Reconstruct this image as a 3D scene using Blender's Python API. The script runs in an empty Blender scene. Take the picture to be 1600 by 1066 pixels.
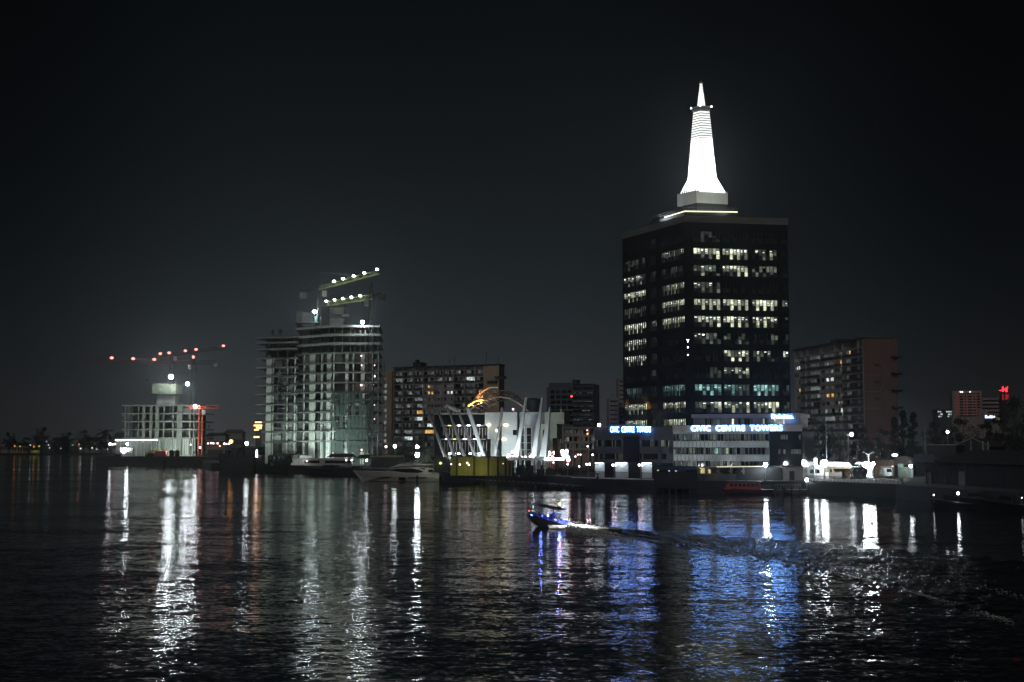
import bpy, math, random
from math import radians, sin, cos, tan, atan2, pi, sqrt
from mathutils import Vector, Matrix
random.seed(7)
SC = bpy.context.scene
COL = SC.collection

# ---------------------------------------------------------------- camera, sky, sun, exposure
HOR, FPX, CAMH = 695.0, 2000.0, 10.0
PITCH = math.atan((HOR - 533.0) / FPX)
cd = bpy.data.cameras.new('camera'); cam = bpy.data.objects.new('camera', cd); COL.objects.link(cam)
cam.location = (0, 0, CAMH); cam.rotation_euler = (pi / 2 + PITCH, 0, 0)
cd.sensor_width = 36.0; cd.lens = 36.0 * FPX / 1600.0; cd.clip_start = 0.5; cd.clip_end = 20000
SC.camera = cam

W = bpy.data.worlds.new('World'); SC.world = W; W.use_nodes = True
nt = W.node_tree; nt.nodes.clear()
out = nt.nodes.new('ShaderNodeOutputWorld')
sky = nt.nodes.new('ShaderNodeTexSky'); sky.sky_type = 'NISHITA'; sky.sun_disc = False
sky.sun_elevation = radians(-9); sky.sun_rotation = radians(200)
bg1 = nt.nodes.new('ShaderNodeBackground'); bg1.inputs[1].default_value = 0.05
nt.links.new(sky.outputs[0], bg1.inputs[0])
tc = nt.nodes.new('ShaderNodeTexCoord'); sep = nt.nodes.new('ShaderNodeSeparateXYZ')
nt.links.new(tc.outputs['Generated'], sep.inputs[0])
ramp = nt.nodes.new('ShaderNodeValToRGB')          # city glow in the night air, brightest low down
cr = ramp.color_ramp
cr.elements[0].position = 0.0; cr.elements[0].color = (0.0482, 0.0518, 0.0525, 1)
cr.elements[1].position = 1.0; cr.elements[1].color = (0.0002, 0.0003, 0.0003, 1)
for p_, c_ in ((0.035, (0.0378, 0.0422, 0.0443)), (0.065, (0.0232, 0.0278, 0.0309)), (0.10, (0.0142, 0.0182, 0.0211)), (0.15, (0.0084, 0.0113, 0.0136)), (0.22, (0.0050, 0.0067, 0.0081)), (0.31, (0.0029, 0.0040, 0.0049)), (0.45, (0.0009, 0.0012, 0.0015))):
    e = cr.elements.new(p_); e.color = (*c_, 1)
nt.links.new(sep.outputs[2], ramp.inputs[0])
mapx = nt.nodes.new('ShaderNodeMapRange')          # the glow hangs over the town in the middle of the bay
mapx.inputs[1].default_value = -0.5; mapx.inputs[2].default_value = 0.5
nt.links.new(sep.outputs[0], mapx.inputs[0])
azr = nt.nodes.new('ShaderNodeValToRGB'); az = azr.color_ramp; az.interpolation = 'EASE'
az.elements[0].position = 0.0; az.elements[0].color = (0.16, 0.16, 0.16, 1); az.elements[1].position = 1.0; az.elements[1].color = (0.15, 0.15, 0.15, 1)
for p_, c_ in ((0.12, 0.36), (0.32, 1.0), (0.45, 1.0), (0.52, 1.0), (0.68, 0.55), (0.85, 0.26)):
    e = az.elements.new(p_); e.color = (c_, c_, c_, 1)
nt.links.new(mapx.outputs[0], azr.inputs[0])
bg2 = nt.nodes.new('ShaderNodeBackground')
boost = nt.nodes.new('ShaderNodeMath'); boost.operation = 'MULTIPLY'; boost.inputs[1].default_value = 1.2
nt.links.new(azr.outputs[0], boost.inputs[0])
nt.links.new(ramp.outputs[0], bg2.inputs[0]); nt.links.new(boost.outputs[0], bg2.inputs[1])
add = nt.nodes.new('ShaderNodeAddShader')
nt.links.new(bg1.outputs[0], add.inputs[0]); nt.links.new(bg2.outputs[0], add.inputs[1])
nt.links.new(add.outputs[0], out.inputs[0])

sl = bpy.data.lights.new('city_fill', 'SUN'); sl.energy = 0.32; sl.angle = radians(12); sl.color = (1.0, 0.93, 0.86)
so = bpy.data.objects.new('city_fill', sl); COL.objects.link(so); so.rotation_euler = (radians(58), 0, radians(-25))  # soft sun added behind the camera to stand for town light

SC.view_settings.view_transform = 'Standard'; SC.view_settings.look = 'None'
SC.view_settings.exposure = 0.0; SC.view_settings.gamma = 1.0
SC.view_settings.use_curve_mapping = False
cy = SC.cycles
cy.use_denoising = True; cy.max_bounces = 4; cy.diffuse_bounces = 2; cy.glossy_bounces = 3
cy.transmission_bounces = 2; cy.volume_bounces = 0; cy.sample_clamp_indirect = 4.0; cy.sample_clamp_direct = 0
cy.caustics_reflective = False; cy.caustics_refractive = False; cy.use_light_tree = True
cy.use_adaptive_sampling = True; cy.adaptive_threshold = 0.004

# ---------------------------------------------------------------- picture to place helpers (a pixel of the photograph and a real distance give a real point)
_c, _s = cos(PITCH), sin(PITCH)
def P(px, py, D):
    u, v = (px - 800.0) / FPX, (533.0 - py) / FPX
    t = D / (_c - v * _s)
    return Vector((u * t, D, CAMH + (_s + v * _c) * t))
def G(px, py):
    """point of the water surface seen at a pixel"""
    u, v = (px - 800.0) / FPX, (533.0 - py) / FPX
    t = -CAMH / (_s + v * _c)
    return Vector((u * t, (_c - v * _s) * t, 0))
class Fac:
    """a vertical face from pixel column pa at distance da to pixel column pb at distance db; local x runs along it, local y away from the viewer"""
    def __init__(s, pa, da, pb, db, base=700.0):
        a, b = P(pa, base, da), P(pb, base, db)
        s.base = base; s.a, s.b = a.xy.to_3d(), b.xy.to_3d()
        d = s.b - s.a; s.L = d.length; s.d = d / s.L; s.ang = atan2(d.y, d.x)
        s.n = Vector((-s.d.y, s.d.x, 0))
    def u(s, px, py=None):
        py = s.base if py is None else py
        w = P(px, py, 100.0); k = w.x / 100.0
        return (k * s.a.y - s.a.x) / (s.d.x - k * s.d.y)
    def D(s, px): return s.a.y + s.u(px) * s.d.y
    def z(s, py, px=None):
        px = px if px is not None else 0
        return P(px, py, s.a.y + (s.u(px) if px else s.L / 2) * s.d.y).z
    def at(s, u, v=0.0, z=0.0):
        q = s.a + s.d * u + s.n * v; return Vector((q.x, q.y, z))

# ---------------------------------------------------------------- mesh builder and object helpers
class MB:
    def __init__(s, M=None): s.v = []; s.f = []; s.m = []; s.mi = 0; s.M = M; s.smooth = False
    def mat(s, i): s.mi = i; return s
    def add(s, vs, fs):
        o = len(s.v)
        for q in vs:
            q = Vector(q); s.v.append(tuple(s.M @ q) if s.M else tuple(q))
        for f in fs: s.f.append(tuple(o + i for i in f)); s.m.append(s.mi)
        return s
    def quad(s, a, b, c, d): return s.add([a, b, c, d], [(0, 1, 2, 3)])
    def box(s, x0, x1, y0, y1, z0, z1):
        return s.add([(x0, y0, z0), (x1, y0, z0), (x1, y1, z0), (x0, y1, z0), (x0, y0, z1), (x1, y0, z1), (x1, y1, z1), (x0, y1, z1)],
                     [(0, 3, 2, 1), (4, 5, 6, 7), (0, 1, 5, 4), (1, 2, 6, 5), (2, 3, 7, 6), (3, 0, 4, 7)])
    def prism(s, poly, z0, z1, top=None):
        n = len(poly); top = top or poly
        vs = [(x, y, z0) for x, y in poly] + [(x, y, z1) for x, y in top]
        fs = [tuple(range(n - 1, -1, -1)), tuple(range(n, 2 * n))] + [(i, (i + 1) % n, n + (i + 1) % n, n + i) for i in range(n)]
        return s.add(vs, fs)
    def hexa(s, p):
        return s.add(p, [(0, 3, 2, 1), (4, 5, 6, 7), (0, 1, 5, 4), (1, 2, 6, 5), (2, 3, 7, 6), (3, 0, 4, 7)])
    def tube(s, p, q, r, n=5, r2=None):
        p, q = Vector(p), Vector(q); d = q - p
        if d.length < 1e-6: return s
        d.normalize(); a = d.orthogonal().normalized(); b = d.cross(a); r2 = r if r2 is None else r2
        vs = []
        for c, rr in ((p, r), (q, r2)):
            for i in range(n):
                t = 2 * pi * i / n; vs.append(c + (a * cos(t) + b * sin(t)) * rr)
        return s.add(vs, [(i, (i + 1) % n, n + (i + 1) % n, n + i) for i in range(n)] + [tuple(range(n - 1, -1, -1)), tuple(range(n, 2 * n))])
    def path(s, pts, r, n=5):
        for a, b in zip(pts, pts[1:]): s.tube(a, b, r, n)
        return s
    def ball(s, c, r, seg=10, rings=6, sc=(1, 1, 1)):
        vs = [(c[0], c[1], c[2] + r * sc[2])]
        for j in range(1, rings):
            t = pi * j / rings
            for i in range(seg):
                a = 2 * pi * i / seg
                vs.append((c[0] + r * sc[0] * sin(t) * cos(a), c[1] + r * sc[1] * sin(t) * sin(a), c[2] + r * sc[2] * cos(t)))
        vs.append((c[0], c[1], c[2] - r * sc[2])); L = len(vs) - 1
        fs = [(0, 1 + i, 1 + (i + 1) % seg) for i in range(seg)]
        for j in range(rings - 2):
            for i in range(seg):
                a, b = 1 + j * seg + i, 1 + j * seg + (i + 1) % seg
                fs.append((a, a + seg, b + seg, b))
        k = 1 + (rings - 2) * seg
        fs += [(L, k + (i + 1) % seg, k + i) for i in range(seg)]
        return s.add(vs, fs)
    def loft(s, rings, cap=True, closed=True):
        n = len(rings[0]); vs = [q for r in rings for q in r]; fs = []
        for j in range(len(rings) - 1):
            for i in range(n if closed else n - 1):
                a, b = j * n + i, j * n + (i + 1) % n
                fs.append((a, b, b + n, a + n))
        if cap: fs += [tuple(range(n - 1, -1, -1)), tuple(range((len(rings) - 1) * n, len(rings) * n))]
        return s.add(vs, fs)
    def build(s, name, mats, parent=None, smooth=False):
        me = bpy.data.meshes.new(name); me.from_pydata(s.v, [], s.f)
        if not isinstance(mats, (list, tuple)): mats = [mats]
        for m in mats: me.materials.append(m)
        if len(mats) > 1: me.polygons.foreach_set('material_index', s.m)
        if smooth: me.polygons.foreach_set('use_smooth', [True] * len(s.f))
        me.update()
        o = bpy.data.objects.new(name, me); COL.objects.link(o)
        if parent: o.parent = parent
        return o
def tag(o, label=None, cat=None, group=None, kind=None):
    for k, v in (('label', label), ('category', cat), ('group', group), ('kind', kind)):
        if v: o[k] = v
    return o
def thing(name, label, cat, loc=(0, 0, 0), rot=0.0, group=None):
    o = bpy.data.objects.new(name, None); COL.objects.link(o); o.empty_display_size = 0.1
    o.location = loc; o.rotation_euler = (0, 0, rot)
    return tag(o, label, cat, group)
def fthing(name, label, cat, fac, z=0.0, group=None):
    return thing(name, label, cat, (fac.a.x, fac.a.y, z), fac.ang, group)
def copy_thing(o, loc, rot, label, scale=None):
    c = o.copy(); COL.objects.link(c); c.location = loc; c.rotation_euler = (0, 0, rot)
    if scale: c.scale = scale
    c['label'] = label
    for ch in list(o.children):
        d = ch.copy(); COL.objects.link(d); d.parent = c
        for g in list(ch.children):
            h = g.copy(); COL.objects.link(h); h.parent = d
    return c

# ---------------------------------------------------------------- materials
def _new(name):
    m = bpy.data.materials.new(name); m.use_nodes = True
    return m, m.node_tree, m.node_tree.nodes['Principled BSDF']
def mat(name, col, rough=0.7, var=0.25, scale=0.6, metal=0.0, bump=0.0, spec=0.5, streak=False):
    """plain surface with uneven, weathered tone"""
    m, t, b = _new(name)
    b.inputs['Roughness'].default_value = rough; b.inputs['Metallic'].default_value = metal
    b.inputs['Specular IOR Level'].default_value = spec
    tcn = t.nodes.new('ShaderNodeTexCoord'); mp = t.nodes.new('ShaderNodeMapping')
    mp.inputs['Scale'].default_value = (1, 1, 0.25) if streak else (1, 1, 1)
    nz = t.nodes.new('ShaderNodeTexNoise'); nz.inputs['Scale'].default_value = scale; nz.inputs['Detail'].default_value = 6
    nz.inputs['Roughness'].default_value = 0.65
    t.links.new(tcn.outputs['Object'], mp.inputs[0]); t.links.new(mp.outputs[0], nz.inputs['Vector'])
    mr = t.nodes.new('ShaderNodeMapRange'); mr.inputs[1].default_value = 0.3; mr.inputs[2].default_value = 0.7
    mr.inputs[3].default_value = 1 - var; mr.inputs[4].default_value = 1 + var * 0.5
    t.links.new(nz.outputs[0], mr.inputs[0])
    mx = t.nodes.new('ShaderNodeVectorMath'); mx.operation = 'SCALE'; mx.inputs[0].default_value = col[:3]
    t.links.new(mr.outputs[0], mx.inputs['Scale']); t.links.new(mx.outputs[0], b.inputs['Base Color'])
    if bump:
        bp = t.nodes.new('ShaderNodeBump'); bp.inputs['Strength'].default_value = bump; bp.inputs['Distance'].default_value = 0.1
        t.links.new(nz.outputs[0], bp.inputs['Height']); t.links.new(bp.outputs[0], b.inputs['Normal'])
    return m
def emi(name, col, strength, sample=True, var=0.0, scale=(1, 1, 1), lo=0.3):
    """a thing that gives off light; var makes the room behind a pane uneven (curtains, furniture)"""
    m, t, b = _new(name)
    b.inputs['Base Color'].default_value = (0.02, 0.02, 0.02, 1); b.inputs['Roughness'].default_value = 0.3
    b.inputs['Emission Color'].default_value = (*col, 1); b.inputs['Emission Strength'].default_value = strength
    if var:
        tcn = t.nodes.new('ShaderNodeTexCoord'); mp = t.nodes.new('ShaderNodeMapping'); mp.inputs['Scale'].default_value = scale
        nz = t.nodes.new('ShaderNodeTexNoise'); nz.inputs['Scale'].default_value = 1.0; nz.inputs['Detail'].default_value = 3
        mr = t.nodes.new('ShaderNodeMapRange'); mr.inputs[1].default_value = 0.35; mr.inputs[2].default_value = 0.65
        mr.inputs[3].default_value = strength * lo; mr.inputs[4].default_value = strength * (1 + var)
        oi = t.nodes.new('ShaderNodeObjectInfo'); ad = t.nodes.new('ShaderNodeVectorMath'); ad.operation = 'MULTIPLY_ADD'
        ad.inputs[1].default_value = (17, 23, 31)
        t.links.new(oi.outputs['Random'], ad.inputs[0]); t.links.new(tcn.outputs['Object'], mp.inputs[0])
        t.links.new(mp.outputs[0], ad.inputs[2]); t.links.new(ad.outputs[0], nz.inputs['Vector'])
        t.links.new(nz.outputs[0], mr.inputs[0]); t.links.new(mr.outputs[0], b.inputs['Emission Strength'])
    m.cycles.emission_sampling = 'FRONT_BACK' if sample else 'NONE'
    return m
M = {}
M['concrete'] = mat('raw concrete', (0.30, 0.31, 0.29), 0.9, 0.4, 0.35, streak=True)
M['column'] = mat('floodlit toned concrete', (0.52, 0.54, 0.50), 0.85, 0.35, 0.35, streak=True)  # lightened so the floodlight on the columns is in the colour
M['slab'] = mat('dimmed slab edge', (0.17, 0.18, 0.17), 0.9, 0.5, 0.3)  # slab edges darkened in colour where the floodlight is weak
M['concrete_dark'] = mat('dark and shaded concrete', (0.10, 0.10, 0.10), 0.9, 0.5, 0.25, streak=True)  # dark concrete; also puts shade into inner walls and unlit top columns
M['quay'] = mat('wet quay wall', (0.022, 0.024, 0.026), 0.7, 0.6, 0.3, streak=True)
M['earth'] = mat('paved ground', (0.07, 0.07, 0.065), 0.9, 0.4, 0.1)
M['black'] = mat('black steel', (0.012, 0.012, 0.014), 0.5, 0.3, 1.0)
M['darkwall'] = mat('dark wall', (0.035, 0.036, 0.04), 0.8, 0.4, 0.3)
M['steel'] = mat('galvanised steel', (0.22, 0.23, 0.24), 0.5, 0.3, 1.0, metal=0.4)
M['pole'] = mat('painted pole', (0.30, 0.32, 0.33), 0.5, 0.2, 1.0)
M['tan'] = mat('tan render', (0.38, 0.28, 0.20), 0.9, 0.3, 0.2, streak=True)
M['brown'] = mat('brown brick wall', (0.19, 0.105, 0.085), 0.9, 0.35, 0.25, streak=True)
M['flatwall'] = mat('grey render', (0.34, 0.31, 0.30), 0.9, 0.35, 0.3, streak=True)
M['white'] = mat('white paint', (0.72, 0.74, 0.73), 0.6, 0.15, 0.3, streak=True)
M['panel'] = mat('pale cladding', (0.58, 0.62, 0.63), 0.45, 0.15, 0.25, streak=True)
M['fin'] = mat('fin cladding', (0.50, 0.55, 0.58), 0.4, 0.2, 0.3, streak=True)
M['greenwall'] = mat('yellow green wall', (0.25, 0.27, 0.07), 0.85, 0.45, 0.35, streak=True)
M['glass'] = mat('dark curtain glass', (0.004, 0.005, 0.006), 0.08, 0.3, 0.2, spec=0.6)
M['pane'] = mat('unlit pane', (0.010, 0.012, 0.014), 0.12, 0.3, 0.5)
M['stone'] = mat('grey stone cladding', (0.42, 0.40, 0.39), 0.6, 0.2, 0.3)
M['stone_dark'] = mat('dark stone cladding', (0.05, 0.06, 0.07), 0.5, 0.3, 0.3)
M['roofing'] = mat('dark roofing', (0.03, 0.03, 0.032), 0.85, 0.4, 0.4)
M['hull_white'] = mat('white gelcoat', (0.48, 0.48, 0.47), 0.3, 0.1, 0.5)
M['hull_dark'] = mat('navy hull', (0.012, 0.014, 0.022), 0.35, 0.3, 0.4)
M['hull_red'] = mat('red brown hull', (0.10, 0.035, 0.03), 0.5, 0.4, 0.5)
M['wood'] = mat('weathered timber', (0.06, 0.05, 0.04), 0.85, 0.4, 0.8)
M['crane_green'] = mat('yellow green crane paint', (0.36, 0.42, 0.16), 0.5, 0.2, 1.0)
M['crane_red'] = mat('red crane paint', (0.55, 0.09, 0.05), 0.5, 0.2, 1.0)
M['crane_rust'] = mat('dark red crane paint', (0.10, 0.022, 0.018), 0.5, 0.2, 1.0)
M['leaf'] = mat('leaves', (0.045, 0.075, 0.028), 0.7, 0.6, 0.9)
M['leaf_dark'] = mat('dark leaves', (0.022, 0.032, 0.018), 0.8, 0.6, 0.9)
M['bark'] = mat('bark', (0.07, 0.055, 0.04), 0.95, 0.4, 2.0)
M['blue'] = mat('blue boat fabric', (0.05, 0.08, 0.5), 0.6, 0.3, 2.0)
M['skin'] = mat('skin', (0.16, 0.09, 0.06), 0.6, 0.1, 4.0)
M['cloth'] = mat('dark jacket', (0.03, 0.04, 0.12), 0.8, 0.2, 4.0)
M['red'] = mat('red paint', (0.45, 0.05, 0.05), 0.5, 0.2, 1.0)
M['yellow'] = mat('yellow plant paint', (0.55, 0.42, 0.05), 0.5, 0.2, 1.0)
M['tankblue'] = mat('blue grey container paint', (0.13, 0.17, 0.22), 0.6, 0.3, 0.6)
E = {}
E['lamp'] = emi('white lamp', (0.86, 0.95, 1.0), 40)
E['lamp_top'] = emi('roof floodlight', (0.86, 0.97, 1.0), 190)
E['twin'] = emi('twin globe lamp', (1.0, 0.82, 0.95), 28)
E['shore_w'] = emi('distant lamp', (0.9, 0.95, 1.0), 1.3)
E['shore_o'] = emi('distant flare', (1.0, 0.36, 0.12), 0.8)
E['shore_y'] = emi('distant yellow lamp', (0.75, 0.8, 0.2), 0.6)
E['lamp_hot'] = emi('floodlight', (0.86, 0.96, 1.0), 150)
E['lamp_dim'] = emi('small white lamp', (0.9, 0.95, 1.0), 10)
E['pink'] = emi('pinkish lamp', (1.0, 0.74, 0.86), 6)
E['pink_dim'] = emi('small pinkish lamp', (1.0, 0.6, 0.66), 4)
E['orange'] = emi('sodium lamp', (1.0, 0.42, 0.10), 7)
E['orange_dim'] = emi('small sodium lamp', (1.0, 0.5, 0.2), 4)
E['red'] = emi('red lamp', (1.0, 0.05, 0.04), 8)
E['yellow'] = emi('yellow lamp', (0.9, 0.85, 0.2), 2.2)
E['tube'] = emi('white tube lamp', (0.9, 1.0, 0.97), 9)
E['sign'] = emi('blue white sign letters', (0.15, 0.37, 1.0), 24)
E['sign_left'] = emi('violet white sign letters', (0.16, 0.33, 1.0), 24)
E['spire'] = emi('white spire lamps', (0.95, 1.0, 0.98), 5.5)
E['spire_top'] = emi('white spire upper lamps', (0.95, 1.0, 0.95), 1.35)
E['spire_mid'] = emi('white spire middle lamps', (0.95, 1.0, 0.96), 2.6)
E['strip'] = emi('pale yellow roof edge lamp', (1.0, 0.95, 0.62), 1.7)
for nm, col, st in (('w1', (0.84, 0.88, 0.62), 0.95), ('w2', (0.80, 0.85, 0.62), 0.42), ('w3', (0.70, 0.82, 0.66), 0.14), ('w4', (0.75, 0.9, 0.72), 0.045),
                    ('t1', (0.40, 0.80, 0.76), 0.60), ('t2', (0.35, 0.72, 0.70), 0.24), ('t3', (0.30, 0.62, 0.62), 0.09)):
    E[nm] = emi('lit office ' + nm, col, st, False, 0.6, (1.1, 1.1, 0.8), 0.45)
E['ceil'] = emi('office ceiling lamp', (0.95, 1.0, 0.9), 2.2, False)
E['ceil_t'] = emi('teal office ceiling lamp', (0.6, 1.0, 0.98), 1.5, False)
E['home_warm'] = emi('warm lit room', (1.0, 0.55, 0.16), 0.75, False, 0.8, (1.5, 1.5, 1.0))
E['home_white'] = emi('white lit room', (0.85, 1.0, 0.95), 0.8, False, 0.8, (1.5, 1.5, 1.0))
E['home_dim'] = emi('dim room', (0.75, 0.78, 0.78), 0.055, False, 1.0, (0.9, 0.9, 0.5), 0.25)
E['home_mid'] = emi('half lit room', (0.78, 0.88, 0.84), 0.16, False, 1.0, (0.9, 0.9, 0.5), 0.2)
LAMPMAT = E
# ---------------------------------------------------------------- water, land, haze
def water_mat(name, a_swell, a_wave, a_ripple, rough, patch=True, foam=0.0):
    m, t, b = _new(name)
    b.inputs['Base Color'].default_value = (0.003, 0.005, 0.006, 1); b.inputs['IOR'].default_value = 1.33
    b.inputs['Roughness'].default_value = rough
    geo = t.nodes.new('ShaderNodeNewGeometry')
    def slope(scale, stretch, amp, det, across=0.8):
        mp = t.nodes.new('ShaderNodeMapping'); mp.inputs['Scale'].default_value = (scale * stretch, scale, scale)
        mp.inputs['Rotation'].default_value = (0, 0, 0.12)
        nz = t.nodes.new('ShaderNodeTexNoise'); nz.inputs['Scale'].default_value = 1.0; nz.inputs['Detail'].default_value = det
        t.links.new(geo.outputs['Position'], mp.inputs[0]); t.links.new(mp.outputs[0], nz.inputs['Vector'])
        sb = t.nodes.new('ShaderNodeVectorMath'); sb.operation = 'SUBTRACT'; sb.inputs[1].default_value = (0.5, 0.5, 0.5)
        ml = t.nodes.new('ShaderNodeVectorMath'); ml.operation = 'MULTIPLY'; ml.inputs[1].default_value = (amp * across, amp, 0)
        t.links.new(nz.outputs['Color'], sb.inputs[0]); t.links.new(sb.outputs[0], ml.inputs[0])
        return ml.outputs[0]
    def plus(a, c):
        n = t.nodes.new('ShaderNodeVectorMath'); n.operation = 'ADD'; t.links.new(a, n.inputs[0]); t.links.new(c, n.inputs[1]); return n.outputs[0]
    v = plus(plus(slope(0.22, 0.35, a_swell, 1, 0.4), slope(2.0, 0.5, a_wave, 2, 1.0)), slope(6.0, 0.6, a_ripple, 1))
    v = plus(plus(v, slope(0.06, 0.35, a_swell * 0.7, 1, 0.2)), slope(0.7, 0.45, a_wave * 0.42, 1, 0.6))
    if patch:                                    # cat's paws: calmer and rougher lanes of water
        mp = t.nodes.new('ShaderNodeMapping'); mp.inputs['Scale'].default_value = (0.006, 0.022, 0.01); mp.inputs['Rotation'].default_value = (0, 0, -0.10)
        nz = t.nodes.new('ShaderNodeTexNoise'); nz.inputs['Scale'].default_value = 1.0; nz.inputs['Detail'].default_value = 3
        t.links.new(geo.outputs['Position'], mp.inputs[0]); t.links.new(mp.outputs[0], nz.inputs['Vector'])
        mr = t.nodes.new('ShaderNodeMapRange'); mr.inputs[1].default_value = 0.40; mr.inputs[2].default_value = 0.60
        mr.inputs[3].default_value = 0.70; mr.inputs[4].default_value = 1.25
        t.links.new(nz.outputs[0], mr.inputs[0])
        rg = t.nodes.new('ShaderNodeMapRange'); rg.inputs[1].default_value = 0.42; rg.inputs[2].default_value = 0.58; rg.inputs[3].default_value = rough * .6; rg.inputs[4].default_value = rough * 2.4
        t.links.new(nz.outputs[0], rg.inputs[0]); t.links.new(rg.outputs[0], b.inputs['Roughness'])
        sc_ = t.nodes.new('ShaderNodeVectorMath'); sc_.operation = 'SCALE'
        t.links.new(v, sc_.inputs[0]); t.links.new(mr.outputs[0], sc_.inputs['Scale']); v = sc_.outputs[0]
    gn = plus(v, geo.outputs['Normal'])
    nn = t.nodes.new('ShaderNodeVectorMath'); nn.operation = 'NORMALIZE'; t.links.new(gn, nn.inputs[0])
    t.links.new(nn.outputs[0], b.inputs['Normal'])
    return m
M['water'] = water_mat('night water', 0.085, 0.17, 0.19, 0.04)
M['wake'] = water_mat('churned water', 0.16, 0.72, 0.66, 0.24, False)
M['wake'].node_tree.nodes['Principled BSDF'].inputs['IOR'].default_value = 1.2
M['foam'] = mat('white foam', (0.75, 0.78, 0.8), 0.9, 0.4, 3.0)

w = MB()
xs = [-2400, -900, -300, 0, 300, 900, 2400]; ys = [-40, 60, 200, 500, 1200, 2300]
for i in range(6):
    for j in range(5): w.quad((xs[i], ys[j], 0), (xs[i + 1], ys[j], 0), (xs[i + 1], ys[j + 1], 0), (xs[i], ys[j + 1], 0))
tag(w.build('water', M['water']), kind='structure')
sea = MB(); sea.quad((-9000, -60, -0.5), (9000, -60, -0.5), (9000, 9000, -0.5), (-9000, 9000, -0.5))
tag(sea.build('sea_bed', M['earth']), kind='structure')

GZ = 2.6
shore = [(330, 733.5), (400, 735), (462, 739), (560, 745), (640, 748), (700, 750), (780, 754), (850, 760), (930, 765.5), (1020, 768.5), (1090, 771), (1250, 772.5), (1400, 779), (1470, 786), (1600, 797), (1720, 812)]
pl = [G(*q).xy for q in shore]
poly = [(q.x, q.y) for q in pl] + [(420, 170), (1600, 170), (1600, 1900), (-150, 1900), (-150, 620)]
g = MB(); g.mat(1).prism(poly, -0.4, GZ); g.m[1] = 0
tag(g.build('mainland_ground', [M['earth'], M['quay']]), kind='structure')
g = MB(); g.mat(1).prism([(-2300, 1250), (-150.5, 1250), (-150.5, 1900), (-2300, 1900)], -0.4, 1.6); g.m[1] = 0
tag(g.build('far_shore_ground', [M['earth'], M['quay']]), kind='structure')
a, b_, c_ = G(168, 727), G(346, 728), P(346, 700, 700)
IZ = 4.4
g = MB(); g.mat(1).prism([(a.x, 612), (b_.x, 606), (b_.x + 22, 700), (a.x + 2, 700)], -0.4, IZ); g.m[1] = 0
tag(g.build('island_ground', [M['earth'], M['quay']]), kind='structure')

def haze():
    m = bpy.data.materials.new('night haze'); m.use_nodes = True; t = m.node_tree; t.nodes.clear()
    o = t.nodes.new('ShaderNodeOutputMaterial'); v = t.nodes.new('ShaderNodeVolumePrincipled')
    v.inputs['Color'].default_value = (0.86, 0.95, 1.0, 1); v.inputs['Density'].default_value = HAZE
    v.inputs['Anisotropy'].default_value = 0.86
    t.links.new(v.outputs[0], o.inputs['Volume'])
    bm = MB(); bm.box(-2350, 2350, -30, 2250, -1.4, 118)
    return tag(bm.build('haze', m), kind='stuff')
HAZE = 0.0003
haze()

# wake of the speedboat: a real trough with a bow-wave ridge down each side
near = [(889, 829.5), (960, 838), (1050, 853), (1150, 870), (1240, 888), (1320, 904), (1400, 925), (1480, 950), (1580, 985)]
far_ = [(897, 822), (960, 826.5), (1050, 832), (1150, 839), (1250, 846), (1330, 853), (1420, 862), (1520, 871), (1640, 880)]
def lerp_line(pts, t):
    k = t * (len(pts) - 1); i = min(int(k), len(pts) - 2); f = k - i
    return pts[i].lerp(pts[i + 1], f)
NW = [G(*q) for q in near]; FW = [G(*q) for q in far_]
wk = MB(); NS, NC = 260, 40
rnd = random.Random(3)
noise_ = [[rnd.uniform(-1, 1) for _ in range(NC + 1)] for _ in range(NS + 1)]
for i in range(NS + 1):
    t = i / NS; A, B = lerp_line(NW, t), lerp_line(FW, t)
    for j in range(NC + 1):
        c = j / NC; e = abs(2 * c - 1)
        rag = .05 * sin(t * 83) + .04 * sin(t * 151 + 1) + .03 * sin(t * 290 + 2)
        q = A.lerp(B, c + (rag * (1 - c) + .8 * rag * c * sin(t * 40)) * min(1, t * 8))
        fade = (1 - t) ** 0.7
        wd_ = (B - A).length; lift = min(.04 * wd_, 0.30) * (0.35 + 0.65 * fade) * min(1, max(0, t - .05) / .16)      # a low swell that leans towards the near side
        h = 0.014 + lift * c * min(1, (1 - c) / .3) + 0.05 * fade * math.exp(-((c - 0.10) / 0.06) ** 2)
        h += (0.02 + 0.05 * fade) * noise_[i][j] * (1 if e < 0.9 else 0) + 0.06 * fade * sin(t * 70 + 9 * c) * (1 - e)
        if j in (0, NC) or i in (0, NS): h = 0.012
        wk.v.append((q.x, q.y, max(h, 0.012)))
for i in range(NS):
    for j in range(NC):
        a0 = i * (NC + 1) + j; wk.f.append((a0, a0 + NC + 1, a0 + NC + 2, a0 + 1)); wk.m.append(1 if j < 3 else 0)
tag(wk.build('wake_water', [M['wake'], M['water']], smooth=True), kind='structure')
fm = MB(); rnd = random.Random(11)
def blob(q, r, f=1.0): fm.ball((q.x, q.y, q.z), r, 6, 4, (1.4, 1.4, 0.6 * f))
S0 = G(893, 826)
for k in range(5200):                       # boiling foam thrown up behind the stern
    t = rnd.random() ** 2.8 * 0.17; c = rnd.gauss(.38, .30 + t); c = min(1.2, max(-.45, c))
    q = lerp_line(NW, t).lerp(lerp_line(FW, t), c); q.x += rnd.uniform(-.25, .25); q.y += rnd.uniform(-.5, .5); q.z = 0.03 + rnd.random() ** 3 * 0.55 * (1 - t / 0.175) ** 2
    blob(q, rnd.uniform(0.02, 0.10))
for k in range(700):                        # spray along the hull side
    u = rnd.random(); q = S0 + Vector((-2.6 * u + rnd.uniform(-.2, .2), 1.1 * u - .9 + rnd.uniform(-.5, .3), .05 + rnd.random() ** 2 * .35)); blob(q, rnd.uniform(.02, .06))
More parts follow.
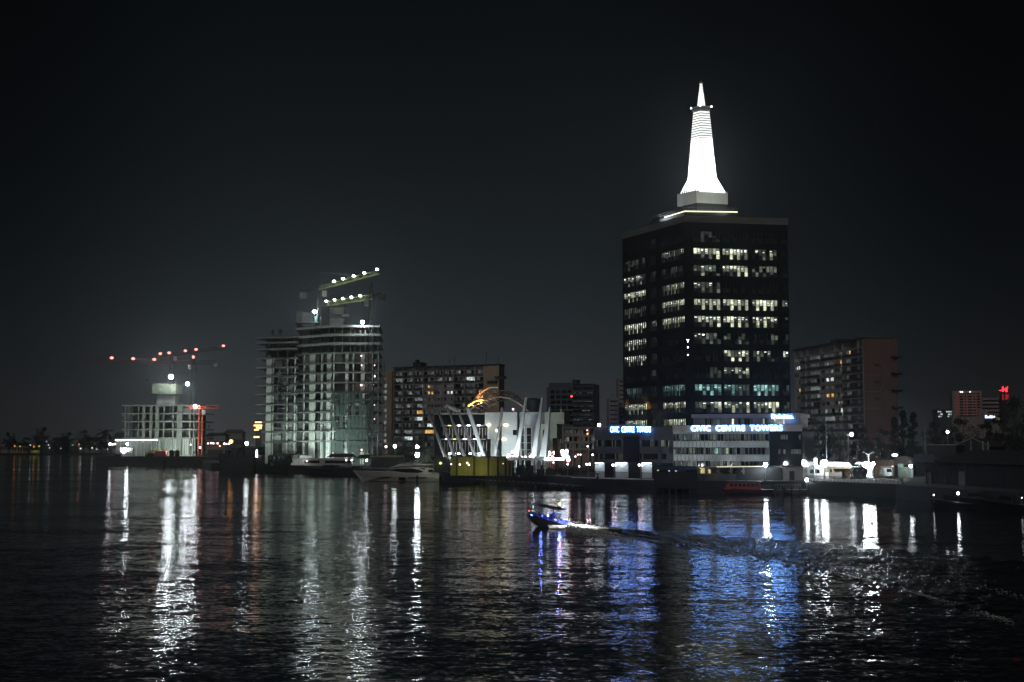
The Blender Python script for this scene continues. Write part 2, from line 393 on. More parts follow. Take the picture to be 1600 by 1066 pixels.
for k in range(2600):                        # broken crests along the ridges; the white blobs also stand for their glint
    t = rnd.random() ** 1.2; side = rnd.random() < 0.8
    q = lerp_line(NW, t).lerp(lerp_line(FW, t), rnd.gauss(0.06, 0.012) if side else rnd.gauss(0.3 + 0.1 * sin(t * 9), 0.02))
    q.z = 0.09 + .05 * (1 - t)
    if sin(t * 40) + rnd.uniform(-1, 1) > 0.1: blob(q, rnd.uniform(0.02, 0.055), 0.5)
tag(fm.build('foam', M['foam'], smooth=True), kind='stuff')
# ---------------------------------------------------------------- office tower with the white spire
FR = Fac(1072.5, 300, 1236.5, 304.2)        # right face
FL = Fac(974.5, 325.6, 1072.5, 300)         # left face
def loc_to(root, q): return (q[0] - root.location.x, q[1] - root.location.y)
tw = thing('office_tower', 'tall black glass office tower topped by a glowing white spire', 'office tower', (FR.a.x, FR.a.y, GZ))
TOPZ = P(1072, 347, 300).z - GZ
ZR = lambda py, px: P(px, py, FR.D(px)).z - GZ
ZL = lambda py, px: P(px, py, FL.D(px)).z - GZ
def off(fac, u, v): q = fac.at(u, v); return (q.x - FR.a.x, q.y - FR.a.y)
corners_in = [off(FL, 0.7, 0.7), off(FR, 0.4, 0.7), off(FR, FR.L - 0.7, 0.7), off(FR, FR.L - 0.7, 27), off(FL, 0.7, 26)]
k = MB(); k.prism(corners_in, 0, TOPZ - 0.2); k.build('core', M['pane'], tw)
corn = [off(FL, -0.15, -0.15), off(FR, -0.05, -0.18), off(FR, FR.L + 0.15, -0.15), off(FR, FR.L + 0.15, 28), off(FL, -0.15, 27.5)]
k = MB(); k.prism(corn, TOPZ + 0.004, TOPZ + 1.55); k.build('cornice', mat('brown grey cornice', (0.19, 0.175, 0.17), 0.6, 0.25, 0.3), tw)
k = MB()
rp = [off(FL, 9, 2.5), off(FL, FL.L - 3, 2.2), off(FR, 14.2, 2.5), off(FR, 14.2, 17), off(FL, 9, 18)]
k.prism(rp, TOPZ + 1.56, TOPZ + 3.1); k.build('roof_deck', M['stone_dark'], tw)
k = MB()
e1, e2, e3 = [Vector((*q, TOPZ + 3.25)) for q in rp[0:3]]
k.tube(e1.lerp(e2, .45), e2, 0.14); k.tube(e2, e3, 0.14); k.build('roof_edge_lamp', E['strip'], tw)
k = MB()
for a0, b0 in ((e1, e2), (e2, e3)):
    for z in (0.55, 1.0): k.tube(a0 + Vector((0, 0.2, z)), b0 + Vector((0, 0.2, z)), 0.03)
    for i in range(13): q = a0.lerp(b0, i / 12) + Vector((0, 0.2, 0)); k.tube(q, q + Vector((0, 0, 1.0)), 0.03)
k.build('roof_railing', M['steel'], tw)
k = MB(); k.prism([off(FL, 8, 4), off(FL, 13, 4), off(FL, 13, 9), off(FL, 8, 9)], TOPZ + 1.56, TOPZ + 4.2)
k.prism([off(FL, 14, 5), off(FL, 17, 5), off(FL, 17, 8), off(FL, 14, 8)], TOPZ + 3.2, TOPZ + 4.6)
k.build('roof_plant', M['stone_dark'], tw)

def bay_mesh(x0, x1, zt, n, hb, ht, tall, cols, ceil, rnd, v=0.42):
    """glowing office behind one bay: short panes in a row with every second one full height; returns the mesh and its material list"""
    m = MB(); wp = (x1 - x0) / n
    for i in range(n):
        z0 = zt - (ht if i in tall else hb); xa, xb = x0 + i * wp, x0 + (i + 1) * wp
        cut = [zt] + ([zt - hb * rnd.uniform(.25, .8)] if rnd.random() < .45 else []) + ([zt - hb - (ht - hb) * rnd.uniform(0, .5)] if i in tall and rnd.random() < .6 else []) + [z0]
        for za, zb in zip(cut, cut[1:]):
            m.mat(rnd.choice(cols)); m.quad((xa, v, zb), (xb, v, zb), (xb, v, za), (xa, v, za))
    if ceil:
        m.mat(7)
        for i in range(n):
            if rnd.random() < 0.6 * ceil:
                a0 = x0 + i * wp + 0.1
                m.box(a0, a0 + wp * rnd.uniform(0.45, 0.8), v - 0.16, v - 0.05, zt - 0.32 - (0.25 if rnd.random() < .3 else 0), zt - 0.20 - (0.25 if rnd.random() < .3 else 0))
            if rnd.random() < 0.5 * ceil:
                a0 = x0 + i * wp + 0.15
                m.box(a0, a0 + wp * 0.5, v - 0.16, v - 0.05, zt - 0.72, zt - 0.64)
    return m
def frame_mesh(x0, x1, zt, n, hb, ht, tall):
    m = MB(); wp = (x1 - x0) / n
    for i in range(n + 1): m.box(x0 + i * wp - 0.05, x0 + i * wp + 0.05, 0.02, 0.3, zt - hb, zt)
    for i in range(n):
        if i not in tall: m.box(x0 + i * wp - 0.04, x0 + (i + 1) * wp + 0.04, 0.0, 0.36, zt - ht, zt - hb)
        else: m.box(x0 + i * wp, x0 + (i + 1) * wp, 0.05, 0.25, zt - hb - 0.04, zt - hb + 0.04)
    return m
WM = [E['w1'], E['w2'], E['w3'], E['w4'], E['t1'], E['t2'], E['t3'], E['ceil'], M['pane']]
LV = {'A': [0, 0, 1, 1, 2], 'B': [0, 1, 1, 2, 2, 3], 'C': [1, 2, 2, 3, 3, 8], 'D': [2, 3, 3, 8, 8], 'E': [3, 3, 8, 8, 8], 'O': [8],
      'T': [4, 5, 5, 6], 'U': [5, 5, 6, 6, 3], 'V': [6, 6, 5, 3, 8]}
def tower_face(fac, bays, rows, pattern, pitch_z, top_rows, zfun, seed):
    rnd = random.Random(seed); root = tw
    r0 = Vector((FR.a.x, FR.a.y)); sk = MB(); rot = fac.ang
    o0 = (fac.a.x - FR.a.x, fac.a.y - FR.a.y, 0)
    def put(m, name, mats, parent=tw):
        o = m.build(name, mats, parent)
        if parent is tw: o.location = o0; o.rotation_euler = (0, 0, rot)
        return o
    nr = len(rows); ztop = [top_rows - pitch_z * r for r in rows]; ht, hb = 2.55, 1.42
    edges = []
    for px0, px1, n, tall in bays:
        edges.append((fac.u(px0), fac.u(px1), n, tall))
    # piers between the bays, full height
    xs_ = [0.0] + [v for e in edges for v in (e[0], e[1])] + [fac.L]
    for i in range(0, len(xs_), 2):
        if xs_[i + 1] - xs_[i] > 0.02: sk.box(xs_[i], xs_[i + 1], 0.0, 0.45, 0, TOPZ)
    for (x0, x1, n, tall) in edges:
        zc = TOPZ
        for zt in ztop:
            sk.box(x0, x1, 0.0, 0.45, zt, zc); zc = zt - ht
        sk.box(x0, x1, 0.0, 0.45, 0, zc)
    put(sk, 'facade_panels', M['glass'])
    for bi, (x0, x1, n, tall) in enumerate(edges):
        for ri, zt in enumerate(ztop):
            lv = pattern[ri][bi]; teal = lv in 'TUV'
            bm = bay_mesh(x0, x1, zt, n, hb, ht, tall, LV[lv], {'A': 1, 'B': .8, 'C': .5, 'T': .6, 'U': .4}.get(lv, 0), rnd)
            mats = list(WM); mats[7] = E['ceil_t'] if teal else E['ceil']
            wo = put(bm, 'window', mats)
            put(frame_mesh(x0, x1, zt, n, hb, ht, tall), 'frame', M['black'], wo)
pz = (ZR(389, 1150) - ZR(628, 1150)) / 9.0
rowsR = [-1, 0, 1, 2, 3, 4, 5, 6, 7, 8, 9, 10, 11]
tower_face(FR, [(1087, 1129, 7, (2, 4, 6)), (1133, 1173, 7, (2, 4, 6)), (1179, 1219, 7, (1, 3, 5)), (1226, 1235.5, 2, ())], rowsR,
           ['EOOO', 'BBCO', 'CBDO', 'COOO', 'AAAC', 'BBBD', 'CDDE', 'OBCB', 'ECOO', 'TUTV', 'CCBD', 'CCCE', 'OOOO'], pz, ZR(389, 1150), ZR, 5)
tower_face(FL, [(976, 1011, 11, (2, 4, 6, 8)), (1018, 1027.5, 4, ()), (1036, 1077 - 5.5, 13, (1, 3, 5, 7, 9))], rowsR,
           ['ODO', 'DDC', 'CDD', 'ADB', 'DDA', 'ACA', 'BDO', 'BDO', 'ODO', 'VDT', 'BDB', 'BDA', 'OOO'], pz, ZR(389, 1150), ZL, 9)
# spire
sp_root = tw
SD = 306.0
sz = lambda py, px=1097: P(px, py, SD).z - GZ
def corner3(pxl, pxc, pxr, grow=0.0):
    """square plan whose near corner and two side corners are seen at these columns"""
    c0 = P(pxc, 300, SD); kl = P(pxl, 300, 1).x; kr = P(pxr, 300, 1).x
    dl = Vector((-0.62, 0.785)); dr = Vector((0.965, 0.262))
    tl = (kl * c0.y - c0.x) / (dl.x - kl * dl.y); tr = (kr * c0.y - c0.x) / (dr.x - kr * dr.y)
    a0 = Vector((c0.x, c0.y)); A = a0 + dl * tl; B = a0 + dr * tr; C = A + dr * tr
    return [(q.x - FR.a.x, q.y - FR.a.y) for q in (a0, B, C, A)]
k = MB(); k.prism(corner3(1066, 1089, 1136), TOPZ + 3.11, sz(317, 1088)); k.build('spire_plinth', M['stone_dark'], tw)
base = corner3(1058, 1088, 1137)
spb = MB(); spb.prism(base, sz(317, 1088), sz(297.5, 1088)); spb = spb.build('spire_base', M['white'], tw)
cx = sum(q[0] for q in base) / 4; cyy = sum(q[1] for q in base) / 4
DAX = FR.a.y + cyy                             # distance of the spire axis
szb = sz
sz = lambda py, px=1097: P(px, py, DAX).z - GZ if px == 1097 else szb(py, px)
def ring(halfpx):
    """square ring round the spire axis, half diagonal given in pixels"""
    hw = halfpx * DAX / FPX; d1 = Vector((-0.62, 0.785)); d2 = Vector((0.965, 0.262)); kx = 0.5 * (0.62 + 0.965)
    a = hw / kx
    return [(cx + (-d1.x - d2.x) * a / 2, cyy + (-d1.y - d2.y) * a / 2), (cx + (d2.x - d1.x) * a / 2, cyy + (d2.y - d1.y) * a / 2),
            (cx + (d1.x + d2.x) * a / 2, cyy + (d1.y + d2.y) * a / 2), (cx + (d1.x - d2.x) * a / 2, cyy + (d1.y - d2.y) * a / 2)]
prof = [(303, 34.5), (279, 21.5), (240, 18.2), (205, 15.2), (174, 12.2)]
def half(py):
    for (a, ha), (b, hb) in zip(prof, prof[1:]):
        if b <= py <= a: return ha + (hb - ha) * (a - py) / (a - b)
    return prof[-1][1]
k = MB()
for (a, ha), (b, hb) in zip(prof, prof[1:]): k.prism(ring(ha - 0.7), sz(a), sz(b), ring(hb - 0.7))
sp = k.build('spire', M['black'], tw)
n_rows = 33                                    # stacked rows of white lamps, thinning and dimming towards the top
for part, (lo, hi, dark) in (('lamp_rows', (0, 14, 0)), ('lamp_rows', (14, 22, 2)), ('lamp_rows', (22, 33, 1))):
    k = MB()
    for i in range(lo, hi):
        y0 = 303 - 129 * i / n_rows; y1 = y0 - (3.5 if i < 10 else (3.0, 2.5, 2.75)[dark])
        k.prism(ring(half(y0)), sz(y0), sz(y1), ring(half(max(y1, 174))))
    k.build(part, E[('spire', 'spire_top', 'spire_mid')[dark]], sp)
k = MB()
for py, hp, th in ((174.5, 13.5, .5), (169.5, 15.5, .35)): k.prism(ring(hp), sz(py), sz(py) + th)
k.build('spire_gallery', M['white'], tw)
k = MB()
for q in ring(15.5):
    k = MB(); k.ball((q[0], q[1], sz(168)), 0.20, 8, 5); k.build('gallery_lamp', E['lamp_dim'], tw)
k = MB()
for i in range(15):
    y0 = 168 - i * 2.5; f = i / 15; h0 = 6.4 - 4.6 * f
    k.prism(ring(h0), sz(y0), sz(y0 - (2.1 if i < 9 else 1.5)), ring(h0 - 0.25))
k.build('spire_tip', E['spire_top'], sp)
k = MB(); k.tube((cx, cyy, sz(168)), (cx, cyy, sz(127)), 0.12); k.box(cx - .45, cx + .45, cyy - .45, cyy + .45, sz(131), sz(130)); k.build('antenna', M['white'], tw)
# floodlights standing round the foot of the spire
for i in range(9):
    for a0, b0 in ((base[3], base[0]), (base[0], base[1])):
        q = Vector(a0).lerp(Vector(b0), (i + .5) / 9); k = MB(); k.box(q.x - .15, q.x + .15, q.y - .1, q.y + .3, sz(297.5, 1088) + .004, sz(297.5, 1088) + .55); k.build('foot_floodlight', M['black'], tw)
for q0, q1, en, col in ((off(FR, 11.5, -0.6), base[1], 500, (.93, 1, .86)), (off(FR, 4.5, 0.2), base[0], 420, (.93, 1, .86)), (off(FL, 13, -0.2), base[3], 900, (.80, .92, 1))):
    l = bpy.data.lights.new('base_fill', 'SPOT'); l.energy = en; l.color = col; l.spot_size = radians(120); l.spot_blend = .8; l.shadow_soft_size = .3  # unseen spot added to brighten the spire base
    o = bpy.data.objects.new('base_fill', l); COL.objects.link(o); o.parent = tw
    p0 = Vector((q0[0], q0[1], TOPZ + 3.7)); p1 = Vector(((base[0][0] + q1[0]) / 2, (base[0][1] + q1[1]) / 2, sz(307, 1088)))
    o.location = p0; o.rotation_euler = (p1 - p0).to_track_quat('-Z', 'Y').to_euler()
# letters: extruded text meshes
def text(name, body, size, depth, m, parent, loc, rot, width=None, space=1.0, bold=0.0):
    c = bpy.data.curves.new(name, 'FONT'); c.body = body; c.size = size; c.extrude = depth; c.space_character = space; c.offset = bold; c.resolution_u = 3
    o = bpy.data.objects.new(name, c); COL.objects.link(o)
    bpy.context.view_layer.update()
    dg = bpy.context.evaluated_depsgraph_get(); me = bpy.data.meshes.new_from_object(o.evaluated_get(dg))
    bpy.data.objects.remove(o)
    xs_ = [v.co.x for v in me.vertices]; w0 = max(xs_) - min(xs_); fx = width / w0 if width else 1.0
    x0 = min(xs_)
    for v in me.vertices: v.co.x = (v.co.x - x0) * fx
    me.materials.clear(); me.materials.append(m)
    o = bpy.data.objects.new(name, me); COL.objects.link(o); o.parent = parent
    o.location = loc; o.rotation_euler = (pi / 2, 0, rot)
    return o
vs_ = MB()                                      # a small glowing letter and dots at the corner of the tower
q = off(FR, 0.6, -0.12)
for i, py in enumerate((543, 555)):
    vs_.ball((q[0], q[1] - .1, ZR(py, 1078)), 0.16, 6, 4)
vs_.build('corner_dots', E['lamp_dim'], tw)
text('corner_letter', 'Y', 1.0, 0.03, E['tube'], tw, (q[0] - .3, q[1] - .05, ZR(535, 1078)), FR.ang)

# ---------------------------------------------------------------- low podium in front of the tower
PR = Fac(1052, 284, 1253, 272)               # right, pale wing
PL = Fac(928.5, 287, 1052, 284)              # left, dark wing
pod = thing('podium_building', 'low office podium with lit lettering along its parapets and a pale glazed wing', 'office building', (PR.a.x, PR.a.y, GZ))
def pput(m, name, mats, fac, parent=None):
    o = m.build(name, mats, parent or pod)
    if parent is None:
        o.location = (fac.a.x - PR.a.x, fac.a.y - PR.a.y, 0); o.rotation_euler = (0, 0, fac.ang)
    return o
zr = lambda py, px=1052: P(px, py, PR.D(px)).z - GZ
zl = lambda py, px=990: P(px, py, PL.D(px)).z - GZ
ru, lu = PR.u, PL.u
zt, zb = zr(665.2), zr(674.8)
m = MB(); m.box(0, PR.L, -0.35, 0.5, zb, zt); pput(m, 'parapet', M['stone'], PR)
m = MB(); m.box(0.2, PR.L - .2, 1.0, 13, 0, zb - .01); pput(m, 'core', M['pane'], PR)
m = MB()
rowsp = [(679, 687.5), (700, 709), (720.5, 730)]
xg = ru(1202)
# glazed grid: mullions every pane, transoms at the floors, pale panes
npane = 24
for i in range(npane + 1):
    x = xg * i / npane; m.box(x - .04, x + .04, -0.12, 0.05, 0, zb)
for py in (677.5, 690, 699, 711, 720): m.box(0, xg, -0.10, 0.06, zr(py) - .05, zr(py) + .05)
pput(m, 'glazing_bars', M['steel'], PR)
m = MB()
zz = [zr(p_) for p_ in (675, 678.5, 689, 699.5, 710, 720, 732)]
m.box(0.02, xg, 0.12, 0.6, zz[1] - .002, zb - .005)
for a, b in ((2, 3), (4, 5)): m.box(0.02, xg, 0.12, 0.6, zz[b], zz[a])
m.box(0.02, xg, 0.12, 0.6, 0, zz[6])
pput(m, 'spandrel_panels', emi('glass with added glow', (0.78, 0.92, 0.95), 0.17, False, 0.5, (.12, .12, .12), .45), PR)  # glow put into the spandrel glass to brighten the wing
def strip(fac, spec, rows, zf, v=0.35, seed=1):
    rnd = random.Random(seed)
    for (px0, px1, n, lv), (pa, pb) in [(s_, r_) for r_ in rows for s_ in spec]:
        m = MB(); x0, x1 = fac.u(px0), fac.u(px1); wp = (x1 - x0) / n
        for i in range(n):
            m.mat(rnd.choice(LV[lv])); m.quad((x0 + i * wp + .05, v, zf(pb)), (x0 + (i + 1) * wp - .05, v, zf(pb)), (x0 + (i + 1) * wp - .05, v, zf(pa)), (x0 + i * wp + .05, v, zf(pa)))
        if lv in 'AB':
            m.mat(7)
            for i in range(n):
                if rnd.random() < .35: m.box(x0 + i * wp, x0 + (i + .7) * wp, v - .12, v - .04, zf(pa) - .35, zf(pa) - .25)
        pput(m, 'window', WM, fac)
strip(PR, [(1053, 1092, 9, 'D'), (1097, 1150, 10, 'D'), (1150, 1201, 9, 'E')], rowsp, zr, 0.62, 4)
strip(PR, [(1056, 1079, 6, 'V'), (1117, 1137, 5, 'D')], [rowsp[0]], zr, 0.45, 6)
strip(PR, [(1062, 1090, 6, 'D'), (1117, 1126, 2, 'T'), (1129, 1138, 2, 'C')], [rowsp[1]], zr, 0.45, 7)
strip(PR, [(1056, 1092, 10, 'D')], [rowsp[2]], zr, 0.45, 8)
m = MB(); m.box(xg + .05, PR.L, -0.08, 0.7, zr(732), zb - .03)
pput(m, 'corner_glass', M['glass'], PR)
strip(PR, [(1204, 1252, 12, 'E')], [(680, 687), (702, 709)], zr, -0.10, 9)
# upper storey set back
m = MB(); m.box(ru(1077, 655), ru(1243, 655), 3.0, 12, zt - .5, zr(653.5)); pput(m, 'upper_storey', M['flatwall'], PR)
m = MB(); m.box(ru(1077, 655) - .3, ru(1243, 655) + .4, 2.5, 12.5, zr(653.5) + .003, zr(647.5)); pput(m, 'upper_cornice', M['stone'], PR)
strip(PR, [(1096, 1110, 4, 'D'), (1115, 1122, 2, 'C'), (1138, 1142, 1, 'B'), (1148, 1172, 5, 'D'), (1184, 1200, 5, 'C'), (1202, 1222, 6, 'B')], [(655, 663.5)], zr, 2.95, 12)
# lettering
def sign(body, x0, x1, py_top, py_bot, fac, zf, m, v, name, bold=0.0):
    z0 = zf(py_bot); h = zf(py_top) - z0; ux, u1 = fac.u(x0, 668), fac.u(x1, 668)
    q = fac.at(ux, v); return text(name, body, h / 0.72, 0.06, m, pod, (q.x - PR.a.x, q.y - PR.a.y, z0), fac.ang, u1 - ux, 1.08, bold)
zs = lambda py: P(1150, py, PR.D(1150)).z - GZ
sign('CIVIC  CENTRE  TOWERS', 1081, 1223, 664.3, 673.2, PR, zs, E['sign'], -0.48, 'parapet_lettering', 0.0)
sign('CIVIC  CENTRE  TOWERS', 954, 1017, 666.3, 675.4, PL, zl, E['sign_left'], -0.5, 'parapet_lettering', 0.0)
zs2 = lambda py: P(1220, py, PR.D(1220)).z - GZ
sign('Deloitte.', 1202, 1236, 646.5, 653.8, PR, zs2, E['sign'], 2.35, 'roof_lettering', 0.0)
for px, en in ((1075, 700), (1120, 1100), (1170, 1300)):  # unseen spots added in front to brighten the pale wing
    l = bpy.data.lights.new('facade_fill', 'SPOT'); l.energy = en; l.color = (.93, .97, 1); l.spot_size = radians(150); l.spot_blend = .7; l.shadow_soft_size = .4
    o = bpy.data.objects.new('facade_fill', l); COL.objects.link(o); o.parent = pod
    q = PR.at(ru(px), -8.5); o.location = (q.x - PR.a.x, q.y - PR.a.y, zr(729.5)); o.rotation_euler = (radians(128), 0, PR.ang)
# left wing
m = MB(); m.box(lu(928.5), PL.L - .01, 0.8, 14, 0, zl(667.5)); pput(m, 'left_wing_core', M['pane'], PL)
m = MB()
m.box(lu(928.5), PL.L - .01, 0, 0.75, zl(688), zl(667.5)); m.box(lu(949), lu(1003), -0.3, 0.6, zl(678.5), zl(663.2))
for pa, pb in ((698, 709), (718, 723)): m.box(lu(928.5), PL.L - .01, 0, .75, zl(pb), zl(pa))
for a, b in ((928.5, 931.5), (942, 945), (973, 1000), (1028, 1033), (1046, 1051.9)): m.box(lu(a), lu(b), 0.0, 0.74, zl(723) + .01, zl(688) - .01)
pput(m, 'left_wing_wall', M['stone_dark'], PL)
m = MB(); m.box(lu(974), lu(999), -0.25, -0.003, zl(722), zl(682)); pput(m, 'stair_glass', M['glass'], PL)
strip(PL, [(931.5, 942, 4, 'E'), (945, 973, 11, 'E'), (1000, 1028, 11, 'E'), (1033, 1046, 5, 'D')], [(688, 698), (709, 718)], zl, 0.5, 3)
m = MB()                                        # open ground floor: bright white walls under the building
for a, b in ((929, 944), (961, 981), (1002, 1018)): m = MB(); m.box(lu(a), lu(b), 0.7, 1.0, 0.02, zl(723.5)); pput(m, 'ground_floor_wall', M['white'], PL)
m = MB(); m.box(lu(929), lu(1050), -0.6, 0.7, zl(723.3), zl(722.2))
pput(m, 'ground_floor_soffit', M['stone_dark'], PL)
m = MB()
for a, b in ((930, 942), (962, 979), (1003, 1017)): m.box(lu(a), lu(b), -0.1, 0.05, zl(723.9), zl(723.4))
pput(m, 'soffit_lamp', emi('cool soffit lamp', (0.7, 0.88, 1.0), 26), PL)
# ---------------------------------------------------------------- lamps
def lamp_post(q, ground, m, label, r=0.3, pole=True, name='quay_lamp', cat='lamp', group=None, arm=None, heads=1, spread=0.8, stick=0.07):
    """a lamp on a pole (or, with arm, on a bracket from a point)"""
    t = thing(name, label, cat, (q.x, q.y, ground), 0, group)
    h = q.z - ground
    if pole:
        k = MB(); k.tube((0, 0, 0), (0, 0, h if heads == 1 else h + 0.4), stick, 6, stick * .7)
        if heads == 2: k.tube((-spread / 2, 0, h + .25), (spread / 2, 0, h + .25), stick * .7)
        if heads == 3: k.tube((-spread, 0, h), (spread, 0, h), stick * .7)
        k.tube((0, 0, 0), (0, 0, .25), stick * 2)
        k.build('pole', M['pole'], t)
    offs = [0] if heads == 1 else ([-spread / 2, spread / 2] if heads == 2 else [-spread, 0, spread])
    for o_ in offs:
        k = MB(); k.ball((o_, 0, h), r, 10, 7); ob = k.build('lamp_head', m, t, True)
        if heads > 1 or r > .25:
            c = MB(); c.tube((o_, 0, h + r * .8), (o_, 0, h + r * 1.15), r * .5, 8, r * .25); c.build('cap', M['black'], ob)
    return t

# ---------------------------------------------------------------- tower cranes
def lattice(k, p, q, w, n, r, up=Vector((0, 0, 1)), tri=False):
    p, q = Vector(p), Vector(q); d = (q - p).normalized()
    a = d.cross(up); a = a.normalized() if a.length > 1e-3 else Vector((1, 0, 0)); b = a.cross(d).normalized()
    offs = [a * w / 2 - b * w / 2, -a * w / 2 - b * w / 2, b * w / 2] if tri else [a * w / 2 + b * w / 2, a * w / 2 - b * w / 2, -a * w / 2 - b * w / 2, -a * w / 2 + b * w / 2]
    m = len(offs)
    for o in offs: k.tube(p + o, q + o, r, 4)
    for i in range(n):
        s0, s1 = p.lerp(q, i / n), p.lerp(q, (i + 1) / n)
        for j in range(m):
            o1, o2 = offs[j], offs[(j + 1) % m]
            k.tube(s0 + (o1 if i % 2 else o2), s1 + (o2 if i % 2 else o1), r * .6, 3)
            if i % 2 == 0: k.tube(s0 + o1, s0 + o2, r * .6, 3)
def crane(label, base, top_z, jib_tip, counter_tip, jib_mat, mast_mat, lamps, lamp_mat, apex=7.0, w=2.0, r=0.11, group='tower cranes', lamp_r=0.5, base_z=None, counter=True, counter_mat=None):
    t = thing('tower_crane', label, 'crane', base, 0, group); bx = Vector(base)
    H = top_z - bx.z
    k = MB(); lattice(k, (0, 0, 0), (0, 0, H), w, max(6, int(H / 2.4)), r, Vector((0, 1, 0))); k.build('mast', mast_mat, t)
    j = Vector(jib_tip) - bx; k = MB(); lattice(k, (0, 0, H + 1), j, w * .8, max(8, int(j.xy.length / 2.2)), r, tri=True); k.build('jib', jib_mat, t)
    if counter:
        c = Vector(counter_tip) - bx; k = MB(); lattice(k, (0, 0, H + 1), c, w * .7, 6, r, tri=True)
        k.build('counter_jib', counter_mat or mast_mat, t)
        k = MB(); k.box(c.x - 1.2, c.x + 1.2, c.y - 1, c.y + 1, c.z - 2.6, c.z - .3); k.build('counterweight', M['concrete_dark'], t)
    ap = Vector((0, 0, H + apex)); k = MB()
    for dx, dy in ((-.8, -.8), (.8, -.8), (.8, .8), (-.8, .8)): k.tube((dx, dy, H), ap, r)
    k.build('apex_frame', mast_mat, t)
    k = MB(); k.tube(ap, j * .75 + Vector((0, 0, (H + 1) * .25)), .05, 3)
    if counter: k.tube(ap, c, .05, 3)
    k.build('tie_bar', M['steel'], t)
    sgn = 1 if j.x > 0 else -1
    k = MB(); k.box(sgn * 1.0, sgn * 2.6, -1.1, .8, H - 2.4, H - .2) if sgn > 0 else k.box(-2.6, -1.0, -1.1, .8, H - 2.4, H - .2)
    k.build('operator_cab', M['flatwall'], t)
    for f in lamps:
        q = Vector((0, 0, H + 1)).lerp(j, f) if f >= 0 else Vector((0, 0, H + 1)).lerp(c, -f)
        k = MB(); k.ball((q.x, q.y - 1.0, q.z + .9), lamp_r, 8, 6, (1.1, 1, .8)); k.build('floodlight', lamp_mat, t, True)
    k = MB(); hx = j * .45; k.tube((hx.x, hx.y, hx.z + (H + 1) * .55), (hx.x, hx.y, hx.z + (H + 1) * .55 - 9), .04, 3)
    k.box(hx.x - .4, hx.x + .4, hx.y - .3, hx.y + .3, hx.z + (H + 1) * .55 - 10, hx.z + (H + 1) * .55 - 9); k.build('hook_block', M['black'], t)
    return t
E['crane_w'] = emi('crane jib lamp', (0.95, 1.0, 0.9), 22)
E['crane_p'] = emi('pink crane jib lamp', (1.0, 0.28, 0.23), 3.2)

# ---------------------------------------------------------------- far left: building site on the island
FI = Fac(193, 642, 307, 640)
isl = fthing('concrete_building_shell', 'squat concrete building shell with a stair core, on the island at left', 'building site', FI, IZ)
iu = lambda px: FI.u(px, 690); iz = lambda py: FI.z(py) - IZ
lev = [633.5, 646, 658.6, 671, 684.5]
for py in lev:
    k = MB(); z = iz(py); k.box(-1, FI.L + 1, -1.2, 26, z - .35, z + .25)
    if py == 633.5:
        for i in range(60):
            x = random.uniform(-1, FI.L); k.box(x, x + .12, random.uniform(-1, 20), random.uniform(20, 20.2) if 0 else 20.3, z + .25, z + .3)
    k.build('floor_slab', M['concrete'], isl)
for a, b in ((194, 196), (200, 201), (214.5, 216.5), (222, 226), (233.5, 237), (242.5, 247.2), (254, 256), (268.5, 270.5), (276, 284), (295, 297), (301.5, 303)):
    k = MB(); zz_ = [0] + [iz(p_) for p_ in reversed(lev)]
    wide = b - a > 3
    for z0, z1 in zip(zz_, zz_[1:]): k.box(iu(a), iu(b), -.4 if wide else 0, .5, z0 + .26, z1 - .36)
    k.build('column', M['concrete'], isl)
k = MB(); k.box(2, FI.L - 2, 7, 22, 0, iz(633.5) - .4); k.build('inner_wall', M['concrete_dark'], isl)
k = MB()
for i in range(70):
    x = random.uniform(0, FI.L); li = random.randint(0, 3); z0, z1 = iz(lev[li + 1]), iz(lev[li]); k.box(x, x + .12, 1, 1.12, z0 + .3, z1 - .4)
k.build('props', M['steel'], isl)
k = MB()
for i in range(90):
    x = random.uniform(-1, FI.L + 1); y = random.uniform(-1, 20); k.tube((x, y, iz(633.5) + .2), (x, y, iz(633.5) + random.uniform(.8, 2.4)), .06, 3)
for i in range(60):
    x = iu(random.uniform(231, 268)); k.tube((x, 4.9, iz(602)), (x, 4.9, iz(598) + random.random()), .07, 3)
k.build('rebar_lattice', M['steel'], isl)
k = MB(); k.box(iu(236.5), iu(266), 6, 16, iz(633.5) + .26, iz(615)); k.build('stair_core', M['concrete'], isl)
k = MB(); k.box(iu(231.5), iu(267.5), 5, 17, iz(614) + .01, iz(599.5)); k.box(iu(229), iu(271), 4, 18, iz(614.6), iz(614))
for i in range(22):
    x = iu(231.5 + 36 * i / 21); k.box(x - .07, x + .07, 4.8, 4.996, iz(613.5), iz(600))
for py in (603, 607, 611): k.box(iu(231.5), iu(267.5), 4.7, 4.79, iz(py) - .1, iz(py) + .1)
k.build('core_formwork', mat('greenish formwork', (0.33, 0.36, 0.27), .9, .5, .5), isl)
k = MB(); k.box(iu(196), iu(303), 3.0, 3.3, 0, iz(686)); k.build('ground_floor_screen', M['panel'], isl)
k = MB()
for i in range(36):
    x = FI.L * (i + .5) / 36; k.box(x - .12, x + .12, -1.3, -1.15, 0, iz(687))
k.build('scaffold_posts', M['concrete'], isl)
k = MB()
for i in range(16):
    x = iu(184 + 60 * i / 15); k.box(x - 1.0, x + 1.0, -1.0, -.8, iz(688.3), iz(687.4))
k.build('tube_lamps', E['tube'], isl)
k = MB(); k.box(iu(181), iu(193) - 1.1, -.5, 12, iz(688), iz(686.5))
for i in range(6): x = iu(182 + 11 * i / 5); k.box(x - .15, x + .15, -.4, 0, 0, iz(688))
k.build('side_canopy', M['white'], isl)
SD1 = 630.0
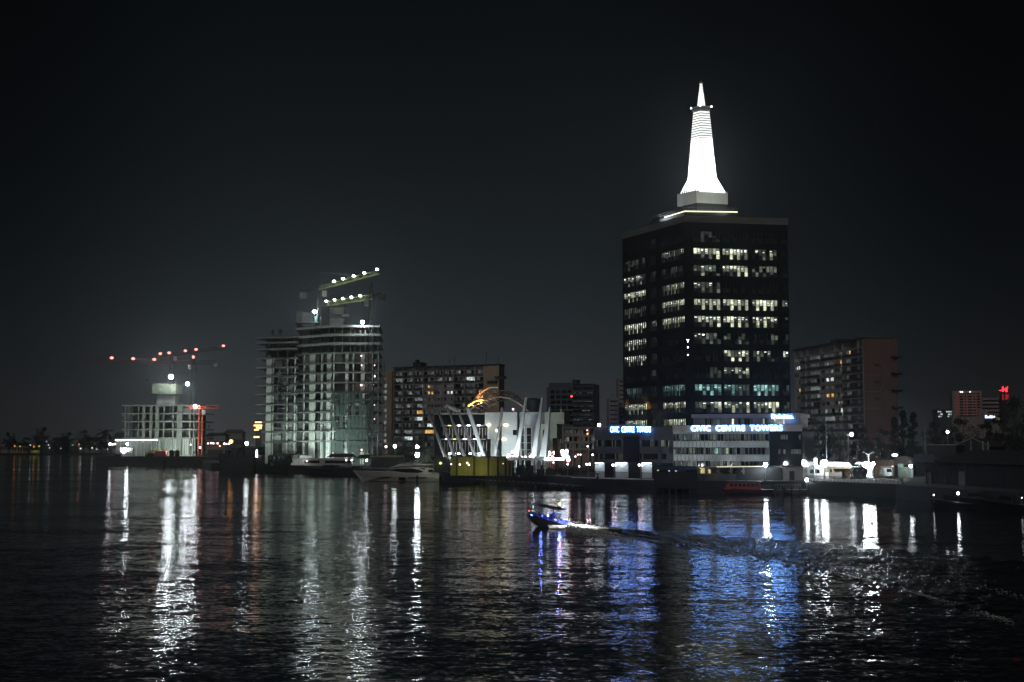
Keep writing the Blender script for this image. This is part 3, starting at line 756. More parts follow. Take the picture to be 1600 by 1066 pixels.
def spotlight(q, target, watts, col, size, name='spot'):
    l = bpy.data.lights.new(name, 'SPOT'); l.energy = watts; l.color = col; l.spot_size = radians(size); l.spot_blend = .6; l.shadow_soft_size = .5
    o = bpy.data.objects.new(name, l); COL.objects.link(o); o.location = q
    o.rotation_euler = (Vector(target) - Vector(q)).to_track_quat('-Z', 'Y').to_euler(); return o
def flood(q, target, watts, col, label, size=120, ground=GZ):
    """site floodlight: a short mast, a lamp box and its beam"""
    q = Vector(q); t = thing('site_floodlight', label, 'floodlight', (q.x, q.y, ground)); h = q.z - ground
    k = MB(); k.tube((0, 0, 0), (0, 0, h - .5), .08); k.tube((-.5, 0, 0), (.5, 0, 0), .1); k.build('mast', M['steel'], t)
    d = (Vector(target) - q).normalized(); k = MB(Matrix.Translation((0, 0, h)) @ d.to_track_quat('-Z', 'Y').to_matrix().to_4x4())
    k.box(-.5, .5, -.35, .35, -.1, .25); k.build('lamp_box', M['black'], t)
    k = MB(k.M); k.box(-.42, .42, -.28, .28, -.14, -.11); k.build('lens', E['lamp_dim'], t)
    o = spotlight(Vector((0, 0, h)) + d * .4, Vector((0, 0, h)) + d * 10, watts, col, size); o.parent = t
    return t
ic = P(250, 700, 640)
flood((ic.x - 12, 616.5, IZ + 2.2), (ic.x - 6, 642, IZ + 18), 30000, (.84, 1, .86), 'short floodlight on the island quay aimed at the concrete shell, left one', 140, IZ)
flood((ic.x + 13, 616.5, IZ + 2.2), (ic.x + 4, 642, IZ + 22), 30000, (.84, 1, .86), 'short floodlight on the island quay aimed at the concrete shell, right one', 140, IZ)
# cranes of the island
q = P(300, 700, 652); tz = P(300, 570, 652).z
crane('tall dark crane over the island shell, long jib pointing left with pink lamps', (q.x, q.y, IZ), tz, P(141, 561, 640), P(338, 566, 655), M['crane_rust'], M['black'], (.38, .585, .79), E['crane_p'], 4.0, 2.4, .13, lamp_r=.85, counter_mat=M['black'])
q = P(266, 700, 668); tz = P(266, 557, 668).z
crane('second dark crane behind the island stair core, jib rising to the right with pink lamps', (q.x, q.y, IZ), tz, P(352, 543, 690), P(248, 556, 662), M['crane_rust'], M['black'], (.25, .45, .97, -.2, -.85), E['crane_p'], 2.0, 2.0, .13, lamp_r=.8)
q = P(312.5, 700, 634); tz = P(312.5, 640, 634).z
c3 = crane('short red crane beside the island shell, red lit jib pointing right', (q.x, q.y, IZ), tz, P(343, 636, 634), P(291, 637, 634), M['crane_red'], M['crane_red'], (), E['crane_p'], 2.0, 1.7, .13)
for px, py, D, r, key, lab in ((267, 589, 640, 1.1, 'lamp_top', 'big floodlight high above the island stair core'), (293, 600, 640, .8, 'lamp_top', 'floodlight on the tall dark island crane mast'),
                      (305, 635, 632, .75, 'lamp_hot', 'floodlight where the red crane jib meets its mast'), (312.5, 699.5, 632, .5, 'pink', 'lamp at the foot of the red crane'),
                      (302, 558, 648, .7, 'crane_p', 'pink lamp cluster above the tall island crane mast')):
    q = P(px, py, D); t = thing('crane_floodlight', lab, 'floodlight', q)
    k = MB(); k.ball((0, 0, 0), r, 10, 7); k.build('lens', E[key], t, True)
    k = MB(); k.tube((0, 0, 0), (0, 5, -.5), .1, 4); k.tube((0, .6, r), (0, .9, r * .4), r * .6, 8); k.build('bracket', M['black'], t)
q = P(312, 670, 626)
flood((q.x - 1, 620, IZ + 2), (q.x, 634, IZ + 13), 2200, (1, .45, .36), 'floodlight reddening the short red crane', 70, IZ)
# things lying on the island quay
def machine(label, q, m):
    t = thing('excavator', label, 'excavator', q)
    k = MB(); k.box(-1.6, 1.6, -1.2, 1.2, 0, .8); k.build('track', M['black'], t)
    k = MB(); k.box(-1.5, 1.3, -1.1, 1.1, .82, 2.0); k.box(-.2, 1.2, -1.0, .1, 2.0, 3.0); k.build('body', m, t)
    k = MB(); k.path([(1.2, .6, 1.6), (3.4, .6, 4.2), (5.6, .6, 2.4), (5.4, .6, .6)], .22, 5); k.build('boom', m, t)
q = P(233, 706, 618); machine('yellow excavator on the island quay in front of the shell', (q.x, 618, IZ), M['yellow'])
for px, lab, m, w_, h_ in ((252, 'red site container on the island quay', 'red', 5, 2.6), (337, 'red brown container at the right end of the island', 'hull_red', 7, 3.2), (199, 'grey site cabin at the left end of the island shell', 'stone', 6, 4.0)):
    q = P(px, 700, 619); t = thing('site_container', lab, 'container', (q.x, 619, IZ), 0, 'site containers')
    k = MB(); k.box(-w_ / 2, w_ / 2, -1.2, 1.2, 0, h_); k.build('body', M[m], t)
    k = MB()
    for i in range(9): x = -w_ / 2 + w_ * (i + .5) / 9; k.box(x - .1, x + .1, -1.26, -1.203, .2, h_ - .2)
    k.build('ribs', M[m], t)
for px, lab in ((268.5, 'dark upright tank on the island quay, left of the pair'), (277, 'dark upright tank on the island quay, right of the pair')):
    q = P(px, 700, 614); t = thing('storage_tank', lab, 'tank', (q.x, 614, IZ), 0, 'storage tanks')
    k = MB(); k.tube((0, 0, 0), (0, 0, 2.6), 1.15, 12); k.build('shell', M['black'], t); k = MB(); k.tube((0, 0, 2.61), (0, 0, 3.1), 1.1, 12, .3); k.build('lid', M['black'], t)
t = fthing('moored_barge', 'low black barge moored at the left end of the island quay', 'barge', Fac(169, 609, 258, 607.5))
k = MB(); L = Fac(169, 609, 258, 607.5).L
k.loft([[(0, 0, 3.6), (0, 3, 3.6), (1, 3, -.3), (1, 0, -.3)], [(L, -1, 3.6), (L, 2, 3.6), (L - .5, 2, -.3), (L - .5, -1, -.3)]]); k.build('hull', M['quay'], t)
k = MB(); k.box(3, 5.4, .5, 2.4, 3.6, 5.6); k.box(19, 22, .5, 2, 3.6, 6); k.build('deck_house', M['black'], t)
for i, (px, py, key, r) in enumerate(((172, 694, 'lamp', .5), (176, 694.5, 'pink_dim', .5), (179.5, 694, 'pink_dim', .5), (199, 694, 'lamp_hot', .5), (298, 695, 'pink', .35), (325, 693, 'pink_dim', .45), (330, 692.5, 'pink', .45), (333.5, 693, 'pink_dim', .45), (340, 693, 'pink_dim', .5), (350.5, 693.5, 'pink', .5), (354, 694, 'pink_dim', .4), (358, 693.5, 'pink', .45), (343.5, 697, 'orange_dim', .4))):
    lab = ['leftmost whitish pink lamp left of the island shell', 'pink lamp left of the island shell, middle of three', 'pink lamp nearest the left end of the island shell', 'white lamp glaring in front of the left end of the island shell', 'pink lamp at the right end of the island shell',
           'pink site lamp right of the red crane, first of a row', 'pink site lamp right of the red crane, second of a row', 'pink site lamp right of the red crane, third of a row', 'pink site lamp right of the red crane, fourth of a row', 'pink site lamp left of the orange lamp, third away', 'dim pink site lamp left of the orange lamp', 'pink site lamp right beside the orange lamp', 'small orange lamp low behind the island containers'][i]
    D = 616 if px < 320 else 640
    lamp_post(P(px, py, D), IZ if px < 342 else GZ, E[key], lab, r, name='site_lamp')
lamp_post(P(361, 690, 560), GZ, E['orange'], 'flaring orange lamp behind the dark barge', .85, name='site_lamp')
lamp_post(P(385.5, 693, 520), GZ, E['lamp'], 'bright white lamp behind the dark barge, beside the tower sites', .7, name='site_lamp')

# ---------------------------------------------------------------- two concrete towers under construction
def plan(pts): return [P(px, 700, D).xy for px, D in pts]
def tower_shell(name, label, pts, slab_py, ref, grow, dark_from, walls, depth_pts, base=GZ):
    """slabs on a polygon plan, with columns, back walls and edges as measured"""
    pl_ = plan(pts); o = pl_[0]; t = thing(name, label, 'building site', (o.x, o.y, base))
    loc = [(q.x - o.x, q.y - o.y) for q in pl_]
    cxm = sum(q[0] for q in loc) / len(loc); cym = sum(q[1] for q in loc) / len(loc)
    def scale(f): return [(cxm + (x - cxm) * f, cym + (y - cym) * f) for x, y in loc]
    zs_ = [P(ref[0], py, ref[1]).z - base for py in slab_py]
    return t, loc, scale, zs_
# left tower
ptsL = [(410, 480), (462, 476), (470, 505), (414, 509)]
slabL = [527, 535, 545, 559.5, 574, 588, 602, 616, 632, 646, 659.5, 675, 691]
lt, locL, scL, zL_ = tower_shell('concrete_tower_shell', 'darker narrow concrete tower shell, left of the two under construction', ptsL, slabL, (436, 478), 1, 0, 0, 0)
for z, py in zip(zL_, slabL):
    k = MB(); k.prism(scL(1.012), z - .3, z + .2)
    x0 = P(397.5, 700, 480).x - lt.location.x
    k.box(x0, locL[0][0] + .5, locL[0][1] + 1, locL[0][1] + 9, z - .3, z + .19); k.build('floor_slab', M['slab'], lt)
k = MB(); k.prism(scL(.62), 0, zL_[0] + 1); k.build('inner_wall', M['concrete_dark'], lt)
FTL = Fac(410, 480, 462, 476)
def wallparts(t, fac, base, spec, zs_, z0_, m, name, v0=-.1, v1=.5):
    """upright wall strips (pixel columns) between the slabs"""
    for a, b, vv in spec:
        k = MB(); lo = [z0_] + list(reversed(zs_))
        for i, (za, zb_) in enumerate(zip(lo, lo[1:])):
            k.box(fac.u(a), fac.u(b), vv + v0, vv + v1, za + .26, zb_ - .36)
        o = k.build(name, m, t); o.location = (fac.a.x - t.location.x, fac.a.y - t.location.y, 0); o.rotation_euler = (0, 0, fac.ang)
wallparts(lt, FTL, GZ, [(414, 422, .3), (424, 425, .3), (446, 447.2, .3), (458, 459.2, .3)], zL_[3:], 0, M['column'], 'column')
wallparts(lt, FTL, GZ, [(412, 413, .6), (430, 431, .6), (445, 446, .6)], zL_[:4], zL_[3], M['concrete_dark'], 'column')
wallparts(lt, FTL, GZ, [(436, 458, 2.5)], zL_[8:], 0, M['concrete'], 'back_panel')
def scaffold(fac, pa, pb, za, zb_, t, v=-1.3, dx=1.9, dz=1.9, r=.055, planks=True, m='steel', name='scaffold', jitter=0):
    k = MB(); x0, x1 = fac.u(pa), fac.u(pb); n = max(2, int((x1 - x0) / dx)); nz = int((zb_ - za) / dz)
    for vv in (v, v - .9):
        for i in range(n + 1):
            x = x0 + (x1 - x0) * i / n; k.tube((x, vv, za), (x, vv, zb_ + random.uniform(-1.5, 1) * (1 if jitter else 0)), r, 3)
        for j in range(nz + 1): k.tube((x0 - .3, vv, za + j * dz), (x1 + .3, vv, za + j * dz), r, 3)
    for i in range(0, n, 2):
        for j in range(0, nz, 2): k.tube((x0 + (x1 - x0) * i / n, v - .9, za + j * dz), (x0 + (x1 - x0) * (i + 1) / n, v - .9, za + (j + 1) * dz), r * .8, 3)
    if planks:
        for j in range(1, nz + 1, 1): k.box(x0, x1, v - .85, v - .1, za + j * dz - .03, za + j * dz + .02) if random.random() < .6 else None
    o = k.build(name, M[m], t); o.location = (fac.a.x - t.location.x, fac.a.y - t.location.y, 0); o.rotation_euler = (0, 0, fac.ang); return o
scaffold(FTL, 437, 458, 0, zL_[4], lt)
for px0, px1, h in ((417, 420.5, 3.4), (429, 433, 3.8)):
    k = MB(); k.box(P(px0, 700, 482).x - lt.location.x, P(px1, 700, 482).x - lt.location.x, 6.3, 9, zL_[0] + .26, zL_[0] + h); k.build('roof_formwork', M['concrete_dark'], lt)
k = MB()
for i in range(40):
    x = random.uniform(locL[0][0], locL[1][0]); k.tube((x, 1, zL_[0]), (x, 1, zL_[0] + random.uniform(.8, 2)), .06, 3)
k.build('rebar_lattice', M['steel'], lt)
t = thing('orange_sign_board', 'glowing orange lamp panels hung on the left edge of the darker tower shell', 'sign', P(398, 690, 478.5), 0)
for y0, y1, x0, x1 in ((659, 661, 398.5, 408.5), (663.8, 666.2, 396.5, 409.5), (670.8, 672.8, 397, 404), (681.8, 684.2, 396.5, 405)):
    a, b = P(x0, y1, 478.5) - t.location, P(x1, y0, 478.5) - t.location; k = MB(); k.box(a.x, b.x, 0, .25, a.z, b.z); k.build('lamp_panel', E['orange_dim'], t)
a, b = P(399.5, 670.5, 478.5) - t.location, P(408.5, 666.5, 478.5) - t.location
k = MB()
for i in range(4): x = a.x + (b.x - a.x) * (i + .3) / 4; k.box(x, x + .35, 0, .2, a.z, b.z)
k.build('lamp_bars', E['orange_dim'], t)
k = MB(); k.box(P(399, 690, 478.5).x - t.location.x, P(408, 690, 478.5).x - t.location.x, .3, .5, -2, P(403, 656, 478.5).z - t.location.z); k.build('board', M['black'], t)

# right tower
ptsR = [(461, 482), (516, 470), (591, 470), (596, 500), (470, 510)]
slabR = [509, 522.5, 536, 551, 566.8, 581.8, 597.6, 612.6, 626, 643.5, 659, 674, 689.5]
rt, locR, scR, zR_ = tower_shell('concrete_tower_shell', 'wide concrete tower shell under two lit cranes, right of the two under construction', ptsR, slabR, (516, 470), 1, 0, 0, 0)
for i, z in enumerate(zR_):
    k = MB(); k.prism(scR(1.01 if i > 2 else 1.02), z - (.3 if i > 2 else .6), z + .22)
    k.build('floor_slab', M['concrete'] if i < 3 or i > 9 else M['slab'], rt)  # slabs near the floodlights keep the lighter concrete
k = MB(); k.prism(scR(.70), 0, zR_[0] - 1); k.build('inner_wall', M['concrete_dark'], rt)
FTR1 = Fac(461, 482, 516, 470); FTR2 = Fac(516, 470, 591, 470)
wallparts(rt, FTR1, GZ, [(481.5, 489.5, .3), (499.5, 501.5, .3), (472, 473, .3), (508, 514, .5)], zR_[3:], 0, M['column'], 'column')
wallparts(rt, FTR1, GZ, [(490, 499, 3.5), (462, 472, 3.0)], zR_[8:], 0, M['concrete'], 'back_panel')
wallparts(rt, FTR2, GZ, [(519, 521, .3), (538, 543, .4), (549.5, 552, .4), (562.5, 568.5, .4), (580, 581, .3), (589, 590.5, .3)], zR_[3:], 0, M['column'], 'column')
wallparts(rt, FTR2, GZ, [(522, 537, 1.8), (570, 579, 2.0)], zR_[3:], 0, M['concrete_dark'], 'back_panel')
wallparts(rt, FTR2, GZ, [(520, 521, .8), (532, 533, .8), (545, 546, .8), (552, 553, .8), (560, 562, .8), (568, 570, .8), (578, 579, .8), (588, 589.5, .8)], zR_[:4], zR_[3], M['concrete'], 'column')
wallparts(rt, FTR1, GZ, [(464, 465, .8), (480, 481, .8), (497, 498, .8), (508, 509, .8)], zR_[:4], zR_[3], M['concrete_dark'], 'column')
scaffold(FTR2, 518, 584, 0, zR_[7] + .5, rt, dx=2.2, dz=2.0)
scaffold(FTR1, 504, 515, 0, zR_[9], rt)
k = MB(); rnd = random.Random(14)
for i in range(11):
    for j in range(6):
        if rnd.random() < .72:
            xa, xb = FTR2.u(519 + 6 * i), FTR2.u(525 + 6 * i); za, zb_ = zR_[7] * j / 6.0, zR_[7] * (j + 1) / 6.0
            k.quad((xa + .1, -2.35, za + .2), (xb - .1, -2.35 + rnd.uniform(-.1, .1), za + .2), (xb - .1, -2.35, zb_ - .2), (xa + .1, -2.35, zb_ - .2)) if j > 0 else None
o = k.build('safety_net', mat('dark green safety net', (.04, .055, .05), .95, .5, .8), rt); o.location = (FTR2.a.x - rt.location.x, FTR2.a.y - rt.location.y, 0); o.rotation_euler = (0, 0, FTR2.ang)
so_ = scaffold(Fac(589, 474, 600, 474), 589, 599.5, 0, P(595, 555, 474).z - GZ, rt, v=.5, dx=1.1, dz=1.65, r=.085, jitter=1)
k = MB()
def rb(x0, x1, y0, y1, D, dd, m=0):
    a, b = P(x0, y1, D) - rt.location, P(x1, y0, D) - rt.location; k.mat(m).box(a.x, b.x, a.y, a.y + dd, max(a.z, zR_[0] + .26), b.z)
TF = mat('teal formwork', (.12, .26, .24), .8, .4, .4)
for arg, nm, mm in (((502, 513.5, 479, 513, 476, 7), 'lift_core', 'concrete_dark'), ((513.8, 537, 481, 513, 478, 6), 'lift_core', 'concrete'), ((463, 471, 486, 520, 492, 5), 'stair_core', 'concrete_dark'), ((471.3, 490, 488, 520, 494, 5), 'stair_core', 'concrete_dark'), ((491, 497, 494, 520, 488, 3), 'formwork', 0)):
    k = MB(); rb(*arg); k.build(nm, M[mm] if mm else TF, rt)
k = MB()
for y in (490.5, 494): rb(513, 544, y, y + 1.1, 474, 5)
rb(460, 500, 503, 504, 486, 6); rb(534, 545, 491, 495, 473.5, 2)
for i in range(60):
    x = random.uniform(locR[0][0], locR[2][0]); k.tube((x, random.uniform(2, 10), zR_[0]), (x, random.uniform(2, 10), zR_[0] + random.uniform(.8, 2.2)), .06, 3)
k.build('working_platform', M['steel'], rt)
for px, py, lab in ((566.5, 503.5, 'glaring floodlight on the top slab of the wide tower shell'), (491.5, 487, 'floodlight beside the dark lift core of the wide tower shell')):
    q = P(px, py, 468 if px > 500 else 484); t = thing('roof_floodlight', lab, 'floodlight', q); k = MB(); k.ball((0, 0, 0), .62, 10, 7); k.build('lens', E['lamp_top'], t, True)
    k = MB(); k.tube((0, .2, 0), (0, .2, -2.2), .08); k.build('stand', M['steel'], t)
q = P(556, 500, 462); z5 = P(560, 498, 470).z
spotlight((q.x, 468.5, z5 + 1.2), (q.x + 4, 470.5, z5 - 6), 4200, (.85, 1, .98), 150, 'roof_flood_beam')
for px, py, r in ((564.5, 556, .28), (565, 571, .25), (564.5, 602, .4), (585, 571, .28), (585, 588, .4), (584, 601, .2), (585, 633, .2), (585, 655, .2)):
    lab = {556: 'upper pink lamp', 571: 'pink lamp', 602: 'bright pink lamp', 588: 'pink red lamp'}.get(py, 'small lamp')
    q = P(px, py, 467.5); t = thing('work_lamp', f"{lab} {'by the bright shaft' if px < 570 else 'on the crane side'} of the wide tower shell, height {int((712 - py) / 15)} storeys", 'lamp', q, 0, 'work lamps on the wide tower shell')
    k = MB(); k.ball((0, 0, 0), r, 8, 6); k.build('lens', E['pink_dim'], t, True); k = MB(); k.tube((0, .1, r), (0, 1.5, r + .4), .05, 4); k.build('bracket', M['black'], t)
# the floodlit feet of the towers
for px, D, tx, tp, wt, lab in ((425, 462, 425, 640, 3800, 'site floodlight at the foot of the darker tower shell'), (478, 458, 484, 650, 15000, 'site floodlight at the corner of the wide tower shell'),
                           (508, 452, 500, 640, 9000, 'site floodlight before the lit corner of the wide tower shell'), (552, 452, 553, 640, 11000, 'site floodlight before the scaffolded face of the wide tower shell')):
    q = P(px, 700, D); flood((q.x, D, GZ + 1.6), P(tx, tp, 476), wt * 1.35, (.80, 1, .93), lab, 130)
# patchy infill walls, hoardings and props between the floors
rnd = random.Random(41)
for t_, fc_, zs__, spans in ((lt, FTL, zL_, ((413, 424), (425, 436), (437, 446), (447, 458))), (rt, FTR1, zR_, ((462, 472), (473, 481), (490, 499), (502, 508))), (rt, FTR2, zR_, ((521, 532), (543, 549), (552, 562), (569, 579), (581, 589)))):
    for i in range(3, len(zs__) - 1):
        for a, b in spans:
            q_ = rnd.random(); z0, z1 = zs__[i + 1] + .26, zs__[i] - .36; k = MB()
            if q_ < .34: k.box(fc_.u(a), fc_.u(b), 1.2, 1.4, z0, z0 + (z1 - z0) * rnd.choice((1, 1, .45)))
            elif q_ < .50:
                x0 = fc_.u(a); w_ = fc_.u(b) - x0; k.box(x0, x0 + w_ * rnd.uniform(.3, .7), 1.0, 1.2, z0, z1)
            elif q_ < .75:
                for n_ in range(5): x = rnd.uniform(fc_.u(a), fc_.u(b)); k.tube((x, .9, z0), (x, .9, z1), .06, 4)
                x0 = fc_.u(a); k.tube((x0, .9, z0 + .9), (fc_.u(b), .9, z0 + .9), .05, 4)
            else: continue
            o = k.build('infill_panel' if q_ < .5 else 'props', M['concrete' if q_ < .2 else ('slab' if q_ < .42 else ('concrete_dark' if q_ < .5 else 'steel'))], t_)
            o.location = (fc_.a.x - t_.location.x, fc_.a.y - t_.location.y, 0); o.rotation_euler = (0, 0, fc_.ang)
# cranes over the towers
q = P(497, 700, 486); tz = P(497, 454, 486).z
crane('left crane on the wide tower shell, lit jib rising steeply right', (q.x, q.y, GZ), tz, P(591, 425, 470), P(474, 456, 492), M['crane_green'], M['concrete_dark'], (.25, .41, .59, .77, .985), E['crane_w'], 7.0, 1.7, .09, lamp_r=.5)
q = P(578.5, 700, 466); tz = P(578.5, 468, 466).z
crane('right crane on the wide tower shell, lit jib pointing left', (q.x, q.y, GZ), tz, P(509, 475, 480), P(597, 459, 462), M['crane_green'], M['black'], (.98, .8, .62, .43, .24), E['crane_w'], 6.5, 2.0, .12, lamp_r=.45)
# ---------------------------------------------------------------- apartment slabs
def apartment(label, fac, top_py, ref_px, cols, rows, wall, solid, lit, endwall, depth, seed, stair=None, balc='darkwall', row0=None, dz=None, lit_prob=.55):
    rnd = random.Random(seed); t = fthing('apartment_block', label, 'apartment block', fac, GZ)
    zf = lambda py: P(ref_px, py, fac.D(ref_px)).z - GZ
    ztop = zf(top_py); zs_ = [zf(row0) - dz * i for i in range(rows)]
    us = [fac.u(c) for c in cols]
    k = MB(); k.box(us[0], us[-1], 1.6, depth, 0, ztop - .01); k.build('wall', wall, t)
    k = MB(); k.box(us[0] - .3, fac.L + .2, -.4, depth + .2, ztop, ztop + .7); k.build('roof', M['roofing'], t)
    k = MB()
    for u_ in us: k.box(u_ - .18, u_ + .18, -.05, 1.59, 0, ztop - .02)
    k.build('party_wall', wall, t)
    k = MB()
    for z in zs_ + [zs_[-1] - dz]: k.box(us[0] - .1, us[-1] + .1, -.25, 1.58, z - .16, z + .12)
    k.build('floor_slab', M['flatwall'], t)
    for r in range(rows):
        z0, h = zs_[r] - dz + .12, dz - .28
        for c in range(len(us) - 1):
            x0, x1 = us[c] + .2, us[c + 1] - .2
            key = lit.get((r, c)); m = MB()
            if (r, c) in solid:
                k = MB(); k.box(x0, x1, .1, .4, z0, z0 + h); w_ = k.build('infill_wall', wall, t)
                n = 3
                for i in range(n):
                    xx = x0 + (x1 - x0) * (i + .25) / n; m.mat(0 if (key and i >= 1 and rnd.random() < .75) else rnd.choice((1, 2, 2)))
                    m.quad((xx, .08, z0 + h * .42), (xx + (x1 - x0) / n * .55, .08, z0 + h * .42), (xx + (x1 - x0) / n * .55, .08, z0 + h * .88), (xx, .08, z0 + h * .88))
                m.build('window', [E[key] if key else M['pane'], E['home_dim'], M['pane']], t)
                continue
            n = rnd.choice((4, 5))
            for i in range(n):
                a, b = x0 + (x1 - x0) * i / n, x0 + (x1 - x0) * (i + .86) / n
                q_ = rnd.random()
                m.mat(0 if (key and (i >= 1 or q_ < .4)) else (1 if q_ < lit_prob else (2 if q_ > .92 else 3)))
                m.quad((a, 1.55, z0 + .05), (b, 1.55, z0 + .05), (b, 1.55, z0 + h), (a, 1.55, z0 + h))
            m.build('window', [E[key] if key else M['pane'], E['home_dim'], E['home_mid'], M['pane']], t)
            k = MB(); k.box(x0, x1, -.22, -.10, z0, z0 + 1.05)
            if rnd.random() < .3: k.box(x0 + .4, x0 + 1.2, -.1, .5, z0, z0 + 1.4)
            k.build('balcony', M[balc], t)
    if endwall:
        ua, ub = us[-1] + .19, fac.L
        k = MB(); k.box(ua, ub, -.3, depth, 0, ztop - .02); k.build('end_wall', endwall, t)
    return t, zf, us, zs_, ztop
# left block
FAL = Fac(599, 567, 780, 543)
z10 = 2.83
solid = {(r, c) for r in (2, 3, 4, 5) for c in (3, 4, 5)}
lit = {(2, 3): 'home_warm', (3, 3): 'home_warm', (3, 5): 'home_white', (3, 8): 'home_warm', (1, 7): 'home_white', (6, 2): 'home_warm', (7, 2): 'home_white', (8, 3): 'home_white', (1, 0): 'home_mid', (4, 2): 'home_mid', (5, 2): 'home_mid', (9, 3): 'home_warm', (9, 1): 'home_mid', (10, 1): 'home_white'}
at_, zf, us, zs_, ztop = apartment('long pale apartment block behind the white finned hall, grid of balconies', FAL, 572.5, 740, [614.5, 629, 645, 661, 678, 692, 708.5, 726, 742, 756], 12, M['flatwall'], solid, lit, M['tan'], 5, 21, row0=578, dz=z10)
k = MB(); k.box(0, us[0] - .3, -1.2, 5, 0, ztop - 1.2); k.build('stair_tower', M['tan'], at_)
for i in range(11):
    k = MB(); z = zf(590 + 9.9 * i); x = FAL.u(603.5); k.box(x - .75, x + .75, -1.32, -1.205, z - .75, z + .75)
    k.build('stair_window', E['home_mid'] if i % 4 else E['home_dim'], at_)
k = MB()
for py, dx in ((590, 2.5), (597, -1.2)): z = zf(py); k.box(FAL.L - 4 + dx, FAL.L + 1.6 + dx - 1, -1.4, .5, z - .9, z + .3)
k.build('fire_escape', M['black'], at_)
k = MB()
for px, h in ((697, 3.0), (705, 4.2), (755, 5.5), (774, 4.0), (640, 2.2)): x = FAL.u(px); k.tube((x, 3, ztop + .7), (x, 3, ztop + .7 + h), .09, 4); k.tube((x - .8, 3, ztop + h), (x + .8, 3, ztop + h), .06, 3)
k.build('aerials', M['black'], at_)
k = MB(); k.box(FAL.u(641), FAL.u(654), 2, 7, ztop + .71, ztop + 2.6); k.box(FAL.u(643), FAL.u(646), 3, 5, ztop + 2.61, ztop + 3.8); k.build('roof_tank', M['black'], at_)
# right block
FAR = Fac(1241, 474, 1352, 420)
z10r = (P(1340, 690, FAR.D(1340)).z - P(1340, 555, FAR.D(1340)).z) / -10.4
lit = {(1, 4): 'home_warm', (1, 1): 'home_mid', (1, 0): 'home_white', (3, 3): 'home_white', (4, 0): 'home_warm', (5, 3): 'home_warm', (5, 5): 'home_mid', (5, 6): 'home_mid', (7, 4): 'home_white', (7, 5): 'home_mid', (8, 3): 'home_mid', (0, 5): 'home_warm', (2, 3): 'home_mid', (6, 1): 'home_dim', (3, 1): 'home_mid', (9, 5): 'home_mid', (4, 2): 'home_mid', (6, 4): 'home_mid'}
solid = {(r, c) for r in (2, 3, 4, 5, 6) for c in (3, 4)} | {(r, 0) for r in range(12)}
ar, zfr, usr, zsr, ztopr = apartment('brown apartment block with lit balconies, right of the black office tower', FAR, 532.5, 1340, [1243, 1253, 1262, 1284, 1306, 1318.5, 1343, 1351.5], 12, M['flatwall'], solid, lit, None, 10.3, 22, row0=545, dz=z10r, lit_prob=.75)
FAE = Fac(1352, 420, 1405, 421)
def aput(m, name, mt):
    o = m.build(name, mt, ar); dq = FAE.a - FAR.a
    o.location = (dq.x * cos(-FAR.ang) - dq.y * sin(-FAR.ang), dq.x * sin(-FAR.ang) + dq.y * cos(-FAR.ang), 0); o.rotation_euler = (0, 0, FAE.ang - FAR.ang); return o
ze = lambda py: P(1380, py, 420).z - GZ
k = MB(); k.box(.1, FAE.L, -.2, 17, 0, ztopr + .2); aput(k, 'end_wall', M['brown'])
k = MB()
for py in (558, 584, 610.5, 637): k.box(FAE.L - 2.2, FAE.L + 1.1, -1.5, 2, ze(py + 1.5), ze(py - 1.5))
aput(k, 'fire_escape', M['black'])
k = MB()
for py in (571, 597, 623): k.box(FAE.u(1369), FAE.u(1376.5), -.35, -.205, ze(py + 1.6), ze(py - 1.6))
aput(k, 'vents', M['black'])
k = MB()
for py in (586, 612, 638): k.box(.1, FAE.u(1376), -.28, -.205, ze(py) - .07, ze(py) + .07)
for i in range(4):
    z0, z1 = ze(560 + 26 * i), ze(586 + 26 * i); xa, xb = FAE.u(1376), FAE.u(1392)
    k.tube((xb if i % 2 else xa, -.5, z0), (xa if i % 2 else xb, -.5, z1), .09, 4)
aput(k, 'outside_stair', M['flatwall'])
k = MB(); k.box(FAR.u(1284), FAR.u(1296), 4, 9, ztopr + .71, ztopr + 2.4); k.tube((FAR.u(1297), 3, ztopr), (FAR.u(1297), 3, ztopr + 3), .1, 4)
k.build('roof_tank', M['black'], ar)
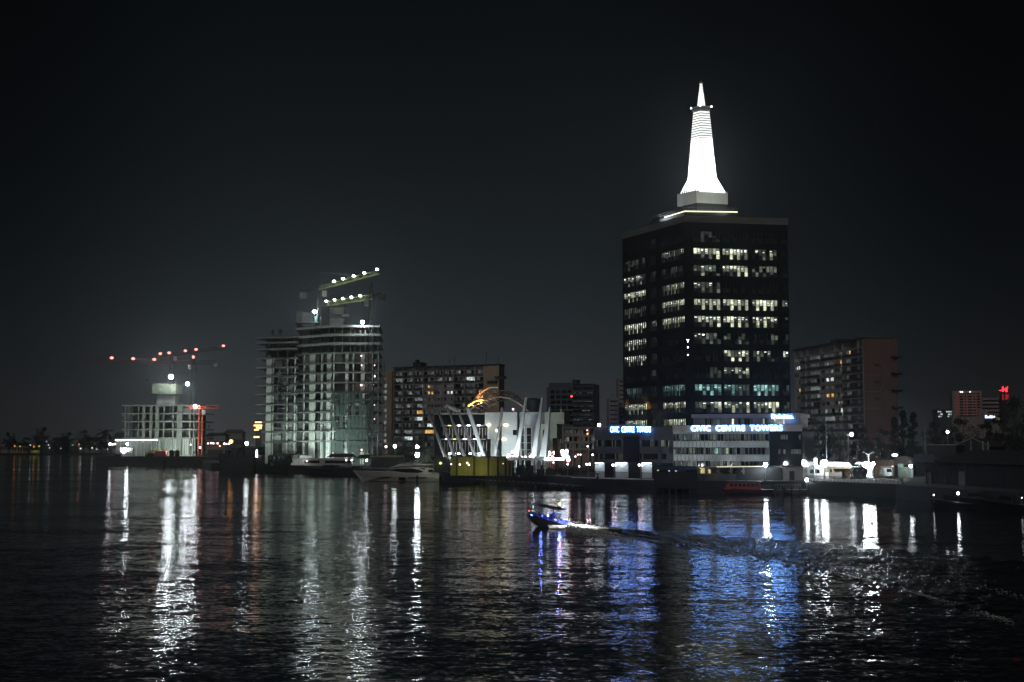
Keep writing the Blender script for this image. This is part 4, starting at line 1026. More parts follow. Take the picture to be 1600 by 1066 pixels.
for (px0, px1, py0, lab, D, m, sd) in ((853, 927, 597, 'dark mid height tower between the finned hall and the office tower', 620, 'stone_dark', 31),):
    f = Fac(px0, D, px1, D - 6); t = fthing('office_block', lab, 'office building', f, GZ)
    zf = lambda py: f.z(py) - GZ
    us_ = [f.u(c) for c in (853.5, 860, 870, 880, 895, 926.5)]
    k = MB(); k.box(0.3, f.u(858), .5, 14, 0, zf(605)); k.box(f.u(858.01), f.u(895), 0, 16, 0, zf(598)); k.build('wall', M['stone_dark'], t)
    k = MB(); k.box(f.u(895.05), f.L, .6, 16, 0, zf(600)); k.build('office_wing', M['pane'], t)
    k = MB(); k.box(f.u(894), f.u(902), 1, 7, zf(600) + .01, zf(593)); k.build('roof_room', M['darkwall'], t)
    k = MB()
    for i in range(10): z = zf(604 + 7.1 * i); k.box(f.u(895.2), f.L + .1, .1, .59, z - .55, z + .55)
    for px in (895.2, 910, 926.8): x = f.u(px); k.box(x - .2, x + .2, .05, .595, 0, zf(600))
    k.build('spandrel_band', M['darkwall'], t)
    k = MB(); rnd = random.Random(4)
    for i in range(7):
        for j in range(4): x = f.u(859.5 + 9 * j); z = zf(612 + 8.2 * i); k.box(x + .3, x + 2.0 + rnd.random(), -.12, -.004, z - .8, z + .8)
    k.build('window_panel', M['pane'], t)
    for py, key in ((613.5, 'w4'), (626, 'w3'), (634, 'w4'), (640.5, 'w2'), (655, 'w3'), (648, 'w4'), (662, 'w4')):
        m = MB(); z = zf(py); x = f.u(896.5)
        while x < f.L - 1.2:
            wd = rnd.uniform(.4, 1.6)
            if rnd.random() < .62: m.quad((x, .55, z - .55), (x + wd, .55, z - .55), (x + wd, .55, z + .5), (x, .55, z + .5))
            x += wd + rnd.uniform(.1, .9)
        m.build('lit_storey', E[key], t)
    k = MB(); k.ball((f.u(893.5), -.3, zf(619.5)), .45, 6, 4); k.build('red_lamp', E['red'], t)
for px0, px1, py0, D, lab in ((967, 992, 591, 700, 'faint grey high rise half hidden behind the black office tower'), (951.5, 966.5, 622, 690, 'faint lower grey block beside the black office tower')):
    f = Fac(px0, D, px1, D); t = fthing('distant_block', lab, 'office building', f, GZ); zf = lambda py: f.z(py) - GZ
    k = MB(); k.box(0, f.L, 0, 15, 0, zf(py0)); k.build('wall', M['flatwall'], t)
    k = MB()
    for i in range(12): z = zf(py0 + 4 + 7 * i); k.box(.6, f.L - .6, -.08, -.003, z - .8, z)
    k.build('window_band', M['pane'], t)
    k = MB(); k.box(f.L * .3, f.L * .6, 3, 8, zf(py0) + .01, zf(py0) + 2); k.build('roof_room', M['flatwall'], t)
# small old block in front of the dark tower
f = Fac(870, 432, 929, 428); t = fthing('small_apartment_block', 'old three storey block of lit balconies left of the dark podium wing', 'apartment block', f, GZ); zf = lambda py: f.z(py) - GZ
k = MB(); k.box(0, f.L, 1.2, 10, 0, zf(669.5)); k.build('wall', M['tan'], t)
k = MB(); k.box(-.4, f.L + .3, -.3, 10.3, zf(669.3), zf(667.8)); k.build('roof', M['flatwall'], t)
rnd = random.Random(8)
for i, py in enumerate((672, 683, 694)):
    for a, b in ((872, 879), (881, 895), (896, 906), (907, 919), (921, 928)):
        m = MB(); n = 4; x0, x1 = f.u(a), f.u(b)
        for j in range(n):
            m.mat(rnd.choice((0, 0, 1, 2, 2))); m.box(x0 + (x1 - x0) * j / n + .06, x0 + (x1 - x0) * (j + 1) / n - .06, 1.05, 1.19, zf(py + 7.5), zf(py))
        m.build('window', [E['home_dim'], E['home_mid'], M['pane']], t)
    k = MB(); k.box(0, f.L, -.2, 1.19, zf(py + 10), zf(py + 9)); k.box(f.u(881), f.u(919), -.2, -.05, zf(py + 9) + .01, zf(py + 6.5)); k.build('balcony', M['tan'], t)
k = MB()
for px in (880, 895.5, 906.5, 920): x = f.u(px); k.box(x - .25, x + .25, -.25, 1.18, 0, zf(669.8))
k.build('pier', M['flatwall'], t)
for px, py, key, r in ((918, 672.5, 'pink_dim', .22), (918.5, 678, 'orange_dim', .25), (918.5, 697.5, 'lamp_dim', .22)):
    k = MB(); k.ball((f.u(px), -.4, zf(py)), r, 7, 5); k.build('balcony_lamp', E[key], t)

# ---------------------------------------------------------------- white hall with leaning fins
FH = Fac(674, 345, 882, 340)
hall = fthing('finned_hall', 'white hall with leaning blade fins and an orange lit roof lattice', 'event hall', FH, GZ)
hu = lambda px: FH.u(px); hz = lambda py: P(780, py, FH.D(780)).z - GZ
k = MB(); k.box(hu(676), hu(757), 2, 26, 0, hz(645)); k.build('glass_hall', M['pane'], hall)
k = MB()
for py in (664.5, 686): k.box(hu(690) - .5, hu(757), 1.2, 1.99, hz(py) - .25, hz(py) + .1)
k.box(hu(676), hu(757), 1.4, 1.98, hz(647.5), hz(645) - .02); k.build('hall_ledge', M['stone'], hall)
k = MB()
rnd = random.Random(2)
for i in range(15):
    x = hu(690 + 66 * i / 14); k.box(x, x + .35, 1.6, 1.95, hz(684 if i % 2 else 680), hz(668)); k.box(x + .3, x + .6, 1.6, 1.95, hz(706), hz(690))
k.build('hall_mullions', M['flatwall'], hall)
k = MB()
for px in (699, 706, 713, 720, 731, 738, 745, 752): k.box(hu(px), hu(px) + .7, 1.7, 1.9, hz(710), hz(708))
k.build('entrance_lamp', E['tube'], hall)
for px, py in ((701, 664.7), (716, 664.7), (731, 664.6), (747, 664.4), (697, 686), (709, 686), (725, 686), (741, 686)):
    k = MB(); k.box(hu(px) - .35, hu(px) + .35, .9, 1.19, hz(py) - .12, hz(py) + .1); k.build('ledge_lamp', E['yellow'] if px in (701, 709) else E['lamp_dim'], hall)
k = MB()
k.box(hu(757.2), hu(783), .2, 18, hz(664), hz(644.5)); k.box(hu(761), hu(779.5), .6, 18, hz(686) - .0, hz(664) - .01); k.box(hu(765.5), hu(776), 1.2, 12, 0, hz(686) - .02)
k.box(hu(783.2), hu(806.8), .8, 18, 0, hz(644)); k.build('panel_wall', M['panel'], hall)
k = MB()
k.box(hu(850.2), hu(881), 1.2, 16, hz(662.5), hz(644.5)); k.box(hu(844), hu(869), 1.6, 15, hz(685), hz(662.6)); k.box(hu(843), hu(862), 2.2, 14, 0, hz(685.1))
k.box(hu(874), hu(876.5), 2, 4, hz(644.4), hz(639)); k.build('east_wing', mat('pale green render', (.50, .54, .44), .7, .2, .3), hall)
k = MB()
for px, a, b in ((774, 690, 702), (777, 667, 680), (801, 672, 680), (848, 672, 683), (846.5, 691, 704)): k.box(hu(px), hu(px) + 1.0, .15 if px < 780 else .6, .75 if px < 805 else 1.55, hz(b), hz(a))
k.build('slot_window', M['pane'], hall)
# drum with tall window
k = MB(); R0 = (hu(851) - hu(806.8)) / 2; xc = (hu(851) + hu(806.8)) / 2
arc = [(xc + R0 * cos(pi + pi * i / 24), 5 + R0 * sin(pi + pi * i / 24)) for i in range(25)]
k.loft([[(x, y, 0) for x, y in arc] + [(xc + R0, 14, 0), (xc - R0, 14, 0)], [(x, y, hz(644)) for x, y in arc] + [(xc + R0, 14, hz(644)), (xc - R0, 14, hz(644))]]); k.build('drum', M['fin'], hall)
k = MB(); R1 = R0 * .62; arc1 = [(xc + R1 * cos(pi + pi * i / 16), 6 + R1 * sin(pi + pi * i / 16)) for i in range(33)]
rings = []
for f_, z in ((1, hz(644) + .01), (1, hz(626)), (.8, hz(622.5)), (.3, hz(621))): rings.append([(xc + (x - xc) * f_, 6 + (y - 6) * f_, z) for x, y in arc1[:32]])
k.loft(rings); k.build('roof_drum', M['stone_dark'], hall)
def drum_y(x, o): return 5 - sqrt(max(0, R0 * R0 - (x - xc) ** 2)) - o
k = MB()
for a, b in ((813.5, 818.5), (822.5, 829.5)): x0, x1 = hu(a), hu(b); k.box(x0, x1, drum_y((x0 + x1) / 2, .35), drum_y((x0 + x1) / 2, -.3), .2, hz(669))
k.build('tall_window', M['pane'], hall)
k = MB(); yb = drum_y(xc - .5, .42)
for a, b in ((812.8, 813.8), (818.3, 819.2), (821.7, 822.6), (829.3, 831)): k.box(hu(a), hu(b), yb - .12, yb + .9, 0, hz(668))
k.box(hu(812.8), hu(831), yb - .14, yb + .85, hz(668) + .01, hz(667))
for py in (680, 692, 703): k.box(hu(813), hu(830), yb - .08, yb + .4, hz(py) - .08, hz(py) + .08)
k.build('window_frame', M['white'], hall)
def fin(xt0, xt1, yt, xb0, xb1, yb, v0, dep, mname='fin', flare=None):
    k = MB(); zt, zb = hz(yt), max(0, hz(yb)); v1 = v0 + dep
    k.hexa([(hu(xb0), v0, zb), (hu(xb1), v0, zb), (hu(xb1), v1, zb), (hu(xb0), v1, zb), (hu(xt0), v0, zt), (hu(xt1), v0, zt), (hu(xt1), v1, zt), (hu(xt0), v1, zt)])
    return k.build('fin', M[mname], hall)
for xt, yt, xb in ((672.5, 643, 697.5), (687, 642, 713), (702.5, 636, 728), (717, 638, 745)): fin(xt, xt + 1.7, yt, xb, xb + 3.0, 714, -4.5, 2.2, 'steel')  # darker metal stands for the weaker light on the left fins
fin(732, 737, 637.5, 757.5, 762.5, 714, -4.5, 1.6)
fin(786.4, 789, 637.5, 775, 778, 714, -4.0, 2.0, 'steel')
fin(825.3, 827.6, 622.5, 808.5, 815, 714, -6.5, 2.2, 'panel'); fin(850, 852.4, 623, 833.5, 842.5, 714, -6.0, 2.2, 'panel'); fin(861, 863, 638, 846, 856.5, 714, -5.0, 2.0, 'panel')
k = MB(); k.tube((hu(700), -4, hz(634)), (hu(722), -4, hz(643)), .5, 6); k.tube((hu(826), -5, hz(646)), (hu(849), -5, hz(646)), .18, 5); k.tube((hu(838), -5, hz(646)), (hu(838), -5, hz(651)), .12, 4); k.build('fin_tie', M['fin'], hall)
# roof lattice: a diamond grid shell, its left half lit orange from within
k = MB(); xa, xb = hu(730), hu(824); za, zh = hz(640), hz(604.5)
def shell(s, c):
    """s along the arch -1..1, c across 0..1"""
    return Vector(((xa + xb) / 2 + s * (xb - xa) / 2, 2 + 22 * c, za - 0.5 + (zh - za) * (1 - abs(s) ** 2.1) * (1 - .35 * (2 * c - 1) ** 2)))
NA = 12
kk = MB()
for i in range(NA):
    s0, s1 = -1 + 2 * i / NA, -1 + 2 * (i + 1) / NA
    for c0, c1 in ((0, .5), (.5, 1)):
        kk.tube(shell(s0, c0), shell(s1, c1), .11, 4); kk.tube(shell(s1, c0), shell(s0, c1), .11, 4)
    kk.tube(shell(s0, 0), shell(s0, 1), .08, 4)
lp = mat('lattice paint', (.45, .40, .33), .5, .2, 1)
for ci in (0, .5, 1): k = MB(); k.path([shell(-1 + 2 * i / 28, ci) for i in range(29)], .22 if ci != .5 else .16, 5); k.build('roof_arch', lp, hall)
kk.build('roof_lattice', lp, hall)
k = MB(); k.path([Vector((hu(731), -1, hz(634.5))).lerp(Vector((hu(765), -1, hz(627))), i / 8) + Vector((0, 0, 1.0 * sin(pi * i / 8))) for i in range(9)], .34, 5)
k.path([Vector((hu(739), -.8, hz(629))).lerp(Vector((hu(779), -.8, hz(605))), i / 10) + Vector((0, 0, 1.5 * sin(pi * i / 10))) for i in range(11)], .32, 5)
k.path([(hu(748), -.6, hz(631)), (hu(762), 4, hz(642))], .14, 4); k.path([(hu(757), -.6, hz(628)), (hu(768), 4, hz(640))], .14, 4)
k.path([(hu(737), -.6, hz(633)), (hu(756), 3, hz(643))], .12, 4); k.path([(hu(762), 1, hz(635)), (hu(777), 1, hz(629.5))], .16, 4); k.path([(hu(768), 2, hz(642)), (hu(777), 2, hz(630))], .1, 4)
k.path([(hu(741), 0, hz(627)), (hu(757), 0, hz(612))], .16, 4); k.path([(hu(748), 0, hz(628)), (hu(759), 0, hz(611))], .16, 4); k.path([(hu(758), 0, hz(611.5)), (hu(777), 0, hz(627))], .17, 4); k.path([(hu(769), 0, hz(608)), (hu(777), 0, hz(615))], .14, 4)
k.build('lit_truss', lp, hall)
for px, py, w_ in ((744, 643, 9000), (762, 644, 8000)):
    l = bpy.data.lights.new('lattice_lamp', 'SPOT'); l.spot_size = radians(130); l.spot_blend = .3; l.energy = w_; l.color = (1, .36, .04); l.shadow_soft_size = .3
    o = bpy.data.objects.new('lattice_lamp', l); COL.objects.link(o); o.parent = hall; o.location = (hu(px), -2.0 if px < 755 else 6, hz(py)); o.rotation_euler = (pi, -.2, 0); l.spot_size = radians(105)
for px, py, key in ((753.5, 629, 'orange_dim'), (803, 640, 'pink_dim')):
    k = MB(); k.ball((hu(px), -1.6, hz(py)), .28, 8, 5); k.build('lattice_spot', E[key], hall)
for px, py, v in ((763, 664.3, .1), (790, 664.3, .7), (787, 686.5, .7), (777.5, 673, .5)):
    k = MB(); k.box(hu(px) - .5, hu(px) + .5, v - .28, v - .02, hz(py) - .12, hz(py) + .12); ob = k.build('wall_lamp', emi('warm wall lamp', (1, .82, .45), 12), hall)
for px, tx, wt, lab in ((770, 775, 2300, 'hall floodlight before the pale panel wall'), (797, 796, 3600, 'hall floodlight between the first leaning white fins'), (822, 824, 3600, 'hall floodlight at the foot of the curved drum'), (850, 855, 3900, 'hall floodlight before the pale green wing'), (690, 700, 1100, 'hall floodlight at the leftmost leaning fins'), (735, 742, 1100, 'hall floodlight at the big slanted fin')):
    q = FH.at(hu(px), -11, GZ + 3.9); b = FH.at(hu(tx), 0, GZ + 9.5)
    flood(q, b, wt, (.86, .97, 1.0), lab, 130)
# white quay slab, yellow green wall and fence before the hall
f = Fac(704, 331, 803, 327); t = fthing('garden_wall', 'long yellow green lit wall below the finned hall', 'wall', f, GZ)
zf = lambda py: f.z(py) - GZ
k = MB(); k.box(0, f.L, 0, .5, -.5, zf(714.5)); k.build('wall_body', M['greenwall'], t)
k = MB(); k.box(-.3, f.L, -.25, .7, zf(714.4), zf(713)); k.build('coping', M['darkwall'], t)
k = MB()
for px in (714, 741, 763, 778, 790, 796): x = f.u(px); k.box(x - .16, x + .16, -.3, -.004, -.4, zf(714.6))
k.build('buttress', M['darkwall'], t)
for px, py, sz_ in ((748, 735, 20), (716, 733, 16)):
    q = P(px, py, 322); l = bpy.data.lights.new('wall_fill', 'SPOT'); l.spot_size = radians(150); l.spot_blend = .6; l.energy = 160; l.color = (.95, .9, .25); l.shadow_soft_size = .4  # unseen spot without a fixture, added to light the wall
    o = bpy.data.objects.new('wall_fill', l); COL.objects.link(o); o.location = (q.x, f.a.y - 5.5, GZ + .8); o.rotation_euler = (radians(100), 0, 0)
for px, py, key, r, lab in ((705, 725.5, 'pink_dim', .2, 'pink lamp left of the yellow green wall'), (718.5, 726, 'pink_dim', .24, 'pink lamp before the yellow green wall, under its left end'), (730, 723.5, 'pink_dim', .24, 'upper pink lamp of the pair on the yellow green wall'), (732.5, 726.5, 'pink_dim', .24, 'lower pink lamp of the pair on the yellow green wall'),
                           (786, 724.5, 'yellow', .14, 'small lamp at the right end of the yellow green wall')):
    lamp_post(P(px, py, 324), GZ, E[key], lab, r, name='garden_lamp', stick=.05)
f = Fac(793, 322, 851, 319); t = fthing('terrace_slab', 'pale terrace slab edge lined with pink lamps below the hall drum', 'terrace', f, GZ)
k = MB(); k.box(0, f.L, 0, 14, f.z(719.5) - GZ, f.z(715) - GZ); k.build('slab', M['panel'], t)
k = MB()
for i in range(9): x = f.L * (i + .5) / 9; k.box(x - .12, x + .12, .3, .54, 0, f.z(719.6) - GZ)
k.build('post', M['black'], t)
f = Fac(800, 318, 893, 309); t = fthing('dock_screen', 'dark screen of posts and panels along the dock below the terrace', 'fence', f, GZ)
k = MB(); rnd = random.Random(5)
for i in range(34):
    x = f.L * i / 33; k.box(x - .07, x + .07, 0, .14, -.4, rnd.choice((2.4, 3.0, 3.2)))
    if rnd.random() < .75: k.box(x + .08, x + f.L / 33 - .08, .03, .09, -.4, rnd.uniform(1.2, 2.5))
k.box(0, f.L, .01, .13, 1.3, 1.4); k.build('panel', M['darkwall'], t)
T_ = [(800.5, 706, 'pink', .28), (793, 714.5, 'pink', .2), (797, 713, 'pink', .22), (801.5, 713, 'pink_dim', .22), (816, 714, 'pink_dim', .2), (821, 714, 'pink', .26), (828, 713.7, 'pink', .24), (833, 714, 'lamp', .2), (794.5, 710.5, 'lamp_dim', .2)]
TL = ['tallest pink lamp on the terrace slab, before the drum', 'pink lamp at the left end of the terrace slab', 'second pink lamp from the left end of the terrace slab', 'pink lamp under the tallest terrace lamp, right', 'dim pink lamp left of the brightest terrace lamp', 'brightest pink lamp on the terrace slab before the tall window', 'pink lamp right of the tall window on the terrace slab', 'white lamp at the foot of the second white fin', 'small white lamp over the left end of the terrace']
for (px, py, key, r), lab in zip(T_, TL): lamp_post(P(px, py, 321), FH.z(719) if 0 else P(800, 715, 321).z, E[key], lab, r, name='terrace_lamp', stick=.05)
# blown out floodlight, tower of fairground lamps
t = thing('lamp_cluster', 'blown out heart shaped cluster of white floodlights beside the hall', 'floodlight', (P(882, 700, 316).x, 316, GZ))
k = MB(); z0 = P(882, 709, 316).z - GZ
for dx, dz_, r in ((-.55, .55, .45), (.5, .6, .45), (-.35, -.1, .5), (.35, -.1, .5), (0, -.6, .5), (0, .2, .5)): k.ball((dx, 0, z0 + dz_), r, 9, 6)
k.build('lens', E['lamp_dim'], t, True); k = MB(); k.tube((0, .3, 0), (0, .3, z0), .1); k.build('pole', M['pole'], t)
t = thing('fairground_lights', 'small tower of pink and white lamps right of the last white fin', 'lights', (P(861, 700, 318).x, 318, GZ))
zt = P(861, 702, 318).z - GZ; rnd = random.Random(6)
k = MB(); lattice(k, (0, 0, 0), (0, 0, zt), 1.5, 5, .07); k.build('frame', M['red'], t)
for i in range(14):
    k = MB(); z = zt * (.42 + .58 * rnd.random()); k.ball((rnd.uniform(-.9, .9), -.9, z), rnd.uniform(.12, .24), 7, 5); k.build('lamp_head', E['pink' if i % 3 else 'lamp_dim'], t, True)
k = MB(); z1 = P(861, 718.5, 318).z - GZ
k.box(-1.7, 3.3, -1.2, -.9, z1 - .1, z1 + .45); k.build('light_bar', E['tube'], t)
k = MB(); k.ball((4.2, -1, z1), .5, 8, 6); k.build('lamp_ball', E['lamp_dim'], t, True)
L_ = [(603, 698, 420, 'pink', .38, 'left lamp before the pale stair tower of the apartment block'), (617, 697.5, 420, 'lamp', .5, 'bright lamp second from the pale stair tower'), (652, 698.5, 420, 'lamp', .55, 'bright lamp above the blue white glare left of the hall'), (684.5, 698.5, 420, 'pink', .36, 'pink lamp just left of the leaning fins'),
      (652, 711, 395, 'lamp_hot', .6, 'blue white glaring lamp over the white yacht'), (541, 719.3, 425, 'pink', .26, 'left pink lamp of a pair on the white pontoon'), (549.3, 719.3, 425, 'pink', .26, 'right pink lamp of a pair on the white pontoon'), (572.7, 719.5, 420, 'lamp', .3, 'white lamp on the dark dock right of the pontoon'),
      (588, 719.5, 418, 'yellow', .26, 'small yellow lamp on the dark dock'), (603.5, 721, 418, 'orange', .26, 'orange lamp on the dark dock behind the yacht bow'), (692, 707, 380, 'lamp', .35, 'white lamp at the foot of the leftmost fin'), (565, 703, 455, 'pink_dim', .3, 'pink lamp at the right foot of the wide tower shell'),
      (840, 716.5, 322, 'lamp_dim', .3, 'white lamp low beside the fairground lights'), (888.5, 714, 312, 'lamp_dim', .22, 'small white lamp right of the blown out cluster'), (887.5, 721.3, 310, 'red', .25, 'red pink lamp right below the blown out cluster'), (887, 725.5, 309, 'lamp_dim', .2, 'small white lamp under the red one by the dock'),
      (899, 713.5, 400, 'pink_dim', .3, 'lower left lamp before the old three storey block'), (903, 710.5, 400, 'pink_dim', .26, 'second lamp before the old three storey block'), (907, 710.5, 400, 'pink_dim', .26, 'third lamp before the old three storey block'), (926, 710.7, 400, 'lamp_dim', .26, 'white lamp right before the old three storey block'),
      (905, 729, 300, 'lamp_dim', .16, 'tiny lamp behind the quay rail'),
      (936, 664.3, 286.5, 'lamp_dim', .38, 'pair of roof lamps at the left corner of the dark podium wing')]
for px, py, D, key, r, lab in L_: lamp_post(P(px, py, D), GZ if px != 936 else P(936, 667, 286.5).z, E[key], lab, r)
for px, lab in ((919, 'twin globe quay lamp at the left corner of the dark podium wing'), (959.5, 'twin globe quay lamp under the left parapet lettering'), (1001, 'twin globe quay lamp nearest the dark boathouse')):
    D = 276 if px < 950 else 273
    lamp_post(P(px, 725.5 if px < 950 else 726.8, D), GZ, E['twin'], lab, .19, heads=2, spread=.62, group='twin globe quay lamps', name='twin_lamp')
# ---------------------------------------------------------------- trees
def make_tree(name, label, kind, seed, leaf, loc=(0, 0, -500)):
    """10 m tree: tapered trunk with limbs, crown of many leaf sprays in separate clumps"""
    rnd = random.Random(seed); t = thing(name, label, 'tree', loc)
    k = MB(); c = MB()
    if kind == 'palm':
        pts = [Vector((0.12 * i * i * .1, 0, i * .9)) for i in range(9)]
        for i, (a, b) in enumerate(zip(pts, pts[1:])): k.tube(a, b, .24 - .012 * i, 7, .228 - .012 * i)
        top = pts[-1]
        for f in range(17):
            az = f * 2.4; el = rnd.uniform(-.2, 1.1); prev = top; d = Vector((cos(az) * cos(el), sin(az) * cos(el), sin(el)))
            for s in range(7):
                nx = prev + d * .48; d = (d + Vector((0, 0, -.17))).normalized(); side = d.cross(Vector((0, 0, 1))).normalized(); w_ = .55 * (1 - abs(s - 2.5) / 5)
                for sg in (-1, 1):
                    c.quad(prev, nx, nx + side * sg * w_ - Vector((0, 0, .25)), prev + side * sg * w_ * .9 - Vector((0, 0, .25)))
                prev = nx
    else:
        conical = kind == 'cone'
        k.tube((0, 0, 0), (.1, 0, 3.2), .30, 8, .22); k.tube((.1, 0, 3.2), (.2, .1, 6.4 if not conical else 9.4), .22, 8, .06)
        clumps = []
        for i in range(30 if not conical else 26):
            az = rnd.uniform(0, 2 * pi)
            if conical:
                z = rnd.uniform(1.8, 9.6); rr = (10 - z) * .26 * rnd.uniform(.35, 1)
                cl = rnd.uniform(.45, .8)
            else:
                z = rnd.uniform(3.2, 9.4); rr = 3.9 * sqrt(max(.05, 1 - ((z - 6.1) / 3.6) ** 2)) * rnd.uniform(.35, 1.0); cl = rnd.uniform(.7, 1.35)
            q = Vector((rr * cos(az), rr * sin(az), z)); clumps.append((q, cl))
            base = Vector((.1, 0, min(z - .8, rnd.uniform(2.2, 5.5) if not conical else z - .6)))
            mid = base.lerp(q, .55) + Vector((0, 0, -.25)); k.tube(base, mid, .10, 5, .06); k.tube(mid, q, .06, 4, .02)
        for q, cl in clumps:
            for j in range(85 if not conical else 60):
                d = Vector((rnd.gauss(0, 1), rnd.gauss(0, 1), rnd.gauss(0, .75))); d *= cl * .62 * rnd.uniform(.5, 1.15) / max(.6, d.length) * 1.3
                p = q + d; s = rnd.uniform(.10, .24); a = Vector((rnd.gauss(0, 1), rnd.gauss(0, 1), rnd.gauss(0, .6))).normalized() * s; b = a.orthogonal().normalized() * s * .6
                c.quad(p - a, p + b, p + a, p - b)
    k.build('trunk', M['bark'], t); c.build('crown', leaf, t)
    return t
used = set()
protos = {'round': make_tree('broadleaf_tree', '', 'round', 3, M['leaf']), 'wide': make_tree('broadleaf_tree', '', 'round', 8, M['leaf_dark']), 'cone': make_tree('conical_tree', '', 'cone', 5, M['leaf_dark']), 'palm': make_tree('palm_tree', '', 'palm', 6, M['leaf_dark'])}
def tree(kind, px, top_py, D, wpx, ground, label, group, rot=None):
    g_ = P(px, 700, D); h = (P(px, top_py, D).z - ground); s = h / (9.9 if kind != 'palm' else 9.2); wm = wpx * D / FPX
    sx = wm / {'round': 8.6, 'wide': 8.6, 'cone': 4.2, 'palm': 5.6}[kind]
    pr = protos[kind]; loc = (g_.x, D, ground); rot = random.uniform(0, 6.28) if rot is None else rot
    if kind not in used:
        used.add(kind); pr.location = loc; pr.rotation_euler = (0, 0, rot); pr.scale = (sx, sx, s); pr['label'] = label; pr['group'] = group; return pr
    o = copy_thing(pr, loc, rot, label, (sx, sx, s)); o['group'] = group; return o
for a in (
    ('round', 1268, 645, 330, 34, 'leafy tree lit green at the right edge of the pale podium wing'), ('round', 1312, 676, 322, 36, 'lit green tree behind the white kiosk roofs'), ('wide', 1290, 664, 345, 40, 'sparse tree between the two tall poles, before the brown apartment block'),
    ('wide', 1345, 668, 350, 52, 'dark broad tree at the foot of the brown end wall'), ('cone', 1398, 652, 360, 32, 'narrow pointed tree right of the brown end wall, left one'), ('cone', 1412, 641, 362, 36, 'tallest narrow pointed tree right of the brown end wall'), ('wide', 1380, 672, 352, 50, 'dark tree under the middle of the brown end wall'),
    ('cone', 1428, 644, 364, 34, 'narrow pointed tree right of the brown end wall, right one'), ('wide', 1420, 676, 340, 52, 'dark bushy tree below the pointed trees'), ('wide', 1462, 660, 420, 50, 'dark tree below the far white lit windows'),
    ('wide', 1502, 654, 430, 62, 'dark tree in front of the red striped hotel'), ('wide', 1540, 661, 400, 56, 'dark tree under the blue white far sign'), ('wide', 1592, 622, 330, 74, 'big black tree at the right edge below the red sign'), ('wide', 1560, 650, 360, 50, 'dark tree left of the big black tree at the right edge'),
    ('wide', 1480, 672, 380, 54, 'low dark tree left behind the right gabled house'), ('wide', 625, 684, 470, 40, 'dark low tree left of the hall behind the bright lamps'), ('wide', 648, 688, 450, 34, 'dark low tree behind the blue white glaring lamp'), ('round', 668, 700, 400, 22, 'small tree by the leaning fins')):
    tree(*a[:5], GZ, a[5], 'trees on the mainland')
for a in (('wide', 14, 676, 1275, 26, 'thin tree at the far left of the distant shore'), ('wide', 65, 668, 1280, 34, 'tallest round tree on the distant shore'), ('wide', 42, 684, 1270, 36, 'low dark tree left of the tallest round tree on the far shore'), ('wide', 86, 684, 1275, 24, 'low tree right of the tallest round tree on the far shore'),
          ('wide', 104, 676, 1270, 34, 'broad dark tree at the middle of the far shore'), ('wide', 130, 672, 1290, 30, 'domed tree right of the middle of the far shore'), ('palm', 166, 668, 1300, 26, 'palm crown behind the left end of the island'), ('wide', 140, 684, 1265, 26, 'dark tree nearest the island on the far shore'), ('wide', 158, 683, 1266, 22, 'last dark tree before the island on the far shore')):
    tree(*a[:5], 1.6, a[5], 'trees on the distant shore')

# ---------------------------------------------------------------- distant shore: low houses and lamps
for x0, x1, py, D, lab, m in ((1, 22, 688, 1300, 'low house at the left edge of the far shore', 'flatwall'), (22, 44, 692, 1265, 'pale lit wall house behind the far shore lamps', 'tan'), (84, 102, 683, 1310, 'wide roofed house at the middle of the far shore', 'darkwall'), (122, 158, 683, 1340, 'long pale house on the far shore near the island', 'flatwall'), (176, 193, 676, 1340, 'grey block behind the left end of the island', 'flatwall'), (156, 170, 678, 1345, 'second grey block behind the island palm', 'flatwall')):
    f = Fac(x0, D, x1, D); t = fthing('shore_house', lab, 'house', f, 1.6, 'houses on the distant shore')
    h = f.z(py) - 1.6; k = MB(); k.box(0, f.L, 0, 12, 0, h * .72); k.build('wall', M[m], t)
    k = MB(); k.prism([(-.6, -.6), (f.L + .6, -.6), (f.L + .6, 12.6), (-.6, 12.6)], h * .721, h, [(f.L * .2, 4), (f.L * .8, 4), (f.L * .8, 8), (f.L * .2, 8)]); k.build('roof', M['roofing'], t)
    k = MB()
    for i in range(5): x = f.L * (i + .5) / 5; k.box(x - .8, x + .8, -.1, -.005, h * .25, h * .55)
    k.build('window_row', M['pane'], t)
for px, py, key, r, lab in ((23, 697, 'shore_o', 1.0, 'leaning orange flare lamp left on the far shore'), (31.5, 697.5, 'shore_y', .8, 'yellow lamp right of the left orange flare on the far shore'), (47.5, 695.5, 'shore_w', .6, 'white lamp above the middle orange flare'), (53, 698, 'shore_o', 1.0, 'middle orange flare lamp on the far shore'), (61, 697.5, 'shore_y', 1.0, 'yellow lamp beside the middle orange flare'),
                            (76, 695.5, 'shore_w', .55, 'small white lamp under the tallest far shore tree'), (77.5, 700, 'shore_w', .55, 'small low white lamp under the tallest far shore tree'), (72.5, 690, 'shore_w', .4, 'tiny high lamp on the tallest far shore tree'), (113.5, 695.5, 'shore_y', .7, 'yellow green lamp in the middle trees of the far shore'), (123.5, 694.5, 'shore_o', .9, 'upper orange lamp of the right far shore flare'),
                            (126, 701, 'shore_w', .9, 'pink white lamp of the right far shore flare'), (144, 700, 'shore_w', .8, 'bluish white lamp near the right end of the far shore'), (151, 702, 'shore_w', .6, 'white lamp nearest the island on the far shore'), (95, 701, 'shore_w', .4, 'tiny white lamp at the middle of the far shore'), (168, 702, 'shore_w', .5, 'small white lamp at the tip of the island barge')):
    lamp_post(P(px, py, 1258), 1.6, E[key], lab, r, name='shore_lamp', group='lamps on the distant shore', stick=.12)
